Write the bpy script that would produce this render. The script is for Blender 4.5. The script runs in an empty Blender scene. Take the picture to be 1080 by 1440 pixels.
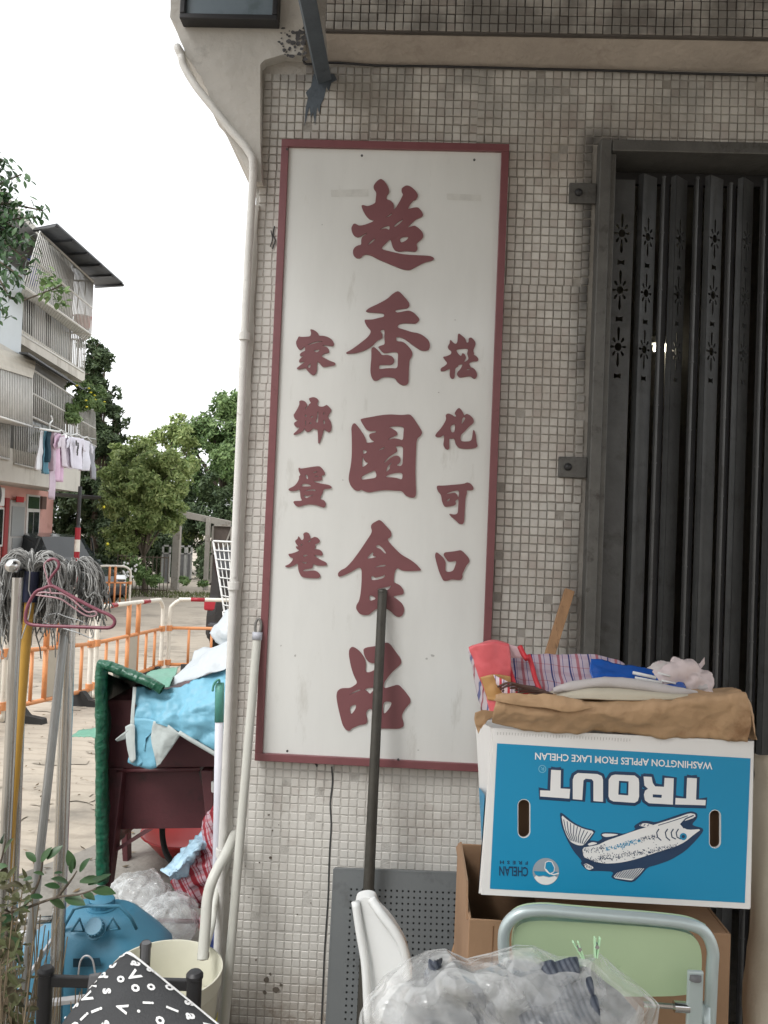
import bpy, math, random
from mathutils import Vector, Matrix, noise
from mathutils.geometry import tessellate_polygon
rnd = random.Random(7)
R = math.radians
scene = bpy.context.scene
COL = scene.collection

# ------------------------------------------------------------------ camera
F_PX = 1100.0
CAM = Vector((0, 0, 1.5))
YAW, PITCH, ROLL = R(2.0), R(1.3), R(2.3)
CM = Matrix.Rotation(YAW, 3, 'Z') @ Matrix.Rotation(math.pi / 2 + PITCH, 3, 'X') @ Matrix.Rotation(ROLL, 3, 'Z')
cam_d = bpy.data.cameras.new('camera')
cam_d.sensor_fit = 'VERTICAL'
cam_d.sensor_height = 36
cam_d.lens = F_PX / 1440 * 36
cam_d.clip_start = 0.05
cam_d.clip_end = 800
cam = bpy.data.objects.new('camera', cam_d)
COL.objects.link(cam)
cam.matrix_world = Matrix.Translation(CAM) @ CM.to_4x4()
scene.camera = cam

# ------------------------------------------------------------------ sky, sun, exposure
SUN_EL, SUN_AZ = R(52), R(215)      # azimuth measured clockwise from +Y: sun behind the camera, to the left
w = bpy.data.worlds.new("World")
scene.world = w
w.use_nodes = True
wn = w.node_tree
wn.nodes.clear()
o_ = wn.nodes.new('ShaderNodeOutputWorld')
bg = wn.nodes.new('ShaderNodeBackground')
sky = wn.nodes.new('ShaderNodeTexSky')
sky.sky_type = 'NISHITA'
sky.sun_disc = False
sky.sun_elevation = SUN_EL
sky.sun_rotation = SUN_AZ
sky.air_density = 1.0
sky.dust_density = 3.0
sky.ozone_density = 1.0
hs = wn.nodes.new('ShaderNodeHueSaturation')
hs.inputs['Saturation'].default_value = 0.10
wn.links.new(sky.outputs[0], hs.inputs['Color'])
ov = wn.nodes.new('ShaderNodeMixRGB')          # even, bright overcast veil over the sky model
ov.inputs[0].default_value = 0.65
ov.inputs[2].default_value = (6.2, 6.3, 6.4, 1)
wn.links.new(hs.outputs[0], ov.inputs[1])
wn.links.new(ov.outputs[0], bg.inputs['Color'])
bg.inputs['Strength'].default_value = 0.15
wn.links.new(bg.outputs[0], o_.inputs[0])
sd = bpy.data.lights.new('sun', 'SUN')
sd.energy = 1.1
sd.angle = R(22)
sd.color = (1, 0.985, 0.965)
sun = bpy.data.objects.new('sun', sd)
COL.objects.link(sun)
sdir = Vector((math.sin(SUN_AZ) * math.cos(SUN_EL), math.cos(SUN_AZ) * math.cos(SUN_EL), math.sin(SUN_EL)))
sun.rotation_euler = sdir.to_track_quat('Z', 'Y').to_euler()
scene.view_settings.view_transform = 'Standard'
scene.view_settings.look = 'None'
scene.view_settings.gamma = 1
scene.view_settings.use_curve_mapping = False
scene.view_settings.exposure = 1.02
scene.render.engine = 'CYCLES'
scene.cycles.max_bounces = 8
scene.cycles.transparent_max_bounces = 16

# ------------------------------------------------------------------ placing helpers
def ray(px, py):
    return CM @ Vector(((px - 540) / F_PX, -(py - 720) / F_PX, -1))
def at(px, py, Y):
    d = ray(px, py)
    return CAM + d * (Y / d.y)
def onplane(px, py, P0, N):
    d = ray(px, py)
    return CAM + d * ((P0 - CAM).dot(N) / d.dot(N))
def S(r, g, b):
    f = lambda c: (c / 255 / 12.92) if c / 255 <= 0.04045 else ((c / 255 + 0.055) / 1.055) ** 2.4
    return (f(r), f(g), f(b), 1)
def C3(r, g, b):
    return (r, g, b, 1)

# ------------------------------------------------------------------ materials
def mat(name, col, rough=0.6, metal=0.0, var=0.12, scale=6.0, bump=0.0, bscale=80.0, dirt=None, dscale=4.0, dlev=(0.55, 0.7), crumple=None,
        spec=0.5, coat=0.0, island=0.0, coord='Object', stretch=None, trans=0.0, alpha=1.0, sss=0.0):
    m = bpy.data.materials.new(name)
    m.use_nodes = True
    nt = m.node_tree
    N, L = nt.nodes, nt.links
    b = N['Principled BSDF']
    b.inputs['Roughness'].default_value = rough
    b.inputs['Metallic'].default_value = metal
    b.inputs['Specular IOR Level'].default_value = spec
    b.inputs['Coat Weight'].default_value = coat
    b.inputs['Coat Roughness'].default_value = 0.15
    b.inputs['Transmission Weight'].default_value = trans
    b.inputs['Alpha'].default_value = alpha
    tc = N.new('ShaderNodeTexCoord')
    co = tc.outputs[coord]
    if stretch:
        mp = N.new('ShaderNodeMapping')
        mp.inputs['Scale'].default_value = stretch
        L.new(co, mp.inputs[0])
        co = mp.outputs[0]
    nz = N.new('ShaderNodeTexNoise')
    nz.inputs['Scale'].default_value = scale
    nz.inputs['Detail'].default_value = 6
    nz.inputs['Roughness'].default_value = 0.65
    L.new(co, nz.inputs['Vector'])
    fac = nz.outputs['Fac']
    mr = N.new('ShaderNodeMapRange')
    mr.inputs[1].default_value = 0.3
    mr.inputs[2].default_value = 0.7
    mr.inputs[3].default_value = 1 - var
    mr.inputs[4].default_value = 1 + var
    L.new(fac, mr.inputs[0])
    val = mr.outputs[0]
    if island:
        geo = N.new('ShaderNodeNewGeometry')
        oi = N.new('ShaderNodeObjectInfo')
        ad = N.new('ShaderNodeMath'); ad.operation = 'ADD'
        fr = N.new('ShaderNodeMath'); fr.operation = 'FRACT'
        L.new(geo.outputs['Random Per Island'], ad.inputs[0])
        L.new(oi.outputs['Random'], ad.inputs[1])
        L.new(ad.outputs[0], fr.inputs[0])
        m2 = N.new('ShaderNodeMapRange')
        m2.inputs[3].default_value = 1 - island
        m2.inputs[4].default_value = 1 + island
        L.new(fr.outputs[0], m2.inputs[0])
        mu = N.new('ShaderNodeMath'); mu.operation = 'MULTIPLY'
        L.new(val, mu.inputs[0]); L.new(m2.outputs[0], mu.inputs[1])
        val = mu.outputs[0]
    vm = N.new('ShaderNodeVectorMath'); vm.operation = 'SCALE'
    vm.inputs[0].default_value = col[:3]
    L.new(val, vm.inputs['Scale'])
    out = vm.outputs[0]
    if dirt:
        n2 = N.new('ShaderNodeTexNoise')
        n2.inputs['Scale'].default_value = dscale
        n2.inputs['Detail'].default_value = 8
        n2.inputs['Roughness'].default_value = 0.7
        L.new(co, n2.inputs['Vector'])
        r2 = N.new('ShaderNodeMapRange')
        r2.inputs[1].default_value = dlev[0]
        r2.inputs[2].default_value = dlev[1]
        L.new(n2.outputs['Fac'], r2.inputs[0])
        mx = N.new('ShaderNodeMixRGB')
        mx.inputs[2].default_value = dirt
        L.new(r2.outputs[0], mx.inputs[0])
        L.new(out, mx.inputs[1])
        out = mx.outputs[0]
    L.new(out, b.inputs['Base Color'])
    nrm_in = None
    if crumple:
        dn = N.new('ShaderNodeTexNoise'); dn.inputs['Scale'].default_value = crumple[0] * .5; dn.inputs['Detail'].default_value = 2
        L.new(co, dn.inputs['Vector'])
        dd = N.new('ShaderNodeVectorMath'); dd.operation = 'MULTIPLY_ADD'; dd.inputs[1].default_value = (.6 / crumple[0],) * 3
        L.new(dn.outputs['Color'], dd.inputs[0]); L.new(co, dd.inputs[2])
        for (sc_, st_) in ((crumple[0], crumple[1]), (crumple[0] * 2.7, crumple[1] * .6)):
            vo = N.new('ShaderNodeTexVoronoi'); vo.inputs['Scale'].default_value = sc_
            L.new(dd.outputs[0], vo.inputs['Vector'])
            bp = N.new('ShaderNodeBump'); bp.inputs['Strength'].default_value = st_; bp.inputs['Distance'].default_value = .25 / sc_
            L.new(vo.outputs['Distance'], bp.inputs['Height'])
            if nrm_in is not None: L.new(nrm_in, bp.inputs['Normal'])
            nrm_in = bp.outputs[0]
        L.new(nrm_in, b.inputs['Normal'])
    if bump:
        n3 = N.new('ShaderNodeTexNoise')
        n3.inputs['Scale'].default_value = bscale
        n3.inputs['Detail'].default_value = 5
        L.new(co, n3.inputs['Vector'])
        bp = N.new('ShaderNodeBump')
        bp.inputs['Strength'].default_value = bump
        bp.inputs['Distance'].default_value = 0.01
        L.new(n3.outputs['Fac'], bp.inputs['Height'])
        if nrm_in is not None: L.new(nrm_in, bp.inputs['Normal'])
        L.new(bp.outputs[0], b.inputs['Normal'])
    return m

def plastic_film(name, tint, lo=0.12, hi=0.75, scale=14, bubble=False):
    m = bpy.data.materials.new(name)
    m.use_nodes = True
    nt = m.node_tree
    N, L = nt.nodes, nt.links
    b = N['Principled BSDF']
    b.inputs['Base Color'].default_value = tint
    b.inputs['Roughness'].default_value = 0.10
    b.inputs['Specular IOR Level'].default_value = 0.8
    out = N['Material Output']
    tr = N.new('ShaderNodeBsdfTransparent')
    mx = N.new('ShaderNodeMixShader')
    tc = N.new('ShaderNodeTexCoord')
    nz = N.new('ShaderNodeTexNoise')
    nz.inputs['Scale'].default_value = scale
    nz.inputs['Detail'].default_value = 8
    nz.inputs['Distortion'].default_value = 1.5
    L.new(tc.outputs['Object'], nz.inputs['Vector'])
    mr = N.new('ShaderNodeMapRange')
    mr.inputs[1].default_value = 0.38
    mr.inputs[2].default_value = 0.68
    mr.inputs[3].default_value = lo
    mr.inputs[4].default_value = hi
    L.new(nz.outputs['Fac'], mr.inputs[0])
    lw = N.new('ShaderNodeLayerWeight')
    lw.inputs[0].default_value = 0.35
    ad = N.new('ShaderNodeMath'); ad.operation = 'ADD'; ad.use_clamp = True
    ml = N.new('ShaderNodeMath'); ml.operation = 'MULTIPLY'; ml.inputs[1].default_value = 0.5
    L.new(lw.outputs['Facing'], ml.inputs[0])
    L.new(ml.outputs[0], ad.inputs[0]); L.new(mr.outputs[0], ad.inputs[1])
    L.new(ad.outputs[0], mx.inputs[0])
    L.new(tr.outputs[0], mx.inputs[1]); L.new(b.outputs[0], mx.inputs[2])
    L.new(mx.outputs[0], out.inputs[0])
    dd = N.new('ShaderNodeVectorMath'); dd.operation = 'MULTIPLY_ADD'; dd.inputs[1].default_value = (.06,) * 3
    dn = N.new('ShaderNodeTexNoise'); dn.inputs['Scale'].default_value = 8
    L.new(tc.outputs['Object'], dn.inputs['Vector'])
    L.new(dn.outputs['Color'], dd.inputs[0]); L.new(tc.outputs['Object'], dd.inputs[2])
    prev = None
    for (sc_, st_) in ((13, 1.0), (34, .8), (80, .4)):
        vo = N.new('ShaderNodeTexVoronoi'); vo.inputs['Scale'].default_value = sc_
        L.new(dd.outputs[0], vo.inputs['Vector'])
        bp = N.new('ShaderNodeBump'); bp.inputs['Strength'].default_value = st_; bp.inputs['Distance'].default_value = .3 / sc_
        L.new(vo.outputs['Distance'], bp.inputs['Height'])
        if prev is not None: L.new(prev, bp.inputs['Normal'])
        prev = bp.outputs[0]
    L.new(prev, b.inputs['Normal'])
    return m

def stripes_mat(name, base, cols, freq, axis='X', rough=0.6, cross=None, film=0.0, rot=0.0):
    """woven or printed stripes in object space: cols = [(start,end,colour)] in 0..1 of one repeat"""
    m = bpy.data.materials.new(name)
    m.use_nodes = True
    nt = m.node_tree
    N, L = nt.nodes, nt.links
    b = N['Principled BSDF']
    b.inputs['Roughness'].default_value = rough
    tc = N.new('ShaderNodeTexCoord')
    mp = N.new('ShaderNodeMapping')
    mp.inputs['Rotation'].default_value = (0, 0, 0) if not rot else (0, rot, 0)
    L.new(tc.outputs['Object'], mp.inputs[0])
    nz = N.new('ShaderNodeTexNoise'); nz.inputs['Scale'].default_value = 9
    L.new(mp.outputs[0], nz.inputs['Vector'])
    dm = N.new('ShaderNodeVectorMath'); dm.operation = 'MULTIPLY_ADD'
    dm.inputs[1].default_value = (0.02, 0.02, 0.02)
    L.new(nz.outputs['Color'], dm.inputs[0]); L.new(mp.outputs[0], dm.inputs[2])
    sp = N.new('ShaderNodeSeparateXYZ')
    L.new(dm.outputs[0], sp.inputs[0])
    def ramp(ax, cs, fq):
        mu = N.new('ShaderNodeMath'); mu.operation = 'MULTIPLY'; mu.inputs[1].default_value = fq
        L.new(sp.outputs[ax], mu.inputs[0])
        fr = N.new('ShaderNodeMath'); fr.operation = 'FRACT'
        L.new(mu.outputs[0], fr.inputs[0])
        cr = N.new('ShaderNodeValToRGB')
        cr.color_ramp.interpolation = 'CONSTANT'
        e = cr.color_ramp.elements
        e[0].position = 0; e[0].color = base
        e[1].position = 0.999; e[1].color = base
        for (a, z, c) in cs:
            q = e.new(a); q.color = c
            q = e.new(z); q.color = base
        L.new(fr.outputs[0], cr.inputs[0])
        return cr.outputs[0]
    out = ramp(axis, cols, freq)
    if cross:
        o2 = ramp(cross[0], cross[1], cross[2])
        mx = N.new('ShaderNodeMixRGB'); mx.blend_type = 'MULTIPLY'; mx.inputs[0].default_value = 0.8
        L.new(out, mx.inputs[1]); L.new(o2, mx.inputs[2])
        out = mx.outputs[0]
    L.new(out, b.inputs['Base Color'])
    return m

def leaf_mat(name, c1, c2, rough=0.5, trans=0.25):
    m = bpy.data.materials.new(name)
    m.use_nodes = True
    nt = m.node_tree
    N, L = nt.nodes, nt.links
    b = N['Principled BSDF']
    b.inputs['Roughness'].default_value = rough
    b.inputs['Specular IOR Level'].default_value = 0.35
    geo = N.new('ShaderNodeNewGeometry')
    tc = N.new('ShaderNodeTexCoord')
    nz = N.new('ShaderNodeTexNoise'); nz.inputs['Scale'].default_value = 0.7; nz.inputs['Detail'].default_value = 3
    L.new(tc.outputs['Object'], nz.inputs['Vector'])
    ad = N.new('ShaderNodeMath'); ad.operation = 'ADD'
    L.new(geo.outputs['Random Per Island'], ad.inputs[0]); L.new(nz.outputs['Fac'], ad.inputs[1])
    mr = N.new('ShaderNodeMapRange'); mr.inputs[1].default_value = 0.4; mr.inputs[2].default_value = 1.6
    L.new(ad.outputs[0], mr.inputs[0])
    mx = N.new('ShaderNodeMixRGB'); mx.inputs[1].default_value = c1; mx.inputs[2].default_value = c2
    L.new(mr.outputs[0], mx.inputs[0])
    L.new(mx.outputs[0], b.inputs['Base Color'])
    tl = N.new('ShaderNodeBsdfTranslucent')
    L.new(mx.outputs[0], tl.inputs[0])
    ms = N.new('ShaderNodeMixShader'); ms.inputs[0].default_value = trans
    L.new(b.outputs[0], ms.inputs[1]); L.new(tl.outputs[0], ms.inputs[2])
    L.new(ms.outputs[0], N['Material Output'].inputs[0])
    return m

# ------------------------------------------------------------------ object helpers
ROOT = {}
def thing(name, label, cat, loc, group=None, kind=None):
    o = bpy.data.objects.new(name, None)
    o.empty_display_size = 0.1
    COL.objects.link(o)
    o.location = loc
    o['label'] = label
    o['category'] = cat
    if group: o['group'] = group
    if kind: o['kind'] = kind
    ROOT[o.name] = Vector(loc)
    return o
def tag(o, label, cat, group=None):
    o['label'] = label
    o['category'] = cat
    if group: o['group'] = group
    return o

def catmull(pts, n=6, closed=False):
    P = [Vector(p) for p in pts]
    out = []
    m = len(P)
    rng = m if closed else m - 1
    for i in range(rng):
        p1, p2 = P[i], P[(i + 1) % m]
        p0 = P[i - 1] if (closed or i > 0) else p1 * 2 - p2
        p3 = P[(i + 2) % m] if (closed or i + 2 < m) else p2 * 2 - p1
        for k in range(n):
            t = k / n
            out.append(0.5 * ((2 * p1) + (p2 - p0) * t + (2 * p0 - 5 * p1 + 4 * p2 - p3) * t * t + (3 * p1 - 3 * p2 + p3 - p0) * t ** 3))
    if not closed:
        out.append(P[-1])
    return out
def chaikin(p, it=1, q=0.25):
    for _ in range(it):
        o = []
        for i in range(len(p)):
            a, b = p[i], p[(i + 1) % len(p)]
            o.append((a[0] * (1 - q) + b[0] * q, a[1] * (1 - q) + b[1] * q))
            o.append((a[0] * q + b[0] * (1 - q), a[1] * q + b[1] * (1 - q)))
        p = o
    return p

class MB:
    def __init__(s):
        s.v = []; s.f = []; s.mi = []; s.cur = 0
    def add(s, vs, fs):
        k = len(s.v)
        s.v += [tuple(v) for v in vs]
        s.f += [tuple(i + k for i in f) for f in fs]
        s.mi += [s.cur] * len(fs)
    def hexa(s, p):          # 8 points: bottom ring 0-3, top ring 4-7
        s.add(p, [(0, 3, 2, 1), (4, 5, 6, 7), (0, 1, 5, 4), (1, 2, 6, 5), (2, 3, 7, 6), (3, 0, 4, 7)])
        return s
    def box(s, x0, x1, y0, y1, z0, z1):
        return s.hexa([(x0, y0, z0), (x1, y0, z0), (x1, y1, z0), (x0, y1, z0), (x0, y0, z1), (x1, y0, z1), (x1, y1, z1), (x0, y1, z1)])
    def obox(s, c, ux, uy, uz, hx, hy, hz):
        c = Vector(c)
        p = []
        for k in (-1, 1):
            for (a, b) in ((-1, -1), (1, -1), (1, 1), (-1, 1)):
                p.append(c + ux * a * hx + uy * b * hy + uz * k * hz)
        return s.hexa(p)
    def bar(s, a, b, wx, wy, up=Vector((0, 1, 0))):
        a, b = Vector(a), Vector(b)
        d = (b - a); L_ = d.length; d.normalize()
        x = d.cross(up)
        if x.length < 1e-4: x = d.cross(Vector((1, 0, 0)))
        x.normalize(); y = x.cross(d)
        return s.obox((a + b) / 2, x, y, d, wx / 2, wy / 2, L_ / 2)
    def tube(s, pts, r, n=8, cap=True, flat=None):
        P = [Vector(p) for p in pts]
        if isinstance(r, (int, float)): r = [r] * len(P)
        t0 = (P[1] - P[0]).normalized()
        u = t0.orthogonal().normalized()
        vs = []
        for i, p in enumerate(P):
            a = P[max(i - 1, 0)]; b = P[min(i + 1, len(P) - 1)]
            t = (b - a)
            t = t.normalized() if t.length > 1e-9 else t0
            u = (u - t * u.dot(t))
            u = u.normalized() if u.length > 1e-6 else t.orthogonal().normalized()
            w_ = t.cross(u)
            for k in range(n):
                an = 2 * math.pi * k / n
                off = (u * math.cos(an) + w_ * math.sin(an)) * r[i]
                if flat is not None:
                    off = off - flat * off.dot(flat) * 0.92
                vs.append(p + off)
        fs = []
        for i in range(len(P) - 1):
            for k in range(n):
                a = i * n + k; b = i * n + (k + 1) % n
                fs.append((a, b, b + n, a + n))
        if cap:
            fs.append(tuple(range(n))[::-1])
            fs.append(tuple(range((len(P) - 1) * n, len(P) * n)))
        s.add(vs, fs)
        return s
    def lathe(s, c, prof, n=24, axis=Vector((0, 0, 1)), sx=1.0, cap=False):
        c = Vector(c); ax = axis.normalized()
        u = ax.orthogonal().normalized(); w_ = ax.cross(u)
        vs = []
        for (r, z) in prof:
            for k in range(n):
                a = 2 * math.pi * k / n
                vs.append(c + ax * z + (u * math.cos(a) + w_ * math.sin(a) * sx) * r)
        fs = []
        for i in range(len(prof) - 1):
            for k in range(n):
                a = i * n + k; b = i * n + (k + 1) % n
                fs.append((a, b, b + n, a + n))
        if cap:
            fs.append(tuple(range(n))[::-1])
            fs.append(tuple(range((len(prof) - 1) * n, len(prof) * n)))
        s.add(vs, fs)
        return s
    def grid(s, fn, nu, nv, closeu=False):
        vs = [fn(i / nu, j / nv) for j in range(nv + 1) for i in range(nu + (0 if closeu else 1))]
        W_ = nu + (0 if closeu else 1)
        fs = []
        for j in range(nv):
            for i in range(nu):
                i2 = (i + 1) % W_
                fs.append((j * W_ + i, j * W_ + i2, (j + 1) * W_ + i2, (j + 1) * W_ + i))
        s.add(vs, fs)
        return s
    def poly(s, loops, to3, depth=0.0, nrm=Vector((0, -1, 0))):
        """filled 2D outline with holes; to3 maps (x,y) to a 3D point; depth extrudes backwards"""
        flat = [p for lp in loops for p in lp]
        tri = tessellate_polygon([[Vector((p[0], p[1], 0)) for p in lp] for lp in loops])
        front = [to3(p[0], p[1]) for p in flat]
        tt = []
        for (a, b, c) in tri:
            n_ = (front[b] - front[a]).cross(front[c] - front[a])
            if n_.dot(nrm) < 0: a, c = c, a
            tt.append((a, b, c))
        s.add(front, tt)
        if depth:
            k0 = 0
            for lp in loops:
                m = len(lp)
                fr = front[k0:k0 + m]
                bk = [p - nrm * depth for p in fr]
                s.add(fr + bk, [(i, (i + 1) % m, m + (i + 1) % m, m + i) for i in range(m)])
                k0 += m
        return s
    def build(s, name, m, parent=None, smooth=False, bevel=0.0, solid=0.0, kind=None, sub=0, seg=2, label=None, auto=None):
        org = Vector((0, 0, 0))
        if parent is not None:
            org = ROOT[parent.name]
        me = bpy.data.meshes.new(name)
        me.from_pydata([(v[0] - org.x, v[1] - org.y, v[2] - org.z) for v in s.v], [], s.f)
        if isinstance(m, (list, tuple)):
            for q in m: me.materials.append(q)
            me.polygons.foreach_set('material_index', s.mi)
        else:
            me.materials.append(m)
        if smooth:
            me.polygons.foreach_set('use_smooth', [True] * len(me.polygons))
        me.update()
        o = bpy.data.objects.new(name, me)
        COL.objects.link(o)
        if auto:
            me.set_sharp_from_angle(angle=R(auto))
        if parent is not None:
            o.parent = parent
        ROOT[o.name] = org if parent is not None else Vector((0, 0, 0))
        if solid:
            md = o.modifiers.new('solid', 'SOLIDIFY'); md.thickness = solid; md.offset = 0
        if sub:
            md = o.modifiers.new('sub', 'SUBSURF'); md.levels = sub; md.render_levels = sub
        if bevel:
            md = o.modifiers.new('bevel', 'BEVEL'); md.width = bevel; md.segments = seg; md.limit_method = 'ANGLE'; md.angle_limit = R(40)
            md.harden_normals = False
        if kind: o['kind'] = kind
        if label: o['label'] = label
        return o

def recenter(o):
    """move a parentless mesh's origin to the bottom centre of its bounds"""
    me = o.data
    n = len(me.vertices)
    co = [0.0] * (3 * n)
    me.vertices.foreach_get('co', co)
    xs, ys, zs = co[0::3], co[1::3], co[2::3]
    c = Vector(((min(xs) + max(xs)) / 2, (min(ys) + max(ys)) / 2, min(zs)))
    me.transform(Matrix.Translation(-c))
    o.location = c
    ROOT[o.name] = c
    return o

def fbm(p, o=4):
    return noise.fractal(Vector(p), 1.0, 2.0, o)
def ridged(p):
    return 1 - abs(noise.fractal(Vector(p), 0.9, 2.1, 4)) * 2

def bicubic(ctrl, nu, nv):
    """ctrl: rows of Vectors -> dense grid of points through catmull-rom"""
    rows = [catmull(r, nu) for r in ctrl]
    cols = list(zip(*rows))
    dense = [catmull(list(c), nv) for c in cols]
    return [list(r) for r in zip(*dense)]      # [v][u]
def sheet(ctrl, name, m, parent=None, nu=8, nv=8, amp=0.006, fs=12.0, thick=0.002, seed=0, crease=0.0, smooth=True, kind=None, cs=5.0):
    G = bicubic(ctrl, nu, nv)
    H, W_ = len(G), len(G[0])
    out = []
    for j in range(H):
        for i in range(W_):
            p = G[j][i]
            du = G[j][min(i + 1, W_ - 1)] - G[j][max(i - 1, 0)]
            dv = G[min(j + 1, H - 1)][i] - G[max(j - 1, 0)][i]
            n_ = du.cross(dv)
            n_ = n_.normalized() if n_.length > 1e-9 else Vector((0, -1, 0))
            q = p * fs + Vector((seed * 7.3, seed * 3.1, 0))
            d = fbm(q) * amp
            if crease:
                d += (ridged(p * cs + Vector((seed * 2.7, 0, seed))) - 0.5) * crease
            out.append(p + n_ * d)
    b = MB()
    b.add(out, [(j * W_ + i, j * W_ + i + 1, (j + 1) * W_ + i + 1, (j + 1) * W_ + i) for j in range(H - 1) for i in range(W_ - 1)])
    return b.build(name, m, parent, smooth=smooth, solid=thick, kind=kind)

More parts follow.
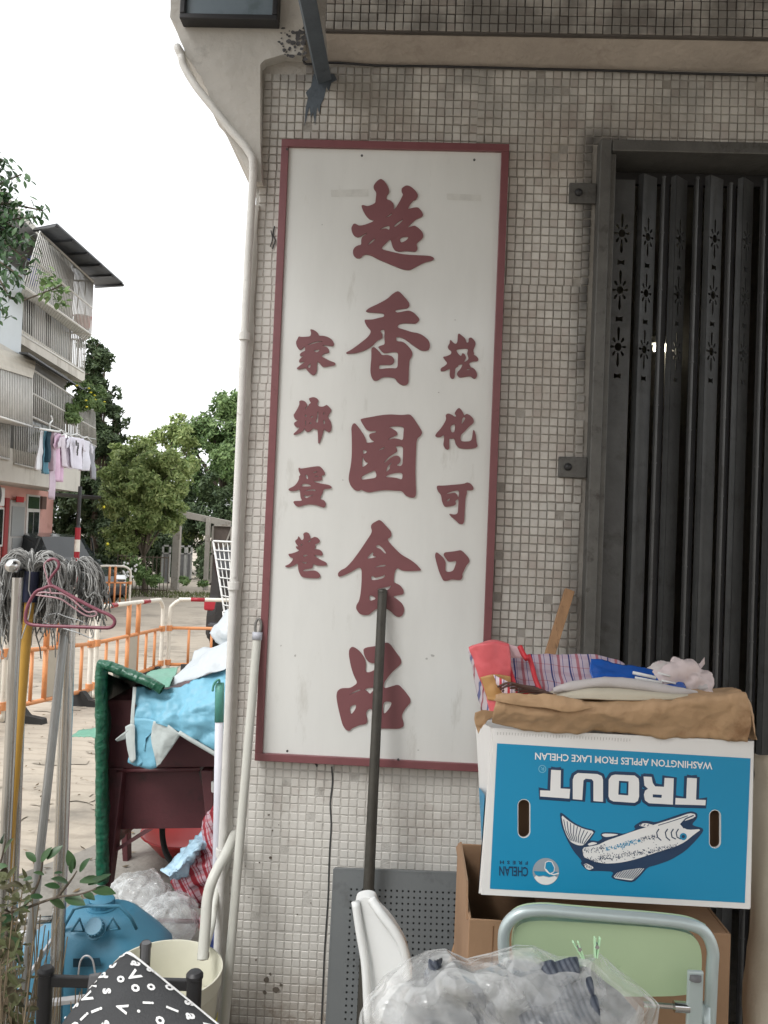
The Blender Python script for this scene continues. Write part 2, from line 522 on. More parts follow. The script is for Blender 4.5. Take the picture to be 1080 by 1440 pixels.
def textmesh(s, bold=0.0, space=1.0):
    cu = bpy.data.curves.new('t', 'FONT')
    cu.body = s
    cu.resolution_u = 2
    cu.offset = bold
    cu.space_character = space
    ob = bpy.data.objects.new('t', cu)
    COL.objects.link(ob)
    dg = bpy.context.evaluated_depsgraph_get()
    me = ob.evaluated_get(dg).to_mesh()
    vs = [tuple(v.co) for v in me.vertices]
    fs = [tuple(p.vertices) for p in me.polygons]
    ob.evaluated_get(dg).to_mesh_clear()
    bpy.data.objects.remove(ob)
    bpy.data.curves.remove(cu)
    return vs, fs
GLYPHS = [
(485,245,8,[[(400,48),(440,70),(475,120),(498,170),(495,210),(470,240),(465,280),(510,292),(545,325),(552,370),(548,398),(575,375),(605,325),(645,250),(655,225),(635,190),(640,155),(690,122),(740,135),(800,190),(825,240),(800,285),(765,295),(735,335),(705,392),(750,380),(815,368),(850,395),(882,450),(865,480),(800,505),(750,550),(698,600),(740,590),(785,575),(830,605),(870,645),(885,690),(870,725),(825,760),(805,785),(820,840),(795,872),(740,866),(680,862),(610,872),(560,855),(535,815),(515,735),(500,735),(460,775),(408,828),(430,848),(500,865),(600,890),(700,905),(850,912),(965,918),(1008,945),(985,970),(900,990),(800,1040),(735,1078),(670,1075),(600,1050),(480,1000),(370,955),(290,910),(240,900),(205,910),(175,945),(130,945),(95,915),(88,860),(110,820),(150,798),(185,795),(183,730),(200,697),(258,664),(225,668),(180,695),(140,710),(100,690),(75,640),(72,595),(100,552),(130,560),(155,578),(200,575),(260,555),(320,530),(325,515),(280,510),(235,465),(200,400),(183,350),(210,345),(250,360),(285,352),(340,325),(345,300),(355,200),(325,165),(322,130),(350,85)],
 [(385,630),(430,595),(505,572),(500,630),(470,610),(430,612)],[(545,587),(590,540),(660,500),(635,538),(570,592)],[(615,725),(650,705),(720,700),(700,738),(630,775)],[(258,792),(290,750),(345,715),(330,748),(275,792)],[(445,493),(520,440),(535,435),(515,468)]]),
(480,400,8,[[(630,72),(660,85),(710,140),(765,205),(768,240),(745,268),(680,275),(600,290),(620,318),(690,305),(765,290),(820,320),(875,380),(878,405),(840,440),(800,440),(700,435),(640,450),(630,485),(700,505),(790,535),(870,548),(930,580),(985,630),(1000,690),(985,735),(950,748),(900,745),(850,715),(780,665),(700,605),(640,590),(618,590),(620,640),(690,642),(730,670),(785,730),(803,780),(790,815),(768,850),(760,920),(758,1060),(755,1110),(725,1135),(680,1133),(630,1100),(605,1055),(560,1045),(500,1040),(450,1050),(410,1080),(370,1085),(340,1050),(325,980),(330,900),(338,820),(335,720),(365,700),(400,728),(435,765),(458,797),(510,790),(570,805),(598,845),(590,885),(560,905),(480,905),(425,905),(425,955),(480,945),(560,940),(632,945),(635,850),(640,762),(570,760),(490,775),(460,760),(430,725),(412,700),(450,685),(490,675),(482,600),(487,500),(435,518),(460,555),(465,600),(440,615),(400,635),(350,690),(270,740),(180,770),(100,778),(55,778),(52,765),(110,735),(200,670),(290,600),(328,550),(330,515),(295,480),(265,430),(260,395),(290,395),(350,395),(420,375),(480,365),(482,325),(380,318),(285,310),(273,298),(310,265),(420,215),(520,160),(570,110)]]),
(480,575,8.64,[[(235,120),(350,100),(480,75),(600,65),(740,75),(830,62),(870,100),(930,190),(985,280),(970,320),(920,360),(910,450),(905,600),(900,760),(905,920),(910,1040),(890,1078),(840,1080),(780,1055),(735,995),(660,995),(550,985),(440,995),(340,1018),(290,1005),(240,980),(215,998),(165,990),(115,940),(88,870),(92,800),(112,700),(125,600),(128,450),(125,300),(120,230),(140,180),(165,172),(200,210),(240,265),(285,335),(302,380),(305,415),(410,400),(360,375),(335,330),(345,300),(425,285),(420,265),(340,272),(300,250),(262,190),(235,145)],
 [(575,220),(650,210),(760,215),(755,290),(748,385),(700,365),(640,355),(560,378),(600,350),(690,315),(670,270),(610,235)],[(450,500),(530,458),(520,482),(470,502)],[(262,490),(325,520),(265,555)],[(258,572),(275,620),(300,650),(330,655),(300,682),(250,715)],[(245,820),(330,780),(415,740),(430,835),(340,850),(245,862)],
 [(655,455),(750,450),(748,560),(742,695),(665,690),(715,650),(722,600),(690,565),(640,570),(590,600),(530,655),(520,645),(570,590),(630,550),(680,520),(675,480)],[(620,645),(585,690),(590,730),(540,770),(555,710),(590,665)],[(535,830),(560,805),(640,780),(745,772),(740,862),(680,840),(610,830)]]),
(470,725,8.308,[[(525,48),(555,65),(610,125),(660,180),(672,220),(660,255),(615,275),(680,355),(780,455),(880,510),(950,560),(1015,630),(1010,645),(880,650),(790,645),(740,610),(715,640),(700,700),(695,780),(720,790),(770,815),(812,870),(812,920),(760,930),(680,945),(740,980),(800,1035),(822,1100),(800,1165),(760,1190),(710,1170),(660,1120),(600,1080),(500,1085),(450,1120),(410,1160),(340,1165),(290,1145),(255,1090),(258,1045),(290,1000),(310,900),(320,760),(320,620),(285,605),(200,660),(100,705),(45,718),(42,670),(80,635),(130,615),(200,545),(300,410),(380,290),(445,190),(425,130),(440,95),(485,70)],
 [(485,355),(520,340),(570,385),(610,440),(590,445),(540,388),(495,375)],[(375,505),(445,425),(460,440),(445,470),(500,485),(440,497)],[(465,610),(530,582),(600,572),(598,592),(520,600)],[(432,708),(465,708),(470,730),(570,705),(595,685),(585,727),(500,752),(432,755)],[(490,862),(560,845),(640,830),(665,815),(655,845),(600,885),(560,874)],[(410,920),(500,970),(410,1005)]]),
(465,895,8.308,[[(250,118),(300,140),(360,195),(405,270),(412,330),(405,420),(470,418),(540,370),(540,312),(460,312),(415,270),(385,200),(380,135),(540,112),(650,68),(690,85),(760,180),(820,260),(828,310),(800,345),(740,395),(680,460),(620,545),(620,610),(700,590),(790,560),(850,620),(930,720),(935,770),(900,810),(860,860),(825,935),(855,1010),(850,1055),(800,1080),(700,1078),(540,1075),(515,1030),(490,900),(475,838),(430,855),(410,910),(430,970),(425,1010),(400,1028),(340,1035),(245,1075),(220,1108),(180,1095),(140,1040),(110,930),(80,800),(65,700),(75,640),(120,605),(220,605),(260,585),(315,545),(270,460),(235,350),(212,220),(215,150)],
 [(205,687),(320,618),(365,625),(250,670)],[(395,622),(440,600),(540,598),(520,630),(490,635),(462,678),(430,645)],[(218,820),(300,790),(290,850),(235,925)],[(610,760),(720,762),(690,840),(615,925)]]),
(410,455,15.43,[[(400,120),(470,130),(550,180),(585,225),(590,265),(700,262),(800,295),(880,350),(920,420),(912,485),(850,490),(760,470),(670,470),(700,490),(770,510),(810,560),(820,625),(770,645),(710,650),(640,705),(720,750),(840,810),(950,850),(950,905),(830,925),(700,945),(655,925),(600,850),(555,820),(550,960),(545,1060),(490,1120),(440,1115),(360,1040),(300,960),(230,980),(150,995),(100,975),(160,925),(220,880),(300,825),(240,830),(165,845),(160,800),(200,745),(270,705),(175,705),(185,650),(240,610),(300,590),(280,490),(245,530),(205,570),(160,565),(110,490),(92,400),(130,330),(150,275),(220,290),(320,285),(410,275),(425,200)],
 [(320,470),(450,410),(600,380),(690,385),(600,402),(450,442)],[(470,587),(600,557),(610,580),(550,630),(500,602)],[(330,935),(415,850),(405,970)]]),
(405,550,15.43,[[(240,215),(300,195),(370,220),(420,290),(400,340),(360,380),(400,390),(410,345),(450,310),(450,285),(500,255),(465,210),(450,150),(560,125),(640,160),(665,215),(630,265),(660,330),(740,340),(800,320),(835,292),(890,335),(950,410),(900,490),(860,550),(920,640),(950,760),(935,850),(900,890),(850,885),(780,820),(760,900),(740,980),(680,1140),(650,1135),(650,980),(640,830),(590,825),(540,805),(480,875),(410,890),(365,850),(365,795),(330,850),(280,900),(200,935),(130,950),(115,930),(180,870),(260,790),(170,785),(120,710),(160,660),(230,640),(150,615),(115,520),(150,470),(200,390),(250,280)],
 [(365,520),(395,505),(400,560),(370,560)],[(490,550),(540,535),(540,570),(500,580)],[(640,450),(660,450),(650,700),(590,655),(625,600)],[(460,690),(500,665),(505,700),(480,720)],[(765,490),(790,440),(785,500),(767,525)],[(765,620),(800,640),(800,720),(765,710)],[(370,640),(390,640),(387,730),(375,760)]]),
(400,645,15.43,[[(320,190),(345,215),(440,205),(600,175),(755,158),(810,200),(880,300),(870,355),(800,370),(820,420),(810,465),(760,480),(620,490),(700,520),(820,545),(960,565),(1030,610),(1010,650),(850,660),(830,740),(790,820),(770,875),(850,895),(900,960),(890,1040),(850,1065),(780,1040),(680,1005),(560,990),(440,1005),(340,1040),(280,1045),(210,985),(190,930),(230,915),(390,915),(350,850),(340,760),(330,660),(240,700),(120,705),(80,670),(110,640),(220,590),(290,500),(320,420),(310,390),(350,350),(310,280),(300,210)],
 [(445,355),(500,345),(515,430),(490,450),(465,400)],[(620,290),(720,270),(690,300),(640,315)],[(370,565),(430,540),(520,550),(590,600),(500,600),(375,605)],[(660,378),(740,370),(740,387),(670,394)],[(430,715),(520,670),(670,665),(680,705),(620,690),(520,692)],[(430,790),(465,790),(480,815),(660,770),(560,815),(480,862),(430,830)]]),
(395,740,15.43,[[(480,160),(540,125),(600,145),(635,210),(630,270),(690,250),(730,225),(800,250),(850,310),(830,360),(740,395),(755,440),(740,490),(690,505),(760,495),(850,510),(905,570),(905,640),(840,640),(720,625),(780,680),(880,740),(990,790),(1000,850),(900,860),(780,855),(695,815),(690,910),(600,925),(480,950),(480,980),(600,970),(720,955),(800,990),(860,1060),(840,1125),(740,1132),(600,1125),(450,1105),(400,1020),(370,920),(370,800),(290,850),(180,895),(110,890),(85,860),(130,845),(200,810),(280,700),(190,670),(155,600),(240,590),(330,560),(380,535),(400,520),(340,490),(315,435),(380,437),(350,405),(320,370),(305,310),(365,270),(375,210),(410,250),(450,310),(490,280),(495,230)],
 [(480,640),(520,620),(590,620),(560,645),(490,665)],[(435,750),(500,790),(570,775),(540,815),(490,805)],[(420,420),(455,370),(465,390),(445,425)],[(575,345),(610,310),(670,297),(610,345)]]),
(615,460,16.615,[[(480,160),(510,145),(580,200),(650,260),(670,320),(690,370),(730,350),(730,260),(790,235),(850,290),(900,370),(880,450),(840,540),(860,620),(850,650),(900,665),(965,740),(945,800),(830,800),(740,840),(770,930),(850,960),(920,1050),(930,1140),(890,1210),(830,1200),(780,1140),(660,1160),(520,1185),(460,1120),(455,1070),(540,980),(580,900),(590,860),(500,880),(480,920),(420,960),(410,1080),(405,1180),(360,1215),(310,1190),(285,1110),(300,950),(200,1020),(90,1035),(70,1000),(90,950),(170,910),(240,840),(180,770),(125,690),(220,680),(320,630),(330,560),(260,510),(240,450),(290,380),(290,300),(330,310),(380,370),(440,400),(470,330)],
 [(430,530),(560,505),(710,500),(720,550),(690,610),(740,740),(660,810),(620,800),(680,720),(640,630),(580,600),(560,680),(500,640)],[(680,1000),(720,965),(770,980),(730,1002)]]),
(605,560,15.43,[[(525,330),(570,250),(628,200),(690,270),(730,350),(737,378),(790,332),(870,370),(940,450),(950,520),(910,565),(850,610),(760,710),(660,800),(660,925),(740,940),(860,935),(900,900),(920,780),(930,690),(950,685),(990,780),(1005,960),(1030,1030),(1000,1075),(880,1100),(720,1100),(620,1080),(550,1000),(525,870),(450,880),(415,870),(415,1000),(415,1100),(370,1120),(320,1090),(280,1010),(300,900),(300,790),(230,840),(150,850),(105,820),(130,760),(220,670),(320,520),(350,430),(330,370),(380,325),(460,350),(530,400),(560,400),(560,370)],
 [(435,640),(470,580),(540,555),(535,680),(520,735),(460,740)],[(680,570),(690,450),(735,400),(765,430),(720,510)]]),
(605,670,15.43,[[(150,195),(280,200),(500,180),(740,160),(800,122),(880,155),(940,230),(940,290),(880,305),(790,300),(800,360),(770,450),(760,560),(750,760),(740,980),(710,1040),(630,1035),(560,960),(470,890),(415,830),(420,805),(500,825),(570,820),(600,780),(605,640),(615,490),(560,510),(545,545),(565,590),(530,630),(430,650),(330,665),(290,630),(250,520),(235,400),(170,330),(140,250)],
 [(330,387),(450,330),(630,295),(620,430),(600,445),(590,410),(560,365),(520,350)],[(350,520),(430,470),(430,500),(380,550)]]),
(605,765,16.615,[[(150,185),(240,255),(305,320),(345,385),(365,440),(355,560),(360,640),(440,655),(540,625),(580,520),(620,385),(480,420),(410,405),(368,345),(310,265),(330,195),(450,185),(600,165),(715,138),(790,200),(900,320),(925,400),(900,440),(840,510),(790,620),(750,700),(760,770),(720,840),(640,845),(500,825),(400,860),(310,862),(270,800),(200,630),(150,450),(112,300),(115,230)]]),
]
# ------------------------------------------------------------------ material library
M_ = {}
M_['grout'] = mat('grout', C3(.34, .32, .29), .9, var=.25, scale=3, bump=.3, bscale=200, dirt=C3(.25, .235, .205), dscale=2.2, dlev=(.48, .66))
M_['plaster'] = mat('plaster', C3(.52, .50, .46), .85, var=.12, scale=4, bump=.45, bscale=35, dirt=C3(.22, .2, .18), dscale=7, dlev=(.6, .75))
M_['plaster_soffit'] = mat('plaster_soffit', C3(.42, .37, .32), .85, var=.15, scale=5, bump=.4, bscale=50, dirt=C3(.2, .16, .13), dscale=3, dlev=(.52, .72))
M_['pipe'] = mat('pipe', C3(.62, .61, .58), .5, var=.08, scale=12, dirt=C3(.3, .28, .25), dscale=20, dlev=(.62, .72), bump=.1)
M_['red_frame'] = mat('red_frame', S(120, 75, 78), .35, var=.1, scale=14, dirt=C3(.1, .03, .035), dscale=18, dlev=(.64, .74))
M_['red_glyph'] = mat('red_glyph', S(120, 76, 79), .4, var=.06, scale=10)
M_['glyph_edge'] = M_['red_glyph']
M_['signwhite'] = mat('signwhite', C3(.68, .685, .66), .2, var=.05, scale=2.5, spec=.5, coat=.5, stretch=(2.2, 1, .5), dirt=C3(.47, .46, .42), dscale=6, dlev=(.60, .8))
M_['gate_steel'] = mat('gate_steel', C3(.078, .080, .080), .42, metal=.3, var=.2, scale=10, bump=.12, bscale=60, dirt=C3(.04, .038, .036), dscale=7, dlev=(.55, .7))
M_['gate_dark'] = mat('gate_dark', C3(.03, .03, .032), .5, metal=.2, var=.2, scale=10)
M_['frame_steel'] = mat('frame_steel', C3(.12, .118, .11), .5, metal=.3, var=.2, scale=14, bump=.2, dirt=C3(.05, .045, .04), dscale=12, dlev=(.55, .68))
M_['blue_steel'] = mat('blue_steel', C3(.085, .105, .125), .5, metal=.1, var=.15, scale=14, bump=.15, dirt=C3(.04, .05, .055), dscale=18, dlev=(.58, .7))
M_['black'] = mat('black', C3(.02, .02, .022), .5, var=.2)
M_['rubber'] = mat('rubber', C3(.02, .02, .02), .8, var=.2)
M_['concrete'] = mat('concrete', C3(.40, .35, .285), .85, var=.12, scale=1.1, bump=.3, bscale=30, dirt=C3(.2, .18, .15), dscale=.9, dlev=(.5, .68))
M_['apron'] = mat('apron', C3(.23, .215, .19), .9, var=.2, scale=3, bump=.5, bscale=40, dirt=C3(.11, .1, .085), dscale=2.6, dlev=(.5, .66))
M_['orange'] = mat('orange', S(204, 138, 90), .5, var=.08, scale=8, dirt=S(150, 92, 55), dscale=14, dlev=(.6, .75))
M_['barrier_white'] = mat('barrier_white', C3(.66, .63, .56), .5, var=.06, scale=8, dirt=C3(.36, .33, .28), dscale=10, dlev=(.58, .75))
M_['plate_grey'] = mat('plate_grey', C3(.40, .37, .31), .6, var=.06)
M_['reflect_red'] = mat('reflect_red', S(150, 25, 40), .35)
M_['stainless'] = mat('stainless', C3(.55, .55, .54), .24, metal=1, var=.12, scale=5, stretch=(20, 20, 1), bump=.05, dirt=C3(.22, .2, .18), dscale=3, dlev=(.55, .75))
M_['galv'] = mat('galv', C3(.36, .37, .37), .38, metal=.8, var=.12, scale=7, dirt=C3(.2, .18, .16), dscale=6, dlev=(.6, .75))
M_['yellow'] = mat('yellow', S(186, 144, 62), .45, var=.08, scale=9, dirt=C3(.08, .06, .03), dscale=22, dlev=(.7, .75))
M_['mop'] = mat('mop', C3(.27, .27, .26), .95, var=.25, scale=40, island=.5)
M_['maroon'] = mat('maroon', S(82, 42, 46), .5, var=.15, scale=6, bump=.1, dirt=S(58, 38, 38), dscale=6)
M_['hanger'] = mat('hanger', S(118, 62, 76), .4, var=.05)
M_['green_cover'] = mat('green_cover', S(18, 80, 58), .33, var=.12, scale=8, bump=.5, bscale=28, crumple=(38, .6), dirt=S(16, 70, 52), dscale=9)
M_['blue_tarp'] = mat('blue_tarp', S(108, 164, 186), .5, var=.05, scale=5, bump=.12, bscale=70, crumple=(13, .35))
M_['grey_sheet'] = mat('grey_sheet', S(178, 184, 188), .5, var=.05, scale=5, bump=.12, bscale=60, crumple=(9, .5))
M_['canblue'] = mat('canblue', S(66, 124, 150), .42, var=.07, scale=8, bump=.08, bscale=120, dirt=S(40, 86, 108), dscale=7, dlev=(.58, .75))
M_['cream'] = mat('cream', S(205, 203, 186), .45, var=.05, scale=6, dirt=S(160, 152, 128), dscale=6, dlev=(.6, .8))
M_['white_plastic'] = mat('white_plastic', C3(.66, .67, .66), .4, var=.04, dirt=C3(.42, .42, .4), dscale=10, dlev=(.6, .78))
M_['brown_card'] = mat('brown_card', S(148, 117, 90), .8, var=.08, scale=9, bump=.1, bscale=90)
M_['brown_paper'] = mat('brown_paper', S(174, 142, 108), .75, var=.09, scale=9, bump=.35, bscale=22, crumple=(36, .4), dirt=S(140, 104, 72), dscale=7)
M_['card_white'] = mat('card_white', C3(.70, .69, .67), .6, var=.03, dirt=C3(.5, .48, .45), dscale=12, dlev=(.64, .78))
M_['trout_blue'] = mat('trout_blue', S(6, 132, 174), .45, var=.03, scale=3, dirt=S(60, 150, 180), dscale=40, dlev=(.72, .8))
M_['navy'] = mat('navy', S(22, 52, 84), .45, var=.04)
M_['print_white'] = mat('print_white', C3(.72, .72, .71), .5, var=.02)
M_['print_grey'] = mat('print_grey', C3(.28, .32, .36), .5, var=.05)
M_['pale_blue'] = mat('pale_blue', S(110, 176, 200), .5, var=.03)
M_['chair_green'] = mat('chair_green', S(170, 190, 154), .4, var=.04, scale=5, dirt=S(120, 145, 104), dscale=12, dlev=(.64, .78))
M_['chair_tube'] = mat('chair_tube', S(178, 190, 190), .35, metal=.35, var=.05, dirt=S(110, 112, 112), dscale=22, dlev=(.66, .75))
M_['perf'] = mat('perf', S(104, 108, 109), .5, metal=.2, var=.08, scale=5, dirt=S(84, 86, 86), dscale=10)
M_['dark_pole'] = mat('dark_pole', C3(.06, .056, .047), .5, metal=.35, var=.2, scale=12, bump=.15, dirt=C3(.03, .028, .025), dscale=16)
M_['wood'] = mat('wood', S(158, 122, 88), .7, var=.15, scale=8, stretch=(6, 6, 1), dirt=S(110, 82, 58), dscale=10)
M_['hose'] = mat('hose', S(190, 190, 182), .45, var=.04, dirt=S(160, 158, 146), dscale=12, dlev=(.6, .75))
M_['alu'] = mat('alu', C3(.55, .55, .56), .4, metal=.3, var=.06)
M_['grip_green'] = mat('grip_green', S(78, 140, 128), .5, var=.05)
M_['pegs'] = mat('pegs', S(178, 218, 178), .4, var=.03)
M_['film'] = plastic_film('film', C3(.7, .72, .72), .03, .32, 9)
M_['film2'] = plastic_film('film2', C3(.66, .67, .66), .08, .46, 9, bubble=True)
M_['pink'] = mat('pink', S(214, 164, 154), .8, var=.06, scale=1.5, dirt=S(170, 120, 112), dscale=1.2)
M_['cream_wall'] = mat('cream_wall', C3(.58, .56, .51), .85, var=.1, scale=1, stretch=(1, 1, .4), dirt=C3(.3, .27, .23), dscale=1.1, dlev=(.5, .72))
M_['pale_wall'] = mat('pale_wall', C3(.60, .65, .68), .8, var=.05, scale=1)
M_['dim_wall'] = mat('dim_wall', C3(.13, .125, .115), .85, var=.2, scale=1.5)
M_['bars'] = mat('bars', C3(.64, .63, .60), .5, var=.1, scale=6)
M_['bars_grey'] = mat('bars_grey', C3(.46, .45, .42), .5, var=.15, scale=6)
M_['roof_sheet'] = mat('roof_sheet', C3(.07, .075, .085), .6, var=.15, scale=2)
M_['glass_dark'] = mat('glass_dark', C3(.02, .024, .026), .08, var=.1, spec=.7)
M_['carpaint'] = mat('carpaint', C3(.07, .085, .09), .2, metal=.4, var=.05, coat=.8)
M_['carblack'] = mat('carblack', C3(.012, .012, .014), .25, metal=.2, var=.05, coat=.5)
M_['chrome'] = mat('chrome', C3(.6, .6, .6), .15, metal=1)
M_['bark'] = mat('bark', C3(.10, .08, .06), .9, var=.3, scale=8, bump=.5)
M_['leaf_light'] = leaf_mat('leaf_light', C3(.12, .19, .055), C3(.40, .47, .19), .5, .35)
M_['leaf_mid'] = leaf_mat('leaf_mid', C3(.06, .12, .04), C3(.24, .34, .13))
M_['leaf_dark'] = leaf_mat('leaf_dark', C3(.03, .055, .026), C3(.11, .155, .07))
M_['leaf_near'] = leaf_mat('leaf_near', C3(.02, .055, .022), C3(.07, .13, .05), .35, .15)
M_['dry'] = mat('dry', C3(.18, .14, .09), .9, var=.3, island=.4)
M_['flower'] = mat('flower', S(225, 215, 60), .6)
M_['grass'] = leaf_mat('grass', C3(.05, .08, .02), C3(.16, .18, .06))
M_['charcoal'] = mat('charcoal', C3(.035, .036, .038), .75, var=.15, scale=12, bump=.2, bscale=200)
M_['grey_strap'] = mat('grey_strap', C3(.12, .12, .125), .6, var=.1)

# tile colour: every tile a slightly different glaze, grime and sprayed paint where they sit on the wall
def tile_material(xf, zf):
    m = mat('tile_glaze', C3(.56, .54, .50), .38, var=.10, scale=2.2, island=.11, coord='Object', dirt=C3(.36, .315, .27), dscale=2.6, dlev=(.47, .70), spec=.45)
    nt = m.node_tree; N, L = nt.nodes, nt.links
    b = N['Principled BSDF']
    src = b.inputs['Base Color'].links[0].from_socket
    geo = N.new('ShaderNodeNewGeometry')
    # a few odd, browner tiles
    oi = N.new('ShaderNodeObjectInfo')
    ad = N.new('ShaderNodeMath'); ad.operation = 'MULTIPLY_ADD'; ad.inputs[1].default_value = 7.13
    L.new(geo.outputs['Random Per Island'], ad.inputs[0]); L.new(oi.outputs['Random'], ad.inputs[2])
    fr = N.new('ShaderNodeMath'); fr.operation = 'FRACT'; L.new(ad.outputs[0], fr.inputs[0])
    gt = N.new('ShaderNodeMath'); gt.operation = 'GREATER_THAN'; gt.inputs[1].default_value = .86
    L.new(fr.outputs[0], gt.inputs[0])
    m0 = N.new('ShaderNodeMath'); m0.operation = 'MULTIPLY'; m0.inputs[1].default_value = .35; L.new(gt.outputs[0], m0.inputs[0])
    mx0 = N.new('ShaderNodeMixRGB'); mx0.inputs[2].default_value = C3(.36, .30, .27)
    L.new(m0.outputs[0], mx0.inputs[0]); L.new(src, mx0.inputs[1])
    # dark overspray around the gate frame
    sp = N.new('ShaderNodeSeparateXYZ'); L.new(geo.outputs['Position'], sp.inputs[0])
    nz = N.new('ShaderNodeTexNoise'); nz.inputs['Scale'].default_value = 9; nz.inputs['Detail'].default_value = 5
    L.new(geo.outputs['Position'], nz.inputs['Vector'])
    def mr(src_, a, b_, c=0, d=1):
        r = N.new('ShaderNodeMapRange'); r.interpolation_type = 'SMOOTHSTEP'
        r.inputs[1].default_value = a; r.inputs[2].default_value = b_; r.inputs[3].default_value = c; r.inputs[4].default_value = d
        L.new(src_, r.inputs[0]); return r.outputs[0]
    ax = mr(sp.outputs['X'], xf - .085, xf - .005)
    az = mr(sp.outputs['Z'], zf + .10, zf + .005)
    az2 = mr(sp.outputs['Z'], zf - 1.0, zf - .55, .55, 1)
    ax2 = mr(sp.outputs['X'], xf + .16, xf + .02)
    def mul(a, b_):
        q = N.new('ShaderNodeMath'); q.operation = 'MULTIPLY'; L.new(a, q.inputs[0]); L.new(b_, q.inputs[1]); return q.outputs[0]
    nn = mr(nz.outputs['Fac'], .3, .6, .45, 1)
    k0 = mul(mul(mul(ax, az), mul(ax2, az2)), nn)
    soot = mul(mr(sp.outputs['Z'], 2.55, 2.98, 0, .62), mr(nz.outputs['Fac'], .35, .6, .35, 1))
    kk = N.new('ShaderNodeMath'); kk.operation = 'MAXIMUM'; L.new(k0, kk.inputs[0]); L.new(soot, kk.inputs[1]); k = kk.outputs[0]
    mx = N.new('ShaderNodeMixRGB'); mx.inputs[2].default_value = C3(.045, .045, .043)
    L.new(k, mx.inputs[0]); L.new(mx0.outputs[0], mx.inputs[1])
    L.new(mx.outputs[0], b.inputs['Base Color'])
    return m

# ------------------------------------------------------------------ ground
def gz(x, y):
    if y < 3.5: return 0.0
    if y < 9: return -0.52 * (y - 3.5) / 5.5
    if y < 24: return -0.52 - 0.10 * (y - 9) / 15
    return -0.62
ys = [-30, -8, -2, 1, 2, 3, 3.5, 4, 5, 6, 7, 8, 9, 11, 14, 18, 24, 32, 45, 80, 160, 400]
xs = [-260, -90, -40, -20, -12, -8, -5, -3, -2, -1, 0, 1, 3, 8, 20, 60, 200]
g = MB()
g.add([(x, y, gz(x, y)) for y in ys for x in xs], [(j * len(xs) + i, j * len(xs) + i + 1, (j + 1) * len(xs) + i + 1, (j + 1) * len(xs) + i) for j in range(len(ys) - 1) for i in range(len(xs) - 1)])
go = g.build('ground', M_['concrete'], kind='structure')
# grooves of the ribbed concrete path and stains are in the material
nt = M_['concrete'].node_tree
b_ = nt.nodes['Principled BSDF']
wv = nt.nodes.new('ShaderNodeTexWave'); wv.wave_type = 'BANDS'; wv.bands_direction = 'Y'
wv.inputs['Scale'].default_value = 1.6; wv.inputs['Distortion'].default_value = 2.5; wv.inputs['Detail'].default_value = 3; wv.inputs['Detail Scale'].default_value = 2.5
tcc = nt.nodes.new('ShaderNodeTexCoord'); nt.links.new(tcc.outputs['Object'], wv.inputs['Vector'])
cr = nt.nodes.new('ShaderNodeValToRGB'); cr.color_ramp.elements[0].position = .02; cr.color_ramp.elements[0].color = (.62, .6, .57, 1)
cr.color_ramp.elements[1].position = .16; cr.color_ramp.elements[1].color = (1, 1, 1, 1)
nt.links.new(wv.outputs[0], cr.inputs[0])
mxm = nt.nodes.new('ShaderNodeMixRGB'); mxm.blend_type = 'MULTIPLY'; mxm.inputs[0].default_value = .35
s0 = b_.inputs['Base Color'].links[0].from_socket
nt.links.new(s0, mxm.inputs[1]); nt.links.new(cr.outputs[0], mxm.inputs[2]); nt.links.new(mxm.outputs[0], b_.inputs['Base Color'])
# dirt apron beside the shop wall (a sheet 5 mm up)
ap = MB()
e0 = [(-2.6, -2), (-2.2, 1.5), (-1.72, 3.0), (-1.42, 3.5), (-1.2, 4.4), (-1.02, 5.4), (-.9, 6.6)]
for i in range(len(e0) - 1):
    a, b = e0[i], e0[i + 1]
    for k in range(4):
        t0, t1 = k / 4, (k + 1) / 4
        y0 = a[1] + (b[1] - a[1]) * t0; y1 = a[1] + (b[1] - a[1]) * t1
        x0 = a[0] + (b[0] - a[0]) * t0; x1 = a[0] + (b[0] - a[0]) * t1
        ap.add([(x0, y0, gz(0, y0) + .005), (3, y0, gz(0, y0) + .005), (3, y1, gz(0, y1) + .005), (x1, y1, gz(0, y1) + .005)], [(0, 1, 2, 3)])
ap.build('footpath', M_['apron'], kind='structure')

# ------------------------------------------------------------------ shop building
WY = 2.3                                # wall face (grout level)
XL, XR = -0.500, 1.9                    # wall left corner, far right
XF, ZF = .505, 2.655                    # gate frame outer corner
ZB = 2.885                              # underside of the beam at the wall
opp = thing('shading_wall', 'long low grey wall added unseen behind the camera to shade the shopfront', 'wall', (3, -8, 0))  # added out of view: blocks low sky light from the shop wall
q_ = MB(); q_.box(-9, 15, -8.3, -8, -.3, 4.3); q_.build('wall', M_['plaster_soffit'], opp)
q_ = MB(); q_.box(-9.1, 15.1, -8.36, -7.94, 4.3, 4.4); q_.build('coping', M_['plaster'], opp)
shop = thing('shop_building', 'shopfront wall of small beige mosaic tiles with plastered corner bracket', 'building', (0.6, 2.6, 0))
wl = MB()
wl.box(XL, XF + .03, WY, WY + .22, 0, ZF - .01)
wl.box(XL, XR, WY, WY + .22, ZF - .01, 3.6)
wl.build('wall', M_['grout'], shop)
sk_ = MB(); sk_.box(XL + .002, XF - .002, WY - .0030, WY + .001, .0, .80)
for k in range(40):     # ragged upper margin of the cement skim
    xa = XL + .002 + (XF - XL - .004) * k / 40; xb = XL + .002 + (XF - XL - .004) * (k + 1) / 40
    sk_.box(xa, xb, WY - .0029, WY + .001, .80, .80 + .02 + .02 * abs(noise.noise(Vector((k * .7, 0, 0)))))
sk_.box(XL + .002, -.425, WY - .0024, WY + .001, .84, 2.45)
sk_.build('cement_skim', M_['grout'], shop)
bk = MB()
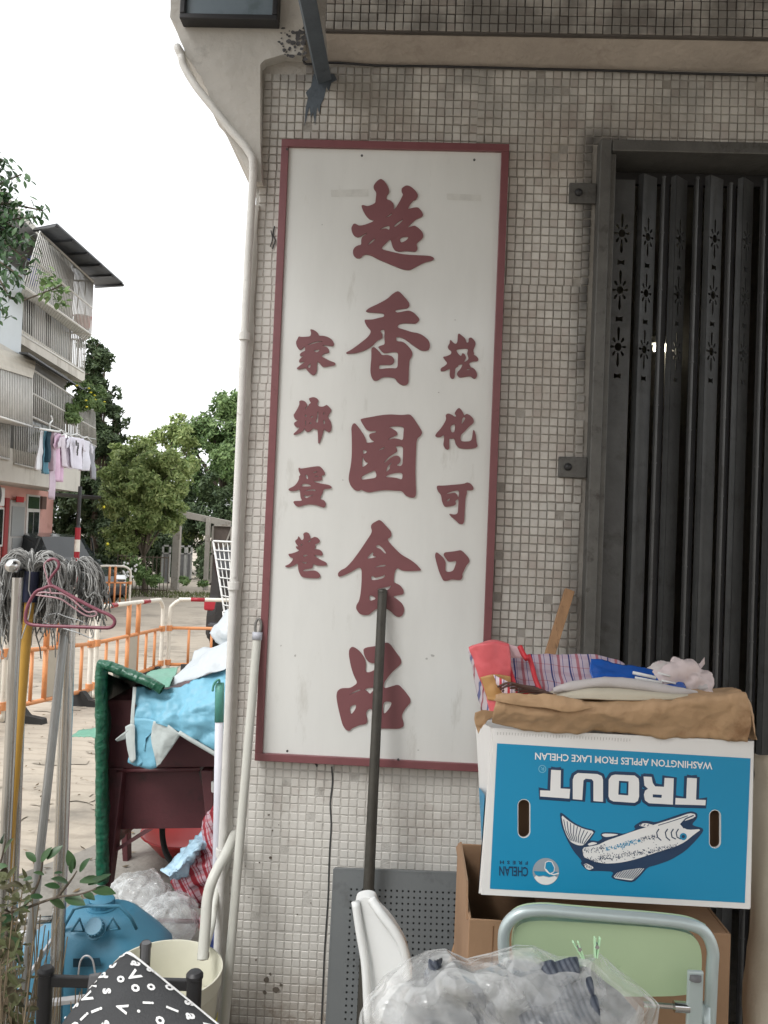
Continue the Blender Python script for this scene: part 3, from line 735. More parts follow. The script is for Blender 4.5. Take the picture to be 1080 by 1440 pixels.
bk.box(XL, XL + .2, WY + .22, WY + 5.5, 0, 3.6)
bk.box(XL + .2, XR, WY + 5.3, WY + 5.5, 0, 3.6)
bk.box(XR, XR + .2, WY + .0, WY + 5.5, 0, 3.6)
bk.box(XL, XR + .3, WY + .22, WY + 5.6, 3.6, 3.75)
bk.build('rear_wall', M_['plaster'], shop)
fl = MB(); fl.box(XL + .2, XR, WY + .22, WY + 5.3, .006, .03); fl.build('floor', M_['apron'], shop)
# beam over the shopfront: tiled front, plaster underside
BY = 2.20
bm_ = MB()
bm_.hexa([(-.30, BY + .012, 2.918), (XR, BY + .012, 2.918), (XR, WY - .001, ZB), (-.30, WY - .001, ZB), (-.30, BY + .012, 3.6), (XR, BY + .012, 3.6), (XR, WY - .001, 3.6), (-.30, WY - .001, 3.6)])
bm_.build('beam', M_['plaster_soffit'], shop)
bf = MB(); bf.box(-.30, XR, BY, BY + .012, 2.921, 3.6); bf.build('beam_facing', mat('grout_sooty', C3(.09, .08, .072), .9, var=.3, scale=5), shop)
# corner bracket: traced in the wall plane, 3 cm proud
pts = [(240, -60), (240, 0), (239, 24), (247, 36), (252, 58), (262, 78), (271, 91), (287, 118), (303, 154), (321, 195), (337, 218), (350, 240), (354, 256), (368, 256), (366, 200), (366, 140), (366, 90), (372, 84), (400, 76), (424, 78), (428, 60), (426, 30), (424, -60)]
BRY = WY - .035
PB = Vector((0, BRY, 0)); NY = Vector((0, 1, 0))
loc2 = []
for (x, y) in pts:
    p = onplane(x, y, PB, NY); loc2.append((p.x, p.z))
br = MB()
rag = []
for i in range(len(loc2)):
    a, b = loc2[i], loc2[(i + 1) % len(loc2)]
    n_ = max(1, int(math.hypot(b[0] - a[0], b[1] - a[1]) / .018))
    for k in range(n_):
        t = k / n_
        x = a[0] + (b[0] - a[0]) * t; z = a[1] + (b[1] - a[1]) * t
        j = noise.noise(Vector((x * 40, z * 40, 0))) * .006 if i < 12 else 0
        rag.append((x + j, z + j))
br.poly([rag], lambda x, z: Vector((x, BRY, z)), depth=.4)
br.build('corner_bracket', M_['plaster'], shop)
# thin plaster strip down the corner
cs = MB()
for k in range(60):
    z0 = 2.45 * k / 60; z1 = 2.45 * (k + 1) / 60
    a0 = noise.noise(Vector((z0 * 9, 0, 3))) * .007; a1 = noise.noise(Vector((z1 * 9, 0, 3))) * .007
    x0 = XL + .012 + a0 - (1 - z0 / 2.45) * .0; x1 = XL + .012 + a1
    cs.hexa([(XL - .012, WY - .010, z0), (x0, WY - .010, z0), (x0, WY, z0), (XL - .012, WY + .1, z0), (XL - .012, WY - .010, z1), (x1, WY - .010, z1), (x1, WY, z1), (XL - .012, WY + .1, z1)])
cs.build('corner_strip', M_['plaster'], shop)
# framed blue grey panel on the bracket
def quad_px(pl, Y): return [onplane(x, y, Vector((0, Y, 0)), NY) for (x, y) in pl]
q = quad_px([(266, 32), (386, 36), (388, -90), (266, -92)], BRY)
pn = thing('wall_panel', 'blue grey glazed panel in a thick black frame high on the corner bracket', 'panel', (q[0].x, BRY - .02, q[0].z))
mb = MB(); mb.box(q[0].x, q[1].x, BRY - .03, BRY - .002, q[0].z, q[2].z)
mb.build('glass', mat('panel_glass', C3(.20, .25, .29), .3, var=.1, scale=4, spec=.6, dirt=C3(.14, .18, .2), dscale=8), pn)
mb = MB()
t = .016
mb.box(q[0].x - t, q[1].x + t, BRY - .045, BRY - .002, q[0].z - t, q[0].z)
mb.box(q[0].x - t, q[0].x, BRY - .045, BRY - .002, q[0].z, q[2].z)
mb.box(q[1].x, q[1].x + t, BRY - .045, BRY - .002, q[0].z, q[2].z)
mb.build('frame', M_['black'], pn, bevel=.003)

# --- tiles
P_ = .0246
def whitewash(m, col, amt):
    """old whitewash brushed over the lower wall and the strip left of the sign; soil splash at the foot"""
    nt = m.node_tree; N, L = nt.nodes, nt.links
    b = N['Principled BSDF']; src = b.inputs['Base Color'].links[0].from_socket
    geo = N.new('ShaderNodeNewGeometry'); sp = N.new('ShaderNodeSeparateXYZ'); L.new(geo.outputs['Position'], sp.inputs[0])
    nz = N.new('ShaderNodeTexNoise'); nz.inputs['Scale'].default_value = 5; nz.inputs['Detail'].default_value = 7; nz.inputs['Roughness'].default_value = .7
    L.new(geo.outputs['Position'], nz.inputs['Vector'])
    def mrr(a, lo, hi, c=0, d=1):
        q = N.new('ShaderNodeMapRange'); q.interpolation_type = 'SMOOTHSTEP'
        for i, v in enumerate((lo, hi, c, d)): q.inputs[i + 1].default_value = v
        L.new(a, q.inputs[0]); return q.outputs[0]
    def mth(op, a, b_):
        q = N.new('ShaderNodeMath'); q.operation = op; q.use_clamp = True
        L.new(a, q.inputs[0])
        if isinstance(b_, float): q.inputs[1].default_value = b_
        else: L.new(b_, q.inputs[1])
        return q.outputs[0]
    k = mth('MAXIMUM', mrr(sp.outputs['Z'], 1.15, .7), mth('MULTIPLY', mrr(sp.outputs['X'], -.40, -.43), mrr(sp.outputs['Z'], 2.65, 2.45)))
    k = mth('MULTIPLY', k, mrr(nz.outputs['Fac'], .36, .52, .15, 1)); k = mth('MULTIPLY', k, amt)
    mx = N.new('ShaderNodeMixRGB'); mx.inputs[2].default_value = col
    L.new(k, mx.inputs[0]); L.new(src, mx.inputs[1])
    k2 = mth('MULTIPLY', mrr(sp.outputs['Z'], .30, .0), mrr(nz.outputs['Fac'], .38, .58, .1, 1))
    m2 = N.new('ShaderNodeMixRGB'); m2.inputs[2].default_value = C3(.20, .155, .115)
    L.new(k2, m2.inputs[0]); L.new(mx.outputs[0], m2.inputs[1]); L.new(m2.outputs[0], b.inputs['Base Color'])
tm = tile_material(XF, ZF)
whitewash(tm, C3(.62, .605, .565), .8)
whitewash(M_['grout'], C3(.50, .485, .45), .92)
tile_me = None
def tile_geo(hw=.0109, t=.0042, c=.0016):
    v = []
    for (a, y) in ((hw, 0), (hw - .0002, -t + c), (hw - c, -t)):
        v += [(-a, y, -a), (a, y, -a), (a, y, a), (-a, y, a)]
    f = [(8, 9, 10, 11)]
    for r in (0, 4):
        for k in range(4):
            f.append((r + k, r + (k + 1) % 4, r + 4 + (k + 1) % 4, r + 4 + k))
    return v, f
TV, TF = tile_geo()
def tile_spots():
    out = []
    nx = int((XR - XL) / P_); nz_ = int(3.1 / P_)
    for j in range(nz_):
        for i in range(nx):
            # sheets of 12x12 tiles are set slightly out of line with each other
            si, sj = i // 13, j // 13
            r1 = noise.random_unit_vector() if False else None
            hsh = math.sin(si * 12.9898 + sj * 78.233) * 43758.5453
            hx = (hsh - math.floor(hsh) - .5) * .0045
            hz = ((hsh * 7.7) - math.floor(hsh * 7.7) - .5) * .0045
            x = XL + .022 + i * P_ + hx; z = .012 + j * P_ + hz
            if z > ZB - .006: continue
            if x > XF - .012 and z < ZF + .012: continue
            if x > XR - .02: continue
            if -.41 < x < .225 and .835 < z < 2.62: continue         # behind the sign
            if x < -.36 and z > 2.86 - .0: continue
            out.append((x, WY, z))
    # beam facing
    P2 = .0246
    for j in range(26):
        for i in range(int((XR + .30) / P2)):
            out.append((-.287 + i * P2 + noise.noise(Vector((i // 12, j // 12, 5))) * .003, BY, 2.937 + j * P2))
    return out
spots = tile_spots()
def inview(p):
    d = CM.transposed() @ (Vector(p) - CAM)
    px = 540 + F_PX * d.x / -d.z; py = 720 - F_PX * d.y / -d.z
    return px, py, -d.z
sc_ = []
for i, s_ in enumerate(spots):
    px, py, dd = inview(s_)
    ok = 0 < px < 1080 and 0 < py < 1440 and not (py > 1210 and 455 < px < 1080) and not (px > 655 and py > 905)
    if ok: sc_.append((dd, i))
sc_.sort()
# the tiles nearest the camera (largest in the picture) are separate objects
single = set(i for (_, i) in sc_[:300])
me_t = bpy.data.meshes.new('tile')
me_t.from_pydata(TV, [], TF); me_t.materials.append(tm)
fld = MB()
for i, (x, y, z) in enumerate(spots):
    ry = (rnd.random() - .5) * .05; tx = (rnd.random() - .5) * .03; tz = (rnd.random() - .5) * .03
    jx = (rnd.random() - .5) * .0016; jz = (rnd.random() - .5) * .0016
    miss = rnd.random() < .012
    if i in single:
        o = bpy.data.objects.new('tile', me_t); COL.objects.link(o); o.parent = shop
        o.location = (x + jx - .6, y - 2.6, z + jz); o.rotation_euler = (tx, ry, tz)
        continue
    if miss and y == WY: continue
    E = Matrix.Translation((x + jx, y, z + jz)) @ Matrix.Rotation(ry, 4, 'Y') @ Matrix.Rotation(tx, 4, 'X') @ Matrix.Rotation(tz, 4, 'Z')
    fld.add([E @ Vector(v) for v in TV], TF)
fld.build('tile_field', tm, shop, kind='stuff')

# black paint run under the strut foot
pr = MB()
def wp(px, py, off=.006): return onplane(px, py, Vector((0, WY - off, 0)), NY)
rp = [(441, 104), (470, 104), (474, 112), (466, 116), (462, 128), (459, 122), (455, 140), (451, 147), (449, 160), (446, 150), (443, 176), (440, 158), (437, 165), (435, 150), (428, 178), (430, 150), (433, 138), (430, 130), (437, 122)]
pr.poly([[(a, b) for a, b in rp]], lambda x, y: wp(x, y, .0062), depth=.0015)
pr.build('paint_run', M_['blue_steel'], shop)

# ------------------------------------------------------------------ canopy over the shopfront (mostly above the frame) with its strut
can = thing('canopy', 'dark blue grey steel strut carrying the canopy above the shopfront', 'canopy', (.7, 1.6, 3.3))
a = onplane(454, 107, Vector((0, WY - .02, 0)), NY)
b = at(428, -20, 1.92)
dirv = (b - a)
top = a + dirv * ((3.28 - a.z) / dirv.z)
st = MB(); st.bar(a, top, .042, .042)
st.build('strut', M_['blue_steel'], can, bevel=.002)
st = MB()
for xx in (1.5, 2.6): st.bar((xx, WY - .02, a.z), (xx, top.y, 3.28), .04, .04)
st.build('strut', M_['blue_steel'], can, bevel=.002)
st = MB(); st.box(top.x - .4, 3.2, -1.7, -1.66, 3.28, 3.32); st.box(top.x - .4, 3.2, .4, .44, 3.28, 3.32); st.box(top.x - .4, 3.2, 1.5, 1.54, 3.28, 3.32)
for xx in (top.x - .4, .7, 1.6, 2.6): st.box(xx, xx + .04, -1.7, 2.2, 3.32, 3.36)
st.build('rafter', M_['blue_steel'], can)
cp = MB()
n = 90
for i in range(n):
    x0 = top.x - .5 + (3.9) * i / n; x1 = top.x - .5 + 3.9 * (i + 1) / n
    h = lambda x: 3.375 + .012 * math.sin(x * 60)
    cp.add([(x0, -1.9, h(x0) - .06), (x1, -1.9, h(x1) - .06), (x1, BY, h(x1) + .08), (x0, BY, h(x0) + .08)], [(0, 1, 2, 3)])
cp.build('roof_sheet', M_['roof_sheet'], can, solid=.002, smooth=True)  # unseen sheet, lengthened past the camera to shade the top of the wall

# cable along the beam
cpts = [onplane(x, y, Vector((0, WY - .012, 0)), NY) for x, y in [(424, 70), (428, 88), (440, 90), (470, 88), (530, 92), (600, 93), (690, 95), (760, 97), (850, 99), (960, 103), (1080, 106), (1200, 110)]]
cb = MB(); cb.tube(catmull(cpts, 4), .0035, 6)
tag(recenter(cb.build('cable', M_['black'], smooth=True)), 'thin black cable running along the wall right under the beam', 'cable')

# drain pipe at the corner
pp = [(252, 70, .03), (255, 80, .0), (260, 96, -.0), (276, 122, 0), (300, 152, 0), (322, 180, 0), (338, 198, 0), (350, 214, 0), (356, 232, 0)]
pts3 = [onplane(x, y, Vector((0, BRY - .018 + o, 0)), NY) for x, y, o in pp]
x_ = -.509
pts3 = [pts3[0] + Vector((-.0, .3, .03))] + pts3
pts3 += [Vector((x_ + .004, WY - .038, 2.42)), Vector((x_, WY - .034, 2.2)), Vector((x_ - .001, WY - .032, 1.6)), Vector((x_ + .001, WY - .032, .8)), Vector((x_, WY - .032, .02))]
dp = thing('drain_pipe', 'whitish drain pipe bent along the bracket and down the building corner', 'pipe', (x_, WY - .03, 0))
mb = MB(); mb.tube(catmull(pts3, 6), .0115, 12); mb.build('pipe', M_['pipe'], dp, smooth=True)
for z in (2.05, 1.32, .55):
    mb = MB(); mb.lathe((x_, WY - .033, z), [(.011, -.012), (.0165, -.011), (.0165, .011), (.0125, .012)], 14); mb.build('collar', M_['pipe'], dp)

# ------------------------------------------------------------------ folding gate
gt = thing('folding_gate', 'dark grey folding steel gate with pierced flower slats closed across the shopfront', 'gate', (1.1, WY + .05, 0))
mb = MB()
mb.box(XF, XF + .032, WY - .045, WY + .10, 0, ZF)
mb.build('frame_post', M_['frame_steel'], gt, bevel=.003)
mb = MB()
mb.box(XF + .034, XF + .050, WY - .028, WY + .10, 0, ZF - .035)
mb.build('guide_post', M_['frame_steel'], gt, bevel=.002)
mb = MB()
mb.box(XF + .034, XR, WY - .045, WY + .10, ZF - .034, ZF)
mb.build('frame_head', M_['frame_steel'], gt, bevel=.003)
for (px, py) in ((816, 272), (801, 657)):
    p = onplane(px, py, Vector((0, WY - .012, 0)), NY)
    mb = MB(); mb.box(p.x - .032, XF - .001, WY - .016, WY - .004, p.z - .030, p.z + .030)
    lg = mb.build('lug', M_['frame_steel'], gt, bevel=.002)
    mb = MB(); mb.lathe((p.x - .006, WY - .016, p.z), [(.0, -.0), (.011, 0), (.011, .007), (.006, .012), (0, .013)][::-1] if False else [(.011, 0), (.011, .006), (.006, .011), (.0005, .012)], 12, Vector((0, -1, 0)))
    mb.build('bolt', M_['gate_dark'], lg, smooth=True)
# slats with real pierced flowers; loops in (x,z) on the slat face
def flower(cx, cz, s):
    L_ = []
    for k in range(8):
        an = k * math.pi / 4 + math.pi / 2
        r0, r1 = .30 * s, (.98 * s if k % 4 == 0 else .62 * s)
        wd = .085 * s
        u = (math.cos(an) * .62, math.sin(an)); v = (-math.sin(an) * .8, math.cos(an) * .8)
        L_.append([(cx + u[0] * r0 + v[0] * wd * .5, cz + u[1] * r0 + v[1] * wd * .5), (cx + u[0] * r1 * .85 + v[0] * wd, cz + u[1] * r1 * .85 + v[1] * wd),
                   (cx + u[0] * r1, cz + u[1] * r1), (cx + u[0] * r1 * .85 - v[0] * wd, cz + u[1] * r1 * .85 - v[1] * wd), (cx + u[0] * r0 - v[0] * wd * .5, cz + u[1] * r0 - v[1] * wd * .5)][::-1])
    L_.append([(cx + .17 * s * math.cos(a * math.pi / 4), cz + .2 * s * math.sin(a * math.pi / 4)) for a in range(8)][::-1])
    return L_
def bowtie(cx, cz, s):
    return [[(cx - .2 * s, cz + .16 * s), (cx - .2 * s, cz - .16 * s), (cx, cz - .09 * s), (cx + .2 * s, cz - .16 * s), (cx + .2 * s, cz + .16 * s), (cx, cz + .09 * s)]]
zfl = [2.400, 2.232, 2.064]
def slat(x0, wd, yc, ang, zt=2.585):
    """one upright pleat: pierced plate between two rods"""
    hw = wd / 2
    holes = []
    for k, zc in enumerate(zfl):
        holes += flower(0, zc, .062) + bowtie(0, zc - .086, .05)
    ca, sa = math.cos(ang), math.sin(ang)
    def to3(x, z): return Vector((x0 + x * ca, yc + x * sa, z))
    outer = [(-hw, .02), (hw, .02), (hw, 1.8), (hw, zt), (-hw, zt), (-hw, 1.8)]
    mb = MB()
    mb.poly([outer] + holes, to3, depth=.002, nrm=Vector((sa, -ca, 0)))
    # folded lips along both edges
    for sg in (-1, 1):
        c0 = to3(sg * hw, 0)
        nb = Vector((-sa, ca, 0))
        mb.hexa([Vector((c0.x, c0.y, .02)), Vector((c0.x + .003 * ca, c0.y + .003 * sa, .02)), Vector((c0.x + .003 * ca, c0.y, .02)) + nb * .018, Vector((c0.x, c0.y, .02)) + nb * .018,
                 Vector((c0.x, c0.y, zt)), Vector((c0.x + .003 * ca, c0.y + .003 * sa, zt)), Vector((c0.x + .003 * ca, c0.y, zt)) + nb * .018, Vector((c0.x, c0.y, zt)) + nb * .018])
    return mb
gx = XF + .052
first = True
pos = []
xx = gx + .030
slat(xx, .062, WY + .005, 0.0, 2.56).build('slat', M_['gate_steel'], gt)
xx += .083
k = 0
while xx < XR - .05:
    pos.append(xx); xx += .098
for i, x0 in enumerate(pos):
    yo = WY + .028 + (.012 if i % 2 else 0)
    slat(x0, .056, yo, R(40 if i % 2 else 32), 2.585).build('slat', M_['gate_steel'], gt)
    # hinge knuckle rods between the pleats, in lengths
    rx = x0 + .036
    mb = MB()
    z = .03
    while z < 2.56:
        zt_ = min(z + .17 + .03 * (i % 3), 2.575)
        mb.tube([(rx, WY + .012, z), (rx, WY + .012, zt_ - .004)], .0045, 8)
        mb.tube([(rx, WY + .012, zt_ - .004), (rx, WY + .012, zt_)], .0062, 8)
        z = zt_
    mb.build('hinge_rod', M_['galv'] if False else M_['gate_steel'], gt)
    mb = MB(); mb.box(rx + .004, x0 + .098 - .031, WY + .05, WY + .053, .02, 2.57); mb.build('back_strip', M_['gate_dark'], gt)
mb = MB(); mb.box(gx, XR, WY + .085, WY + .10, 2.585, ZF - .036); mb.build('track', M_['gate_dark'], gt)
# fluorescent tube burning far inside the shop, seen as glints through the flowers
lm = bpy.data.materials.new('tube_glow'); lm.use_nodes = True
e_ = lm.node_tree.nodes['Principled BSDF']; e_.inputs['Emission Color'].default_value = (1, .93, .72, 1); e_.inputs['Emission Strength'].default_value = 5
lt = thing('ceiling_lamp', 'lit tube lamp inside the shop glinting through the pierced flowers of the gate', 'lamp', (1.6, 6.0, 2.9))
zz = 2.968
mb = MB(); mb.tube([(1.8, 6.0, zz), (3.9, 6.0, zz)], .028, 10); mb.build('tube', lm, lt, smooth=True)
mb = MB(); mb.box(1.75, 3.95, 5.96, 6.04, zz + .03, zz + .08); mb.build('housing', M_['white_plastic'], lt)

# ------------------------------------------------------------------ the signboard
SG0 = (-.424, .243, .819, 2.636)
sg = thing('signboard', 'tall white signboard with maroon frame and large maroon brushed characters on the tiled wall', 'sign', (-.09, WY, .819))
fr_w = .022
SY = WY - .030
mb = MB(); mb.box(SG0[0] + .015, SG0[1] - .015, SY, WY - .004, SG0[2] + .015, SG0[3] - .015); mb.build('board', M_['signwhite'], sg)
x0, x1, z0, z1 = SG0
for (a, b, c, d) in ((x0, x1, z1 - fr_w, z1), (x0, x1, z0, z0 + fr_w), (x0, x0 + fr_w, z0 + fr_w, z1 - fr_w), (x1 - fr_w, x1, z0 + fr_w, z1 - fr_w)):
    mb = MB(); mb.box(a, b, SY - .010, WY - .002, c, d); mb.build('frame_bar', M_['red_frame'], sg, bevel=.0015)
GL = GLYPHS
for (gx0, gy0, sc, loops) in GL:
    ls = []
    for lp in loops:
        q = [(gx0 + a / sc, gy0 + b / sc) for (a, b) in lp]
        ls.append(chaikin(q, 2, .22))
    mb = MB()
    mb.poly(ls, lambda x, y: onplane(x, y, Vector((0, SY - .004, 0)), NY), depth=.004)
    mb.build('character', M_['red_glyph'], sg)
# broken plaster edge by the strut
mb = MB(); rb_ = random.Random(2)
for k in range(60):
    x, y = rb_.uniform(392, 430), rb_.uniform(38, 84)
    if x < 410 and y > 62 and rb_.random() < .5: continue
    c = onplane(x, y, Vector((0, BRY - .002, 0)), NY); r_s = rb_.uniform(.002, .0095)
    mb.poly([[(c.x + r_s * rb_.uniform(.5, 1.2) * math.cos(a * .9), c.z + r_s * rb_.uniform(.4, 1.1) * math.sin(a * .9)) for a in range(7)]], lambda x, z: Vector((x, BRY - .0015 - k * .00004, z)), depth=.0)
mb.build('broken_edge', mat('broken_dark', C3(.09, .09, .095), .9, var=.4, scale=40), shop, kind='stuff')

# scratches, an old joint and pencil-like marks on the tiles
m_mark = mat('dark_mark', C3(.05, .05, .05), .8)
def stroke(pts, r_, name, off=.0075, par=shop, m=m_mark):
    q = MB(); q.tube(catmull([onplane(x, y, Vector((0, WY - off, 0)), NY) for x, y in pts], 3), r_, 5, flat=Vector((0, 1, 0))); return q.build(name, m, par)
stroke([(386, 318), (384, 330), (387, 338), (383, 350)], .0022, 'scratch'); stroke([(381, 324), (383, 336), (380, 347)], .0016, 'scratch')
cr_ = [(466, 1078), (467, 1100), (465, 1130), (466, 1160), (464, 1195), (463, 1222), (461, 1260), (458, 1300), (456, 1340), (454, 1390), (452, 1440)]
stroke([(x + rnd.uniform(-.8, .8), y) for x, y in cr_], .0024, 'wall_crack', .0052)
stroke([(440, 1069), (443, 1073), (446, 1078)], .003, 'scratch')
for (x, y, s_) in ((378, 1146, .004), (383, 1168, .003), (392, 1160, .002), (380, 1206, .005), (365, 1213, .003), (345, 1218, .002), (350, 1262, .002), (356, 1250, .003), (375, 1378, .010), (388, 1392, .012), (372, 1396, .007), (380, 1370, .005), (395, 1385, .006), (360, 1350, .004), (437, 1270, .003), (418, 1286, .0025)):
    c = onplane(x, y, Vector((0, WY - .0058, 0)), NY); q = MB()
    q.poly([[(c.x + s_ * rnd.uniform(.5, 1) * math.cos(a), c.z + s_ * rnd.uniform(.5, 1.1) * math.sin(a)) for a in [k * .7 for k in range(9)]]], lambda x, z: Vector((x, WY - .0058, z)), depth=.0003)
    q.build('chip', mat('chip', C3(.13, .11, .09), .9) if 'chip' not in bpy.data.materials else bpy.data.materials['chip'], shop)
# fixings and faint tape scars on the signboard
for (x, y) in ((404, 210), (509, 219), (667, 225), (404, 1056), (560, 1068)):
    c = onplane(x, y, Vector((0, SY - .010, 0)), NY); q = MB(); q.lathe(c, [(.0035, 0), (.0035, .002), (.0005, .003)], 8, Vector((0, -1, 0))); q.build('screw', m_mark, sg)
m_scar = mat('tape_scar', C3(.57, .57, .54), .5, var=.1, scale=30)
for pl_ in ([(465, 267), (518, 266), (518, 276), (466, 277)], [(628, 272), (676, 274), (677, 283), (629, 281)]):
    q = MB(); q.poly([pl_], lambda x, y: onplane(x, y, Vector((0, SY - .0006, 0)), NY)); q.build('tape_scar', m_scar, sg)
m_smud = mat('smudge', C3(.40, .40, .38), .6, var=.2, scale=30)
for (x, y, s_) in ((608, 922, 3), (600, 926, 2), (415, 922, 2), (395, 908, 1.6), (588, 1055, 1.5), (482, 675, 1.2), (617, 552, 1.4), (453, 316, 1.2), (640, 450, 1.0)):
    q = MB(); q.poly([[(x + s_ * rnd.uniform(.5, 1.3) * math.cos(a), y + s_ * rnd.uniform(.4, .9) * math.sin(a)) for a in [k * .8 for k in range(8)]]], lambda x, y: onplane(x, y, Vector((0, SY - .0007, 0)), NY)); q.build('smudge', m_smud, sg)
# ------------------------------------------------------------------ things leaning on and standing by the wall
def pole_thing(name, label, cat, a, b, r, m, cap=None):
    """a, b: top and bottom of a straight pole"""
    t = thing(name, label, cat, (b.x, b.y, b.z))
    mb = MB(); mb.tube([a, a.lerp(b, .33), a.lerp(b, .66), b], r, 12)
    mb.build('shaft', m, t, smooth=True, auto=50)
    return t
def ground_hit(a, b):
    """extend the line a->b down to the ground"""
    t = (0.0 - a.z) / (b.z - a.z)
    return a + (b - a) * t
# dark pole in front of the sign
a = at(538, 833, SY - .022); b = at(516, 1300, SY - .16)
b = ground_hit(a, b)
t = pole_thing('leaning_pole', 'dark metal pole leaning on the lower half of the white signboard', 'pole', a, b, [.0135, .0145, .0155, .016], M_['dark_pole'])
mb = MB(); d_ = (a - b).normalized(); mb.lathe(a, [(.0138, -.002), (.0145, .0), (.0138, .006), (.008, .010), (.0005, .011)], 14, d_); mb.build('end_cap', M_['dark_pole'], t, smooth=True)
# pale broom pole at the corner, hanging eye at its tip
a = at(363, 880, WY - .045); b = at(341, 1020, WY - .075)
b = ground_hit(a, b)
b.x = at(312, 1440, WY - .20).x; b.y = WY - .2
t = pole_thing('broom_pole', 'pale grey pole with a slotted hanging tip leaning beside the sign at the building corner', 'pole', a + (b - a) * .03, b, .0125, M_['hose'])
d_ = (a - b).normalized()
mb = MB(); mb.tube([a + (b - a) * .033, a + (b - a) * .015], .0145, 12); mb.build('sleeve', mat('sleeve', S(172, 174, 182), .5), t, smooth=True)
lp = []
side = d_.cross(Vector((0, 1, 0))).normalized()
for k in range(17):
    an = 2 * math.pi * k / 16
    lp.append(a + d_ * (-.002 + .022 * math.sin(an)) + side * (.0085 * math.cos(an)))
mb = MB(); mb.tube(lp, .004, 8, cap=False); mb.build('hanging_eye', mat('sleeve_dark', S(112, 110, 106), .5), t, smooth=True)
# wooden stick behind the boxes
a = at(801, 830, WY - .02); b = at(648, 1325, 1.97)
b = ground_hit(a, b)
t = thing('wooden_stick', 'square wooden stick leaning on the tiles between the boxes and the sign', 'stick', (b.x, b.y, 0))
mb = MB(); mb.bar(a, b, .028, .016); mb.build('shaft', M_['wood'], t, bevel=.002)

# perforated grey panel, real holes
c0 = at(470, 1222, 2.19); c1 = at(668, 1229, 2.19); c2 = at(459, 1440, 2.10)
ux = (c1 - c0); W0 = ux.length; ux.normalize()
uz = (c0 - c2).normalized()
hgt = c0.z / uz.z
pb = thing('perforated_panel', 'grey perforated metal panel standing against the bottom of the tiled wall', 'panel', tuple(c0 - uz * hgt))
nn_ = ux.cross(uz).normalized()
if nn_.y > 0: nn_ = -nn_
mb = MB()
def PP(x, z): return c0 + ux * x - uz * z
mg, cell = .042, .0158
nx = int((W0 + .12 - 2 * mg) / cell); nz_ = int((hgt - 2 * mg) / cell)
Wp = nx * cell + 2 * mg; Hp = nz_ * cell + 2 * mg
vs, fs = [], []
for j in range(nz_):
    for i in range(nx):
        cx = mg + (i + .5) * cell; cz = mg + (j + .5) * cell
        h = cell / 2; r_ = .0030
        k = len(vs)
        for (a_, b_) in ((-h, -h), (0, -h), (h, -h), (h, 0), (h, h), (0, h), (-h, h), (-h, 0)):
            vs.append(PP(cx + a_, cz + b_))
        for q in range(8):
            an = math.pi * (1.25 + q * .25)
            vs.append(PP(cx + r_ * math.cos(an), cz + r_ * math.sin(an)))
        for q in range(8):
            fs.append((k + q, k + (q + 1) % 8, k + 8 + (q + 1) % 8, k + 8 + q))
mb.add(vs, fs)
for (xa, xb, za, zb) in ((0, Wp, 0, mg), (0, Wp, Hp - mg, Hp), (0, mg, mg, Hp - mg), (Wp - mg, Wp, mg, Hp - mg)):
    mb.add([PP(xa, za), PP(xb, za), PP(xb, zb), PP(xa, zb)], [(0, 1, 2, 3)])
mb.build('sheet', M_['perf'], pb, solid=.0012)
mb = MB()
for (p, q_) in ((PP(0, 0), PP(Wp, 0)), (PP(0, 0), PP(0, Hp))):
    mb.bar(p + nn_ * -.006, q_ + nn_ * -.006, .006, .014, nn_)
mb.build('rim', M_['perf'], pb, bevel=.001)
mb = MB(); mb.add([PP(.01, .01) - nn_ * .02, PP(Wp - .01, .01) - nn_ * .02, PP(Wp - .01, Hp - .01) - nn_ * .02, PP(.01, Hp - .01) - nn_ * .02], [(0, 1, 2, 3)])
mb.build('backing', M_['black'], pb, solid=.002)

# rubble and dirt at the foot of the wall
mb = MB()
for k in range(140):
    x = rnd.uniform(-.45, .1); y = WY - rnd.random() ** 2 * .22 - .01; s_ = rnd.uniform(.003, .011)
    a1, a2 = rnd.random() * 3, rnd.random() * 3
    E = Matrix.Translation((x, y, .006 + s_ * .5)) @ Matrix.Rotation(a1, 4, 'Z') @ Matrix.Rotation(a2, 4, 'X')
    mb.hexa([E @ Vector((sx * s_ * rnd.uniform(.6, 1), sy * s_ * rnd.uniform(.6, 1), sz * s_ * .7)) for (sx, sy, sz) in ((-1, -1, -1), (1, -1, -1), (1, 1, -1), (-1, 1, -1), (-1, -1, 1), (1, -1, 1), (1, 1, 1), (-1, 1, 1))])
o = mb.build('rubble', mat('rubble', C3(.3, .25, .2), .9, island=.6)); o['kind'] = 'stuff'; tag(recenter(o), 'broken crumbs of tile and mortar on the ground under the tiled wall', 'rubble')

# ------------------------------------------------------------------ brown carton with the apple box on it
bl, brr = at(661, 1258, 1.50), at(1029, 1282, 1.50)
CTZ = .772
cx0, cx1 = bl.x, brr.x
cy0, cy1 = 1.50, 1.86
ct = thing('brown_carton', 'plain brown cardboard carton standing on the ground under the blue apple box', 'carton', ((cx0 + cx1) / 2, 1.7, 0))
mb = MB()
tk = .005
mb.box(cx0, cx1, cy0, cy0 + tk, 0, CTZ); mb.box(cx0, cx1, cy1 - tk, cy1, 0, CTZ)
mb.box(cx1 - tk, cx1, cy0 + tk, cy1 - tk, 0, CTZ); mb.box(cx0 + tk, cx1 - tk, cy0 + tk, cy1 - tk, .004, .01)
mb.box(cx0, cx0 + tk, cy0 + tk, cy1 - tk, 0, CTZ)
mb.box(cx0 + .14, cx1 - tk, cy0 + tk, cy1 - tk, CTZ - .006, CTZ - .001); mb.box(cx0 + tk, cx1 - tk, cy0 + tk, cy1 - tk, CTZ - .35, CTZ - .345)
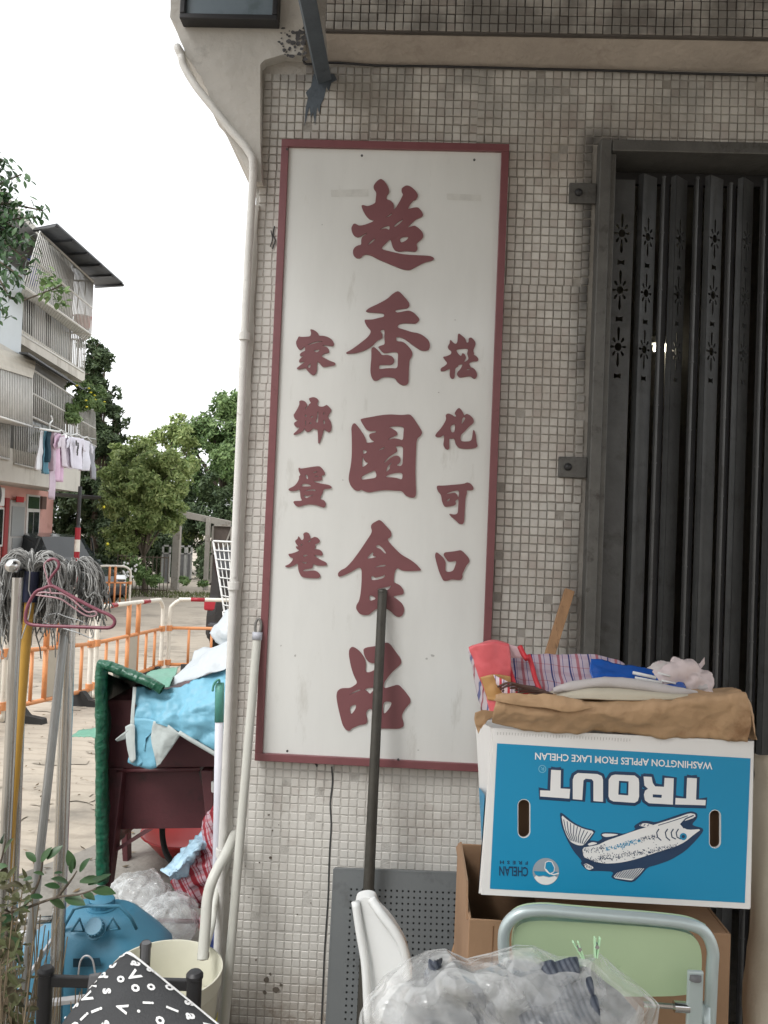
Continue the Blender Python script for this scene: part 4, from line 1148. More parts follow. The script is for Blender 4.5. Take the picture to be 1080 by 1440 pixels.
mb.build('body', M_['brown_card'], ct, bevel=.0015)
# raised side flap, left
f0 = at(660, 1186, 1.62); 
mb = MB()
mb.hexa([(cx0 - .004, cy0 + .02, CTZ - .01), (cx0 + .0, cy0 + .02, CTZ - .01), (cx0 + .0, cy1, CTZ - .01), (cx0 - .004, cy1, CTZ - .01),
         (cx0 - .004, cy0 + .05, CTZ + .05), (cx0 - .0, cy0 + .05, CTZ + .05), (cx0 - .0, cy1 - .12, CTZ + .05), (cx0 - .004, cy1 - .12, CTZ + .05)])
mb.build('flap', M_['brown_card'], ct)
mb = MB(); mb.box(cx0 + .045, cx0 + .0465, cy0 - .0012, cy0 - .0002, .02, CTZ - .01); mb.box(cx1 - .075, cx1 - .07, cy0 - .0012, cy0 - .0002, .02, CTZ - .01); mb.build('crease', mat('crease', S(118, 84, 56), .8), ct)

# apple box
YB = 1.455; YT = 1.50
TL, TR_, BR_, BL_ = at(694.5, 1024, YT), at(1059.6, 1042.5, YT), at(1054.7, 1278.5, YB), at(676.7, 1258, YB)
lift = CTZ + .003 - min(BR_.z, BL_.z)
P0 = TL
NB = (TR_ - TL).cross(BL_ - TL).normalized()
if NB.y > 0: NB = -NB            # outward, towards the camera
ab = thing('apple_box', 'blue and white apple box with a leaping fish print, upside down on the brown carton', 'box', tuple((BL_ + BR_) / 2 + Vector((0, .15, 0))))
def bp(px, py, off=0.0): return onplane(px, py, P0 + NB * off, NB)
def zp(x0, y0, s): return lambda pts: [(x0 + a / s, y0 + b / s) for a, b in pts]
z6 = zp(640, 820, 2.4545)
def oval(x0, y0, x1, y1, n=14):
    cx = (x0 + x1) / 2; rx = (x1 - x0) / 2
    out = []
    for k in range(n + 1):
        an = math.pi * k / n
        out.append((cx - rx * math.cos(an), y0 + rx - rx * math.sin(an)))
    for k in range(n + 1):
        an = math.pi * k / n
        out.append((cx + rx * math.cos(an), y1 - rx + rx * math.sin(an)))
    return out
h1 = oval(728.8, 1124.5, 744.8, 1177.5); h2 = oval(998, 1139.5, 1013, 1192)
front = [(694.5, 1024), (1059.6, 1042.5), (1054.7, 1278.5), (676.7, 1258)]
mb = MB(); mb.poly([front, h1, h2], lambda x, y: bp(x, y), depth=.006, nrm=NB); mb.build('front_panel', M_['card_white'], ab)
dp_ = -NB * .30; dp_.z = 0
dp_ = Vector((-.035, .30, .0))
# left side, leaning so that it shows as a narrow wedge
TLb, TRb, BLb, BRb = at(671, 1014, 1.79), TR_ + Vector((-.01, .30, 0)), at(684, 1236, 1.77), BR_ + Vector((-.01, .30, 0))
e_in = -NB * .0065
def panel4(a, b, c, d, th, name, m):
    n_ = (b - a).cross(d - a).normalized() * th
    mb = MB(); mb.hexa([a, b, c, d, a + n_, b + n_, c + n_, d + n_]); return mb.build(name, m, ab)
panel4(TL + e_in, TLb, BLb, BL_ + e_in, .004, 'side_panel', M_['card_white'])
panel4(TRb, TR_ + e_in, BR_ + e_in, BRb, .004, 'side_panel', M_['card_white'])
panel4(TLb, TRb, BRb, BLb, .004, 'back_panel', M_['card_white'])
panel4(BL_ + e_in + Vector((0, 0, .004)), BR_ + e_in + Vector((0, 0, .004)), BRb + Vector((0, 0, .004)), BLb + Vector((0, 0, .004)), .003, 'bottom_panel', M_['card_white'])
li = e_in * 2.2
mb = MB(); mb.add([bp(700, 1030, -.05), bp(1050, 1047, -.05), bp(1046, 1262, -.05), bp(688, 1246, -.05)], [(0, 1, 2, 3)]); mb.build('inner_liner', M_['brown_card'], ab, solid=.003)
# side print
def sidept(u, v): # u depth 0..1, v down 0..1
    a = (TL + e_in).lerp(TLb, u); b = (BL_ + e_in).lerp(BLb, u)
    return a.lerp(b, v) + ((TLb - TL).cross(BL_ - TL)).normalized() * (-.0045)
sn = ((TLb - TL).cross(BL_ - TL)).normalized()
if sn.x > 0: sn = -sn
def sidept(u, v):
    a = (TL + e_in).lerp(TLb, u); b = (BL_ + e_in).lerp(BLb, u)
    return a.lerp(b, v) + sn * .0055
mb = MB(); mb.add([sidept(.06, .42), sidept(.94, .42), sidept(.94, .95), sidept(.06, .95)], [(0, 1, 2, 3)]); mb.build('side_print', M_['trout_blue'], ab)
blue = z6([(145, 553), (1020, 605), (1000, 1104), (120, 1055)])
mb = MB(); mb.poly([blue, oval(727.8, 1123.5, 745.8, 1178.5), oval(997, 1138.5, 1014, 1193)], lambda x, y: bp(x, y, .0006), nrm=NB); mb.build('print_ground', M_['trout_blue'], ab)
# lettering
def ribbon(pts, w, off, closed=True):
    P = [bp(x, y, off) for x, y in pts]
    if closed: P = P + [P[0], P[1]]
    s1 = (P[0] - P[1]).length
    mb.tube(P, w, 8, flat=NB)
pxm = YT / F_PX
tz = zp(740, 1045, 4)
LET = [[tz([(140, 150), (195, 153), (193, 255), (247, 258), (243, 312), (78, 300), (78, 265), (135, 268)])],
       [tz([(262, 315), (262, 205), (270, 182), (290, 168), (400, 174), (425, 185), (432, 205), (432, 330), (378, 326), (378, 215), (368, 203), (335, 200), (322, 210), (315, 320)])],
       [tz([(480, 182), (500, 177), (610, 182), (632, 200), (635, 220), (635, 300), (628, 325), (610, 336), (490, 328), (470, 318), (463, 300), (464, 205)]), tz([(522, 212), (576, 215), (574, 294), (518, 290)])],
       [tz([(660, 188), (705, 190), (712, 225), (725, 243), (775, 246), (778, 195), (830, 198), (825, 346), (690, 338), (668, 322), (662, 290), (668, 268), (685, 257), (665, 238)]), tz([(712, 288), (763, 291), (761, 308), (712, 305)])],
       [tz([(905, 195), (960, 198), (955, 318), (1010, 320), (1008, 350), (838, 345), (840, 308), (900, 312)])]]
for L_ in LET:
    mb = MB()
    ribbon(L_[0], 4.4 * pxm, .0009)
    mb.poly([L_[0]], lambda x, y: bp(x, y, .0010), nrm=NB)
    k_ = mb.build('letter_edge', M_['navy'], ab)
    mb = MB(); mb.poly(L_, lambda x, y: bp(x, y, .0016), nrm=NB); mb.build('letter', M_['print_white'], ab)
    if len(L_) > 1 and L_ is LET[2]:
        q = [(x * .62 + sum(p[0] for p in L_[1]) / 4 * .38, y * .74 + sum(p[1] for p in L_[1]) / 4 * .26) for x, y in L_[1]]
        mb = MB(); mb.poly([q], lambda x, y: bp(x, y, .0022), nrm=NB); mb.build('letter_counter', M_['trout_blue'], ab)
def text_on(s, p_start, p_end, up, m, off, name='lettering', bold=0.0, space=1.0, fn=None, par=None):
    """text from p_start to p_end along its baseline (pixels), up = pixel vector of the letter height"""
    vs, fs = textmesh(s, bold, space)
    if not vs: return
    x0 = min(v[0] for v in vs); x1 = max(v[0] for v in vs); hh = .7
    ex = ((p_end[0] - p_start[0]) / (x1 - x0), (p_end[1] - p_start[1]) / (x1 - x0))
    f = fn or (lambda x, y: bp(x, y, off))
    V3 = [f(p_start[0] + (v[0] - x0) * ex[0] + v[1] / hh * up[0], p_start[1] + (v[0] - x0) * ex[1] + v[1] / hh * up[1]) for v in vs]
    q = MB(); q.add(V3, fs); return q.build(name, m, par or ab)
text_on('WASHINGTON APPLES FROM LAKE CHELAN', (1002, 1072.5), (752.5, 1058.5), (-.2, 9.6), M_['print_white'], .0012, bold=.018, name='slogan')
text_on('R', (765.2, 1079), (760.2, 1078.6), (0, 4.6), M_['pale_blue'], .0012, name='registered_mark', bold=.01)
mb = MB(); cpx = [(762.6 + 5 * math.cos(k * math.pi / 12), 1081.3 + 5 * math.sin(k * math.pi / 12)) for k in range(24)]; ribbon(cpx, .55 * pxm, .0012); mb.build('registered_ring', M_['pale_blue'], ab)
text_on('CHELAN', (742.7, 1219.6), (702, 1218.4), (0, 13.0), M_['navy'], .0012, bold=.02, name='maker_name')
text_on('FRESH', (742.2, 1211.3), (703, 1210.2), (0, 4.6), M_['navy'], .0012, bold=.03, space=1.9, name='maker_name')
# round emblem
mb = MB(); mb.poly([[(767.6 + 18.6 * math.cos(k * math.pi / 20), 1225.6 + 19 * math.sin(k * math.pi / 20)) for k in range(40)]], lambda x, y: bp(x, y, .0010), nrm=NB); mb.build('emblem', M_['print_grey'], ab)
el = [(767.6 + 18.2 * math.cos(a), 1225.6 + 18.6 * math.sin(a)) for a in [k * math.pi / 20 for k in range(3, 18)]]
mb = MB(); mb.poly([el + [(754, 1231), (758, 1233), (764, 1232), (772, 1234), (780, 1232)]], lambda x, y: bp(x, y, .0014), nrm=NB); mb.build('emblem', M_['print_white'], ab)
mb = MB(); mb.poly([[(750.5, 1225), (784, 1226), (783, 1231), (772, 1233), (764, 1231), (758, 1232), (753, 1230)]], lambda x, y: bp(x, y, .0016), nrm=NB); mb.build('emblem', M_['trout_blue'], ab)
ap_ = [(766, 1221), (767, 1213), (771, 1211), (776, 1212), (780, 1220), (779, 1226), (773, 1229), (768, 1225)]
mb = MB(); mb.poly([ap_], lambda x, y: bp(x, y, .0020), nrm=NB); mb.build('emblem', M_['trout_blue'], ab)
mb = MB(); ribbon(ap_, .6 * pxm, .0022); ribbon([(767, 1222), (772, 1228), (779, 1230), (786, 1228)], .9 * pxm, .0024, closed=False); mb.build('emblem', M_['print_white'], ab)
# fish
fz = zp(780, 1130, 4.909)
sil = fz([(35, 60), (60, 70), (130, 130), (200, 165), (285, 185), (270, 215), (240, 255), (270, 255), (300, 262), (330, 240), (315, 215), (330, 198), (420, 200), (480, 210), (560, 180), (545, 155), (600, 120), (640, 118), (700, 130), (800, 95), (900, 62), (950, 52), (985, 68), (985, 100), (948, 142), (965, 155), (1020, 168), (1027, 190), (980, 250), (900, 330), (800, 390), (700, 425), (642, 440), (600, 490), (545, 545), (480, 538), (385, 515), (410, 470), (300, 465), (240, 467), (205, 445), (178, 412), (190, 398), (130, 330), (80, 240), (45, 150)])
mb = MB(); mb.poly([chaikin(sil, 1, .2)], lambda x, y: bp(x, y, .0010), nrm=NB); mb.build('fish_print', M_['navy'], ab)
wh = [fz([(190, 305), (250, 295), (300, 285), (360, 255), (420, 235), (560, 185), (700, 142), (850, 95), (930, 66), (970, 72), (972, 95), (930, 110), (880, 125), (868, 145), (885, 165), (920, 182), (1015, 176), (960, 215), (900, 265), (830, 300), (760, 320), (700, 338), (600, 372), (500, 400), (420, 412), (350, 415), (270, 402), (240, 385), (200, 370)]),
      fz([(45, 75), (90, 115), (140, 148), (200, 175), (275, 192), (240, 240), (200, 288), (175, 290), (150, 285), (110, 265), (85, 225), (60, 160)]),
      fz([(400, 512), (440, 468), (625, 440), (590, 482), (540, 532), (480, 525)]), fz([(198, 416), (220, 412), (275, 442), (240, 460), (215, 448)]),
      fz([(322, 215), (340, 207), (400, 208), (445, 214), (390, 228), (345, 232)]), fz([(575, 152), (620, 132), (690, 150), (640, 165)]), fz([(225, 280), (262, 264), (300, 275), (240, 292)])]
mb = MB()
for q in wh: mb.poly([chaikin(q, 1, .2)], lambda x, y: bp(x, y, .0015), nrm=NB)
mb.build('fish_print', M_['print_white'], ab)
mb = MB(); rr = random.Random(3)
def ln(pts, w=.6, off=.0019):
    P = [bp(x, y, off) for x, y in fz(pts)]
    mb.tube(P, w * pxm, 5, flat=NB)
for k in range(9):   # tail rays
    t = k / 8
    ln([(62 + 190 * t, 110 + 95 * t), (70 + 140 * t + 6, 175 + 70 * t + 10), (110 + 90 * t, 255 + 25 * t)], .55)
for k in range(10):  # fin rays
    t = k / 9
    ln([(445 + 165 * t, 470 - 26 * t), (415 + 130 * t, 508 + 14 * t)], .55)
for k in range(4): ln([(215 + 12 * k, 420 + 5 * k), (222 + 10 * k, 442 + 3 * k)], .4)
for k in range(3): ln([(600 + 25 * k, 138 + 3 * k), (590 + 25 * k, 154 + k)], .5)
for (cx, r_) in ((700, 50), (760, 42), (800, 34), (835, 26)):
    ln([(cx + 20, 175), (cx - 6 + 10, 200), (cx + 10, 232), (cx + 36, 255 if cx < 800 else 245)], .8)
ln([(868, 145), (905, 105), (960, 82)], .8); ln([(885, 165), (925, 160), (945, 120), (968, 95)], 1.0)
ln([(715, 150), (790, 128), (860, 105), (920, 84)], .5)
for k in range(330):   # speckles below the flank
    t = rr.random(); x = 200 + 650 * t
    ymid = 385 - 60 * t ** 1.0 - 30 * t * t + (20 if t < .15 else 0)
    y = ymid + rr.gauss(0, 13)
    a_ = rr.random() * 3; l_ = rr.uniform(3, 8)
    ln([(x, y), (x + l_ * math.cos(a_), y + l_ * math.sin(a_))], rr.uniform(.35, .6), .0019)
for k in range(120):
    x = rr.choice([rr.uniform(200, 350), rr.uniform(580, 700)]); y = 330 - (x - 200) * .21 + rr.gauss(0, 11)
    a_ = rr.random() * 3; l_ = rr.uniform(3, 8)
    ln([(x, y), (x + l_ * math.cos(a_), y + l_ * math.sin(a_))], rr.uniform(.35, .55), .0019)
mb.build('fish_print', M_['navy'], ab, kind='stuff')
mb = MB()
for k in range(120):
    x = rr.uniform(350, 590); y = 315 - (x - 350) * .26 + rr.gauss(0, 9); a_ = rr.random() * 3; l_ = rr.uniform(3, 9)
    ln([(x, y), (x + l_ * math.cos(a_), y + l_ * math.sin(a_))], rr.uniform(.4, .7), .0019)
ex_, ey_ = fz([(888, 228)])[0]
mb.poly([[(ex_ + 5 * math.cos(k * math.pi / 8), ey_ + 5 * math.sin(k * math.pi / 8)) for k in range(16)]], lambda x, y: bp(x, y, .0021), nrm=NB)
mb.build('fish_print', M_['trout_blue'], ab, kind='stuff')
mb = MB()
mb.poly([[(ex_ + 2.4 * math.cos(k * math.pi / 8), ey_ + 2.4 * math.sin(k * math.pi / 8)) for k in range(16)]], lambda x, y: bp(x, y, .0024), nrm=NB)
mb.build('fish_eye', M_['navy'], ab)
# staple / crush marks along the top edge
mb = MB()
for k in range(46):
    x = 700 + 190 * k / 46; y = 1029 + (x - 694) * .0507
    mb.tube([bp(x, y, .0004), bp(x - .3, y + 3.2 + rr.random() * 2, .0004)], .45 * pxm, 4, flat=NB)
mb.build('edge_marks', mat('edge_marks', C3(.4, .39, .37), .8), ab)

# brown paper liner folded over the rim: front band with a torn edge and left ear
def prow(lst, Y): return [at(x, y, Y_ if isinstance(Y_, float) else Y) for (x, y, *rest) in lst for Y_ in [rest[0] if rest else Y]]
bot = [(692, 1014), (740, 1026), (800, 1030), (860, 1034), (920, 1037), (980, 1040), (1020, 1041), (1050, 1041)]
mid = [(693, 1003), (740, 1012), (800, 1010), (860, 1008), (920, 1008), (980, 1012), (1020, 1008), (1056, 1012)]
mi2 = [(696, 992), (740, 998), (800, 998), (860, 1000), (920, 994), (980, 990), (1020, 984), (1050, 980)]
tp = [(700, 977), (740, 981), (800, 984), (860, 988), (920, 986), (970, 981), (1010, 979), (1046, 976)]
bk_ = [(703, 975), (745, 976), (800, 977), (860, 979), (920, 977), (970, 973), (1010, 972), (1040, 971)]
pl = thing('paper_liner', 'crumpled brown kraft paper tray folded along the top edge of the apple box', 'paper', tuple(at(870, 1040, 1.5)))
ctrl = [prow(bot, 1.495), prow(mid, 1.475), prow(mi2, 1.472), prow(tp, 1.49), prow(bk_, 1.54)]
sheet(ctrl, 'front_fold', M_['brown_paper'], pl, nu=16, nv=8, amp=.003, fs=30, thick=.0012, crease=.008, cs=9)
# torn lower flap over the front fold
bot = [(694, 985), (730, 992), (770, 996), (800, 1001), (838, 994)]
tp = [(697, 979), (730, 976), (770, 978), (800, 982), (820, 986)]
sheet([prow(tp, 1.478), prow([(a, (b + d) / 2) for (a, b), (c, d) in zip(tp, bot)], 1.468), prow(bot, 1.466)], 'torn_flap', M_['brown_paper'], pl, nu=10, nv=6, amp=.003, fs=20, thick=.0012, crease=.004, cs=14)
ear = [[(668, 1002), (680, 999), (694, 1001)], [(667, 1012), (682, 1008), (697, 1006)], [(670, 1024), (676, 1018), (688, 1012)], [(673, 1032), (675, 1027), (678, 1020)]]
sheet([prow(r_, 1.50) for r_ in ear], 'torn_ear', M_['brown_paper'], pl, nu=6, nv=6, amp=.004, fs=20, thick=.0012, crease=.004)
# brown lid surface under the cloths, back to the wall side
top_ = [[(696, 984, 1.50), (800, 988, 1.50), (900, 990, 1.50), (1046, 980, 1.50)], [(700, 978, 1.66), (800, 978, 1.66), (900, 978, 1.66), (1040, 974, 1.66)], [(704, 972, 1.8), (800, 972, 1.8), (900, 972, 1.8), (1030, 968, 1.8)]]
sheet([prow(r_, 1.5) for r_ in top_], 'top_sheet', M_['brown_paper'], pl, nu=8, nv=6, amp=.005, fs=10, thick=.002)
sheet([prow([(1046, 978, 1.50), (1052, 985, 1.5), (1057, 1002, 1.5), (1059, 1040, 1.5)], 1.5), prow([(1040, 976, 1.62), (1048, 985, 1.62), (1052, 1005, 1.62), (1054, 1040, 1.62)], 1.5), prow([(1034, 974, 1.75), (1040, 985, 1.75), (1046, 1000, 1.75), (1046, 1036, 1.75)], 1.5)], 'side_fold', M_['brown_paper'], pl, nu=6, nv=6, amp=.006, fs=16, thick=.0015, crease=.006)

# ---- things lying on top of the apple box
# folded pinkish red nylon bag roll with tan band
m_pk = mat('bag_pink', S(214, 98, 104), .5, var=.06, scale=12, bump=.25, bscale=40)
m_tan = mat('bag_tan', S(178, 136, 84), .55, var=.06, scale=10)
m_stripe = stripes_mat('bag_stripe', S(190, 180, 186), [(.1, .3, S(90, 96, 140)), (.5, .62, S(150, 80, 90))], 60, 'X')
nb = thing('nylon_bag', 'folded pink red nylon bag with tan band on the left end of the box', 'bag', tuple(at(690, 1000, 1.56)))
f = [[(659, 912), (672, 906), (696, 904), (716, 908)], [(668, 934), (682, 930), (700, 930), (717, 932)], [(676, 960), (690, 958), (704, 958), (716, 958)], [(686, 985), (698, 985), (708, 985), (718, 984)], [(690, 1002), (700, 1003), (708, 1003), (716, 1002)]]
dd = [0, .0, .0, .0]
sheet([[at(x, y, 1.545 - .012 * math.sin(i * 1.05)) for i, (x, y) in enumerate(r_)] for r_ in f], 'front', m_pk, nb, nu=8, nv=8, amp=.004, fs=18, thick=.004, crease=.004, cs=12)
f2 = [[(658, 914), (662, 912)], [(664, 935), (669, 933)], [(668, 960), (677, 960)], [(674, 985), (686, 985)], [(682, 1004), (690, 1003)]]
sheet([[at(a_[0], a_[1], 1.60), at(b_[0], b_[1], 1.55)] for a_, b_ in f2], 'striped_edge', m_stripe, nb, nu=5, nv=6, amp=.002, thick=.003)
f3 = [[(675, 953), (690, 949), (704, 949), (717, 951)], [(681, 970), (693, 969), (705, 969), (717, 969)], [(686, 984), (698, 985), (708, 984), (718, 983)]]
sheet([[at(x, y, 1.5385 - .012 * math.sin(i * 1.05)) for i, (x, y) in enumerate(r_)] for r_ in f3], 'band', m_tan, nb, nu=8, nv=6, amp=.003, fs=18, thick=.002, crease=.004, cs=12)
f4 = [[(659, 911, 1.56), (690, 904, 1.56), (716, 908, 1.56)], [(664, 909, 1.62), (692, 902, 1.62), (714, 906, 1.62)]]
sheet([[at(*p) for p in r_] for r_ in f4], 'top', m_pk, nb, nu=8, nv=4, amp=.003, thick=.003)
# tartan carrier bag
m_tart = stripes_mat('tartan', S(208, 198, 206), [(.06, .14, S(50, 66, 130)), (.2, .23, S(120, 120, 170)), (.45, .6, S(186, 120, 128)), (.74, .77, S(60, 74, 140))], 26, 'X', cross=('Z', [(.1, .3, S(200, 180, 190)), (.6, .66, S(190, 140, 150))], 34))
m_red = mat('strap_red', S(196, 48, 58), .5, var=.08, bump=.2)
tb = thing('tartan_bag', 'flattened tartan bag with red piping lying on the box top beside the pink bag', 'bag', tuple(at(780, 985, 1.6)))
f = [[(716, 930), (736, 922), (765, 921), (800, 921), (830, 923), (862, 930), (876, 936)], [(714, 945), (738, 938), (768, 936), (800, 936), (832, 938), (860, 944), (876, 948)], [(714, 962), (742, 956), (770, 955), (800, 954), (830, 954), (860, 958), (878, 960)], [(720, 980), (748, 978), (774, 974), (800, 972), (830, 970), (860, 970), (880, 970)]]
YY = [1.64, 1.62, 1.59, 1.56]
sheet([[at(x, y, YY[j]) for (x, y) in r_] for j, r_ in enumerate(f)], 'cloth', m_tart, tb, nu=8, nv=8, amp=.006, fs=14, thick=.003, crease=.006)
mb = MB()
mb.tube(catmull([at(743, 921, 1.60), at(748, 936, 1.59), at(753, 955, 1.57), at(761, 974, 1.55)], 5), .005, 8)
mb.tube(catmull([at(713, 930, 1.57), at(717, 945, 1.56), at(722, 962, 1.545), at(724, 976, 1.54)], 5), .006, 8)
mb.tube(catmull([at(731, 909, 1.60), at(736, 920, 1.59), at(741, 927, 1.58)], 5), .0055, 8)
mb.tube(catmull([at(722, 968, 1.52), at(740, 974, 1.515), at(756, 972, 1.515), at(768, 978, 1.515)], 5), .004, 8)
mb.build('piping', m_red, tb, smooth=True)
f = [[(716, 906, 1.60), (724, 908, 1.60), (734, 912, 1.60)], [(718, 925, 1.59), (728, 925, 1.59), (742, 926, 1.59)]]
sheet([[at(*p) for p in r_] for r_ in f], 'pale_fold', mat('fold_pale', S(205, 178, 182), .5), tb, nu=6, nv=5, amp=.004, thick=.002)
f = [[(694, 949, 1.52), (712, 958, 1.515), (735, 968, 1.52)], [(697, 956, 1.515), (712, 968, 1.51), (730, 974, 1.515)], [(700, 962, 1.52), (708, 975, 1.515), (722, 978, 1.52)]]
sheet([[at(*p) for p in r_] for r_ in f], 'twisted_corner', stripes_mat('tartan_small', S(214, 200, 206), [(.1, .4, S(196, 60, 72)), (.6, .7, S(120, 100, 140))], 60, 'X'), tb, nu=6, nv=6, amp=.006, fs=25, thick=.002)
mb = MB()
for k in range(6):
    mb.tube(catmull([at(700 + 3 * k, 966 + 3 * k, 1.515), at(715 + 4 * k, 960 + 3.5 * k, 1.505 + .002 * k), at(735 + 6 * k, 964 + 2 * k, 1.505), at(752 + 5 * k, 966 + 2 * k, 1.51)], 5), .0022, 6)
mb.build('cord', mat('cord_brown', S(84, 62, 54), .8), tb, smooth=True)
# blue plastic packet
m_pkt = mat('packet_blue', S(36, 86, 166), .25, var=.12, scale=10, bump=.25, bscale=30, coat=.5)
pk = thing('blue_packet', 'shiny blue plastic packet with white print tilted on the tartan bag', 'packet', tuple(at(890, 965, 1.56)))
f = [[(831, 927, 1.60), (850, 930, 1.60), (880, 935, 1.59), (905, 941, 1.59), (940, 949, 1.58), (958, 952, 1.58)], [(829, 943, 1.575), (850, 945, 1.565), (880, 947, 1.56), (905, 952, 1.56), (940, 958, 1.56), (962, 960, 1.56)], [(834, 956, 1.55), (852, 957, 1.545), (880, 957, 1.545), (905, 961, 1.545), (940, 966, 1.545), (965, 967, 1.545)]]
sheet([[at(*p) for p in r_] for r_ in f], 'wrapper', m_pkt, pk, nu=7, nv=8, amp=.003, fs=20, thick=.004, crease=.003, cs=14)
for (a_, b_, w_) in (((890, 946), (922, 953), .0035), ((893, 953), (930, 960), .003), ((925, 946), (942, 951), .002), ((930, 957), (950, 961), .002)):
    mb = MB(); mb.tube([at(a_[0], a_[1], 1.545), at((a_[0] + b_[0]) / 2, (a_[1] + b_[1]) / 2, 1.543), at(b_[0], b_[1], 1.545)], w_, 6); mb.build('print_stripe', M_['print_white'], pk, smooth=True)
text_on('mini', (838, 940), (866, 945), (1.5, -7), M_['pale_blue'], 0, fn=lambda x, y: at(x, y, 1.552), par=pk) if False else None
# pale cloths
m_cl = mat('cloth_grey', S(186, 180, 178), .8, var=.04, scale=5, bump=.15, bscale=120)
m_cl2 = mat('cloth_beige', S(186, 178, 160), .8, var=.04, scale=5, bump=.15, bscale=120)
cl = thing('beige_cloth', 'beige cloth laid across the middle of the box top under the blue packet', 'cloth', tuple(at(860, 982, 1.55)))
f = [[(770, 975, 1.54), (810, 962, 1.57), (850, 959, 1.58), (900, 962, 1.58), (950, 972, 1.56), (985, 977, 1.56)], [(780, 980, 1.505), (815, 972, 1.50), (855, 970, 1.50), (900, 973, 1.50), (945, 978, 1.50), (985, 980, 1.51)], [(780, 984, 1.50), (815, 983, 1.488), (855, 984, 1.485), (900, 985, 1.488), (945, 984, 1.49), (985, 983, 1.50)]]
sheet([[at(*p) for p in r_] for r_ in f], 'fold', m_cl2, cl, nu=8, nv=6, amp=.005, fs=9, thick=.004)
cl = thing('grey_cloth', 'light grey cloth roll lying along the front of the box top', 'cloth', tuple(at(880, 975, 1.52)))
def roll(px, r0, Y, name, m, par, seed=1, fl=1.0):
    C_ = catmull([at(x, y, Y) for x, y in px], 8)
    n = len(C_)
    mb = MB()
    def fn(u, v):
        i = min(int(v * (n - 1)), n - 2); t = v * (n - 1) - i
        c = C_[i].lerp(C_[i + 1], t); d = (C_[i + 1] - C_[i]).normalized()
        s_ = d.cross(Vector((0, 1, 0))).normalized(); q = d.cross(s_)
        taper = .35 + .65 * min(1, 5 * v, 5 * (1 - v))
        a = 2 * math.pi * u
        dirn = s_ * math.cos(a) * fl + q * math.sin(a)
        p = c + dirn * r0 * taper
        return p + dirn * (fbm(p * 22 + Vector((seed, 0, 0))) * r0 * .28)
    mb.grid(fn, 20, 44, closeu=True)
    return mb.build(name, m, par, smooth=True)
roll([(778, 971), (805, 965), (840, 960), (875, 961), (910, 966), (945, 971), (980, 975)], .013, 1.515, 'roll', m_cl, cl, 2, .8)
cl = thing('white_cloth', 'crumpled white cloth bundle heaped on the right end of the box top', 'cloth', tuple(at(945, 975, 1.6)))
def blob(c, rx, ry, rz, name, m, par, seed=0, amp=.25, fs=9, crease=.25, nu=40, nv=26, cs=6, zmin=None, tilt=None, solid=0.0):
    c = Vector(c); T = tilt or Matrix.Identity(3)
    mb = MB()
    def fn(u, v):
        a = 2 * math.pi * u; b = math.pi * (v * .998 + .001)
        d = Vector((math.cos(a) * math.sin(b), math.sin(a) * math.sin(b), math.cos(b)))
        q = Vector((d.x * rx, d.y * ry, d.z * rz))
        k = 1 + amp * fbm(q * fs + Vector((seed, seed * 2.1, 0))) + crease * (ridged(q * cs + Vector((0, seed, seed * 1.7))) - .6)
        p = c + T @ (q * max(k, .3))
        if zmin is not None and p.z < zmin: p.z = zmin
        return p
    mb.grid(fn, nu, nv, closeu=True)
    return mb.build(name, m, par, smooth=True, solid=solid)
blob(at(945, 955, 1.62), .062, .05, .034, 'bundle', mat('cloth_white', S(198, 190, 186), .7, var=.04, bump=.1, bscale=90), cl, 5, .25, 12, .3, cs=11, nu=56, nv=36)
blob(at(975, 967, 1.60), .035, .04, .026, 'bundle', m_cl, cl, 8, .25, 14, .3, cs=14)
f = [[(925, 933, 1.62), (950, 926, 1.64), (975, 924, 1.64), (985, 931, 1.62)], [(915, 945, 1.58), (945, 940, 1.575), (975, 938, 1.58), (998, 942, 1.60)], [(920, 955, 1.565), (950, 954, 1.555), (980, 955, 1.56), (1000, 958, 1.58)], [(930, 968, 1.555), (955, 972, 1.545), (980, 974, 1.55), (1000, 976, 1.565)]]
sheet([[at(*p) for p in r_] for r_ in f], 'drape', mat('cloth_pinkish', S(205, 190, 188), .65, var=.04, bump=.1), cl, nu=9, nv=8, amp=.010, fs=14, thick=.002, crease=.014, cs=11)

# beige sacking hanging behind the box, right edge
m_sack = mat('sacking', S(196, 188, 172), .85, var=.06, scale=4, bump=.2, bscale=60, dirt=S(168, 154, 130), dscale=5)
sk = thing('sack', 'pale beige sacking hanging from shoulder height behind the right edge of the boxes', 'sack', tuple(at(1060, 1440, 1.62)))
f = [[(1060, 1060, 1.66), (1068, 1062, 1.64), (1080, 1062, 1.62), (1120, 1060, 1.6)], [(1058, 1160, 1.66), (1070, 1160, 1.62), (1086, 1158, 1.6), (1130, 1160, 1.58)], [(1056, 1270, 1.66), (1070, 1275, 1.61), (1092, 1275, 1.59), (1150, 1270, 1.56)], [(1052, 1340, 1.66), (1062, 1350, 1.60), (1090, 1350, 1.56), (1150, 1350, 1.54)], [(1048, 1450, 1.66), (1062, 1450, 1.6), (1090, 1450, 1.55), (1160, 1450, 1.52)]]
sheet([[at(*p) for p in r_] for r_ in f], 'cloth', m_sack, sk, nu=10, nv=10, amp=.008, fs=3, thick=.004, crease=.008, cs=3)

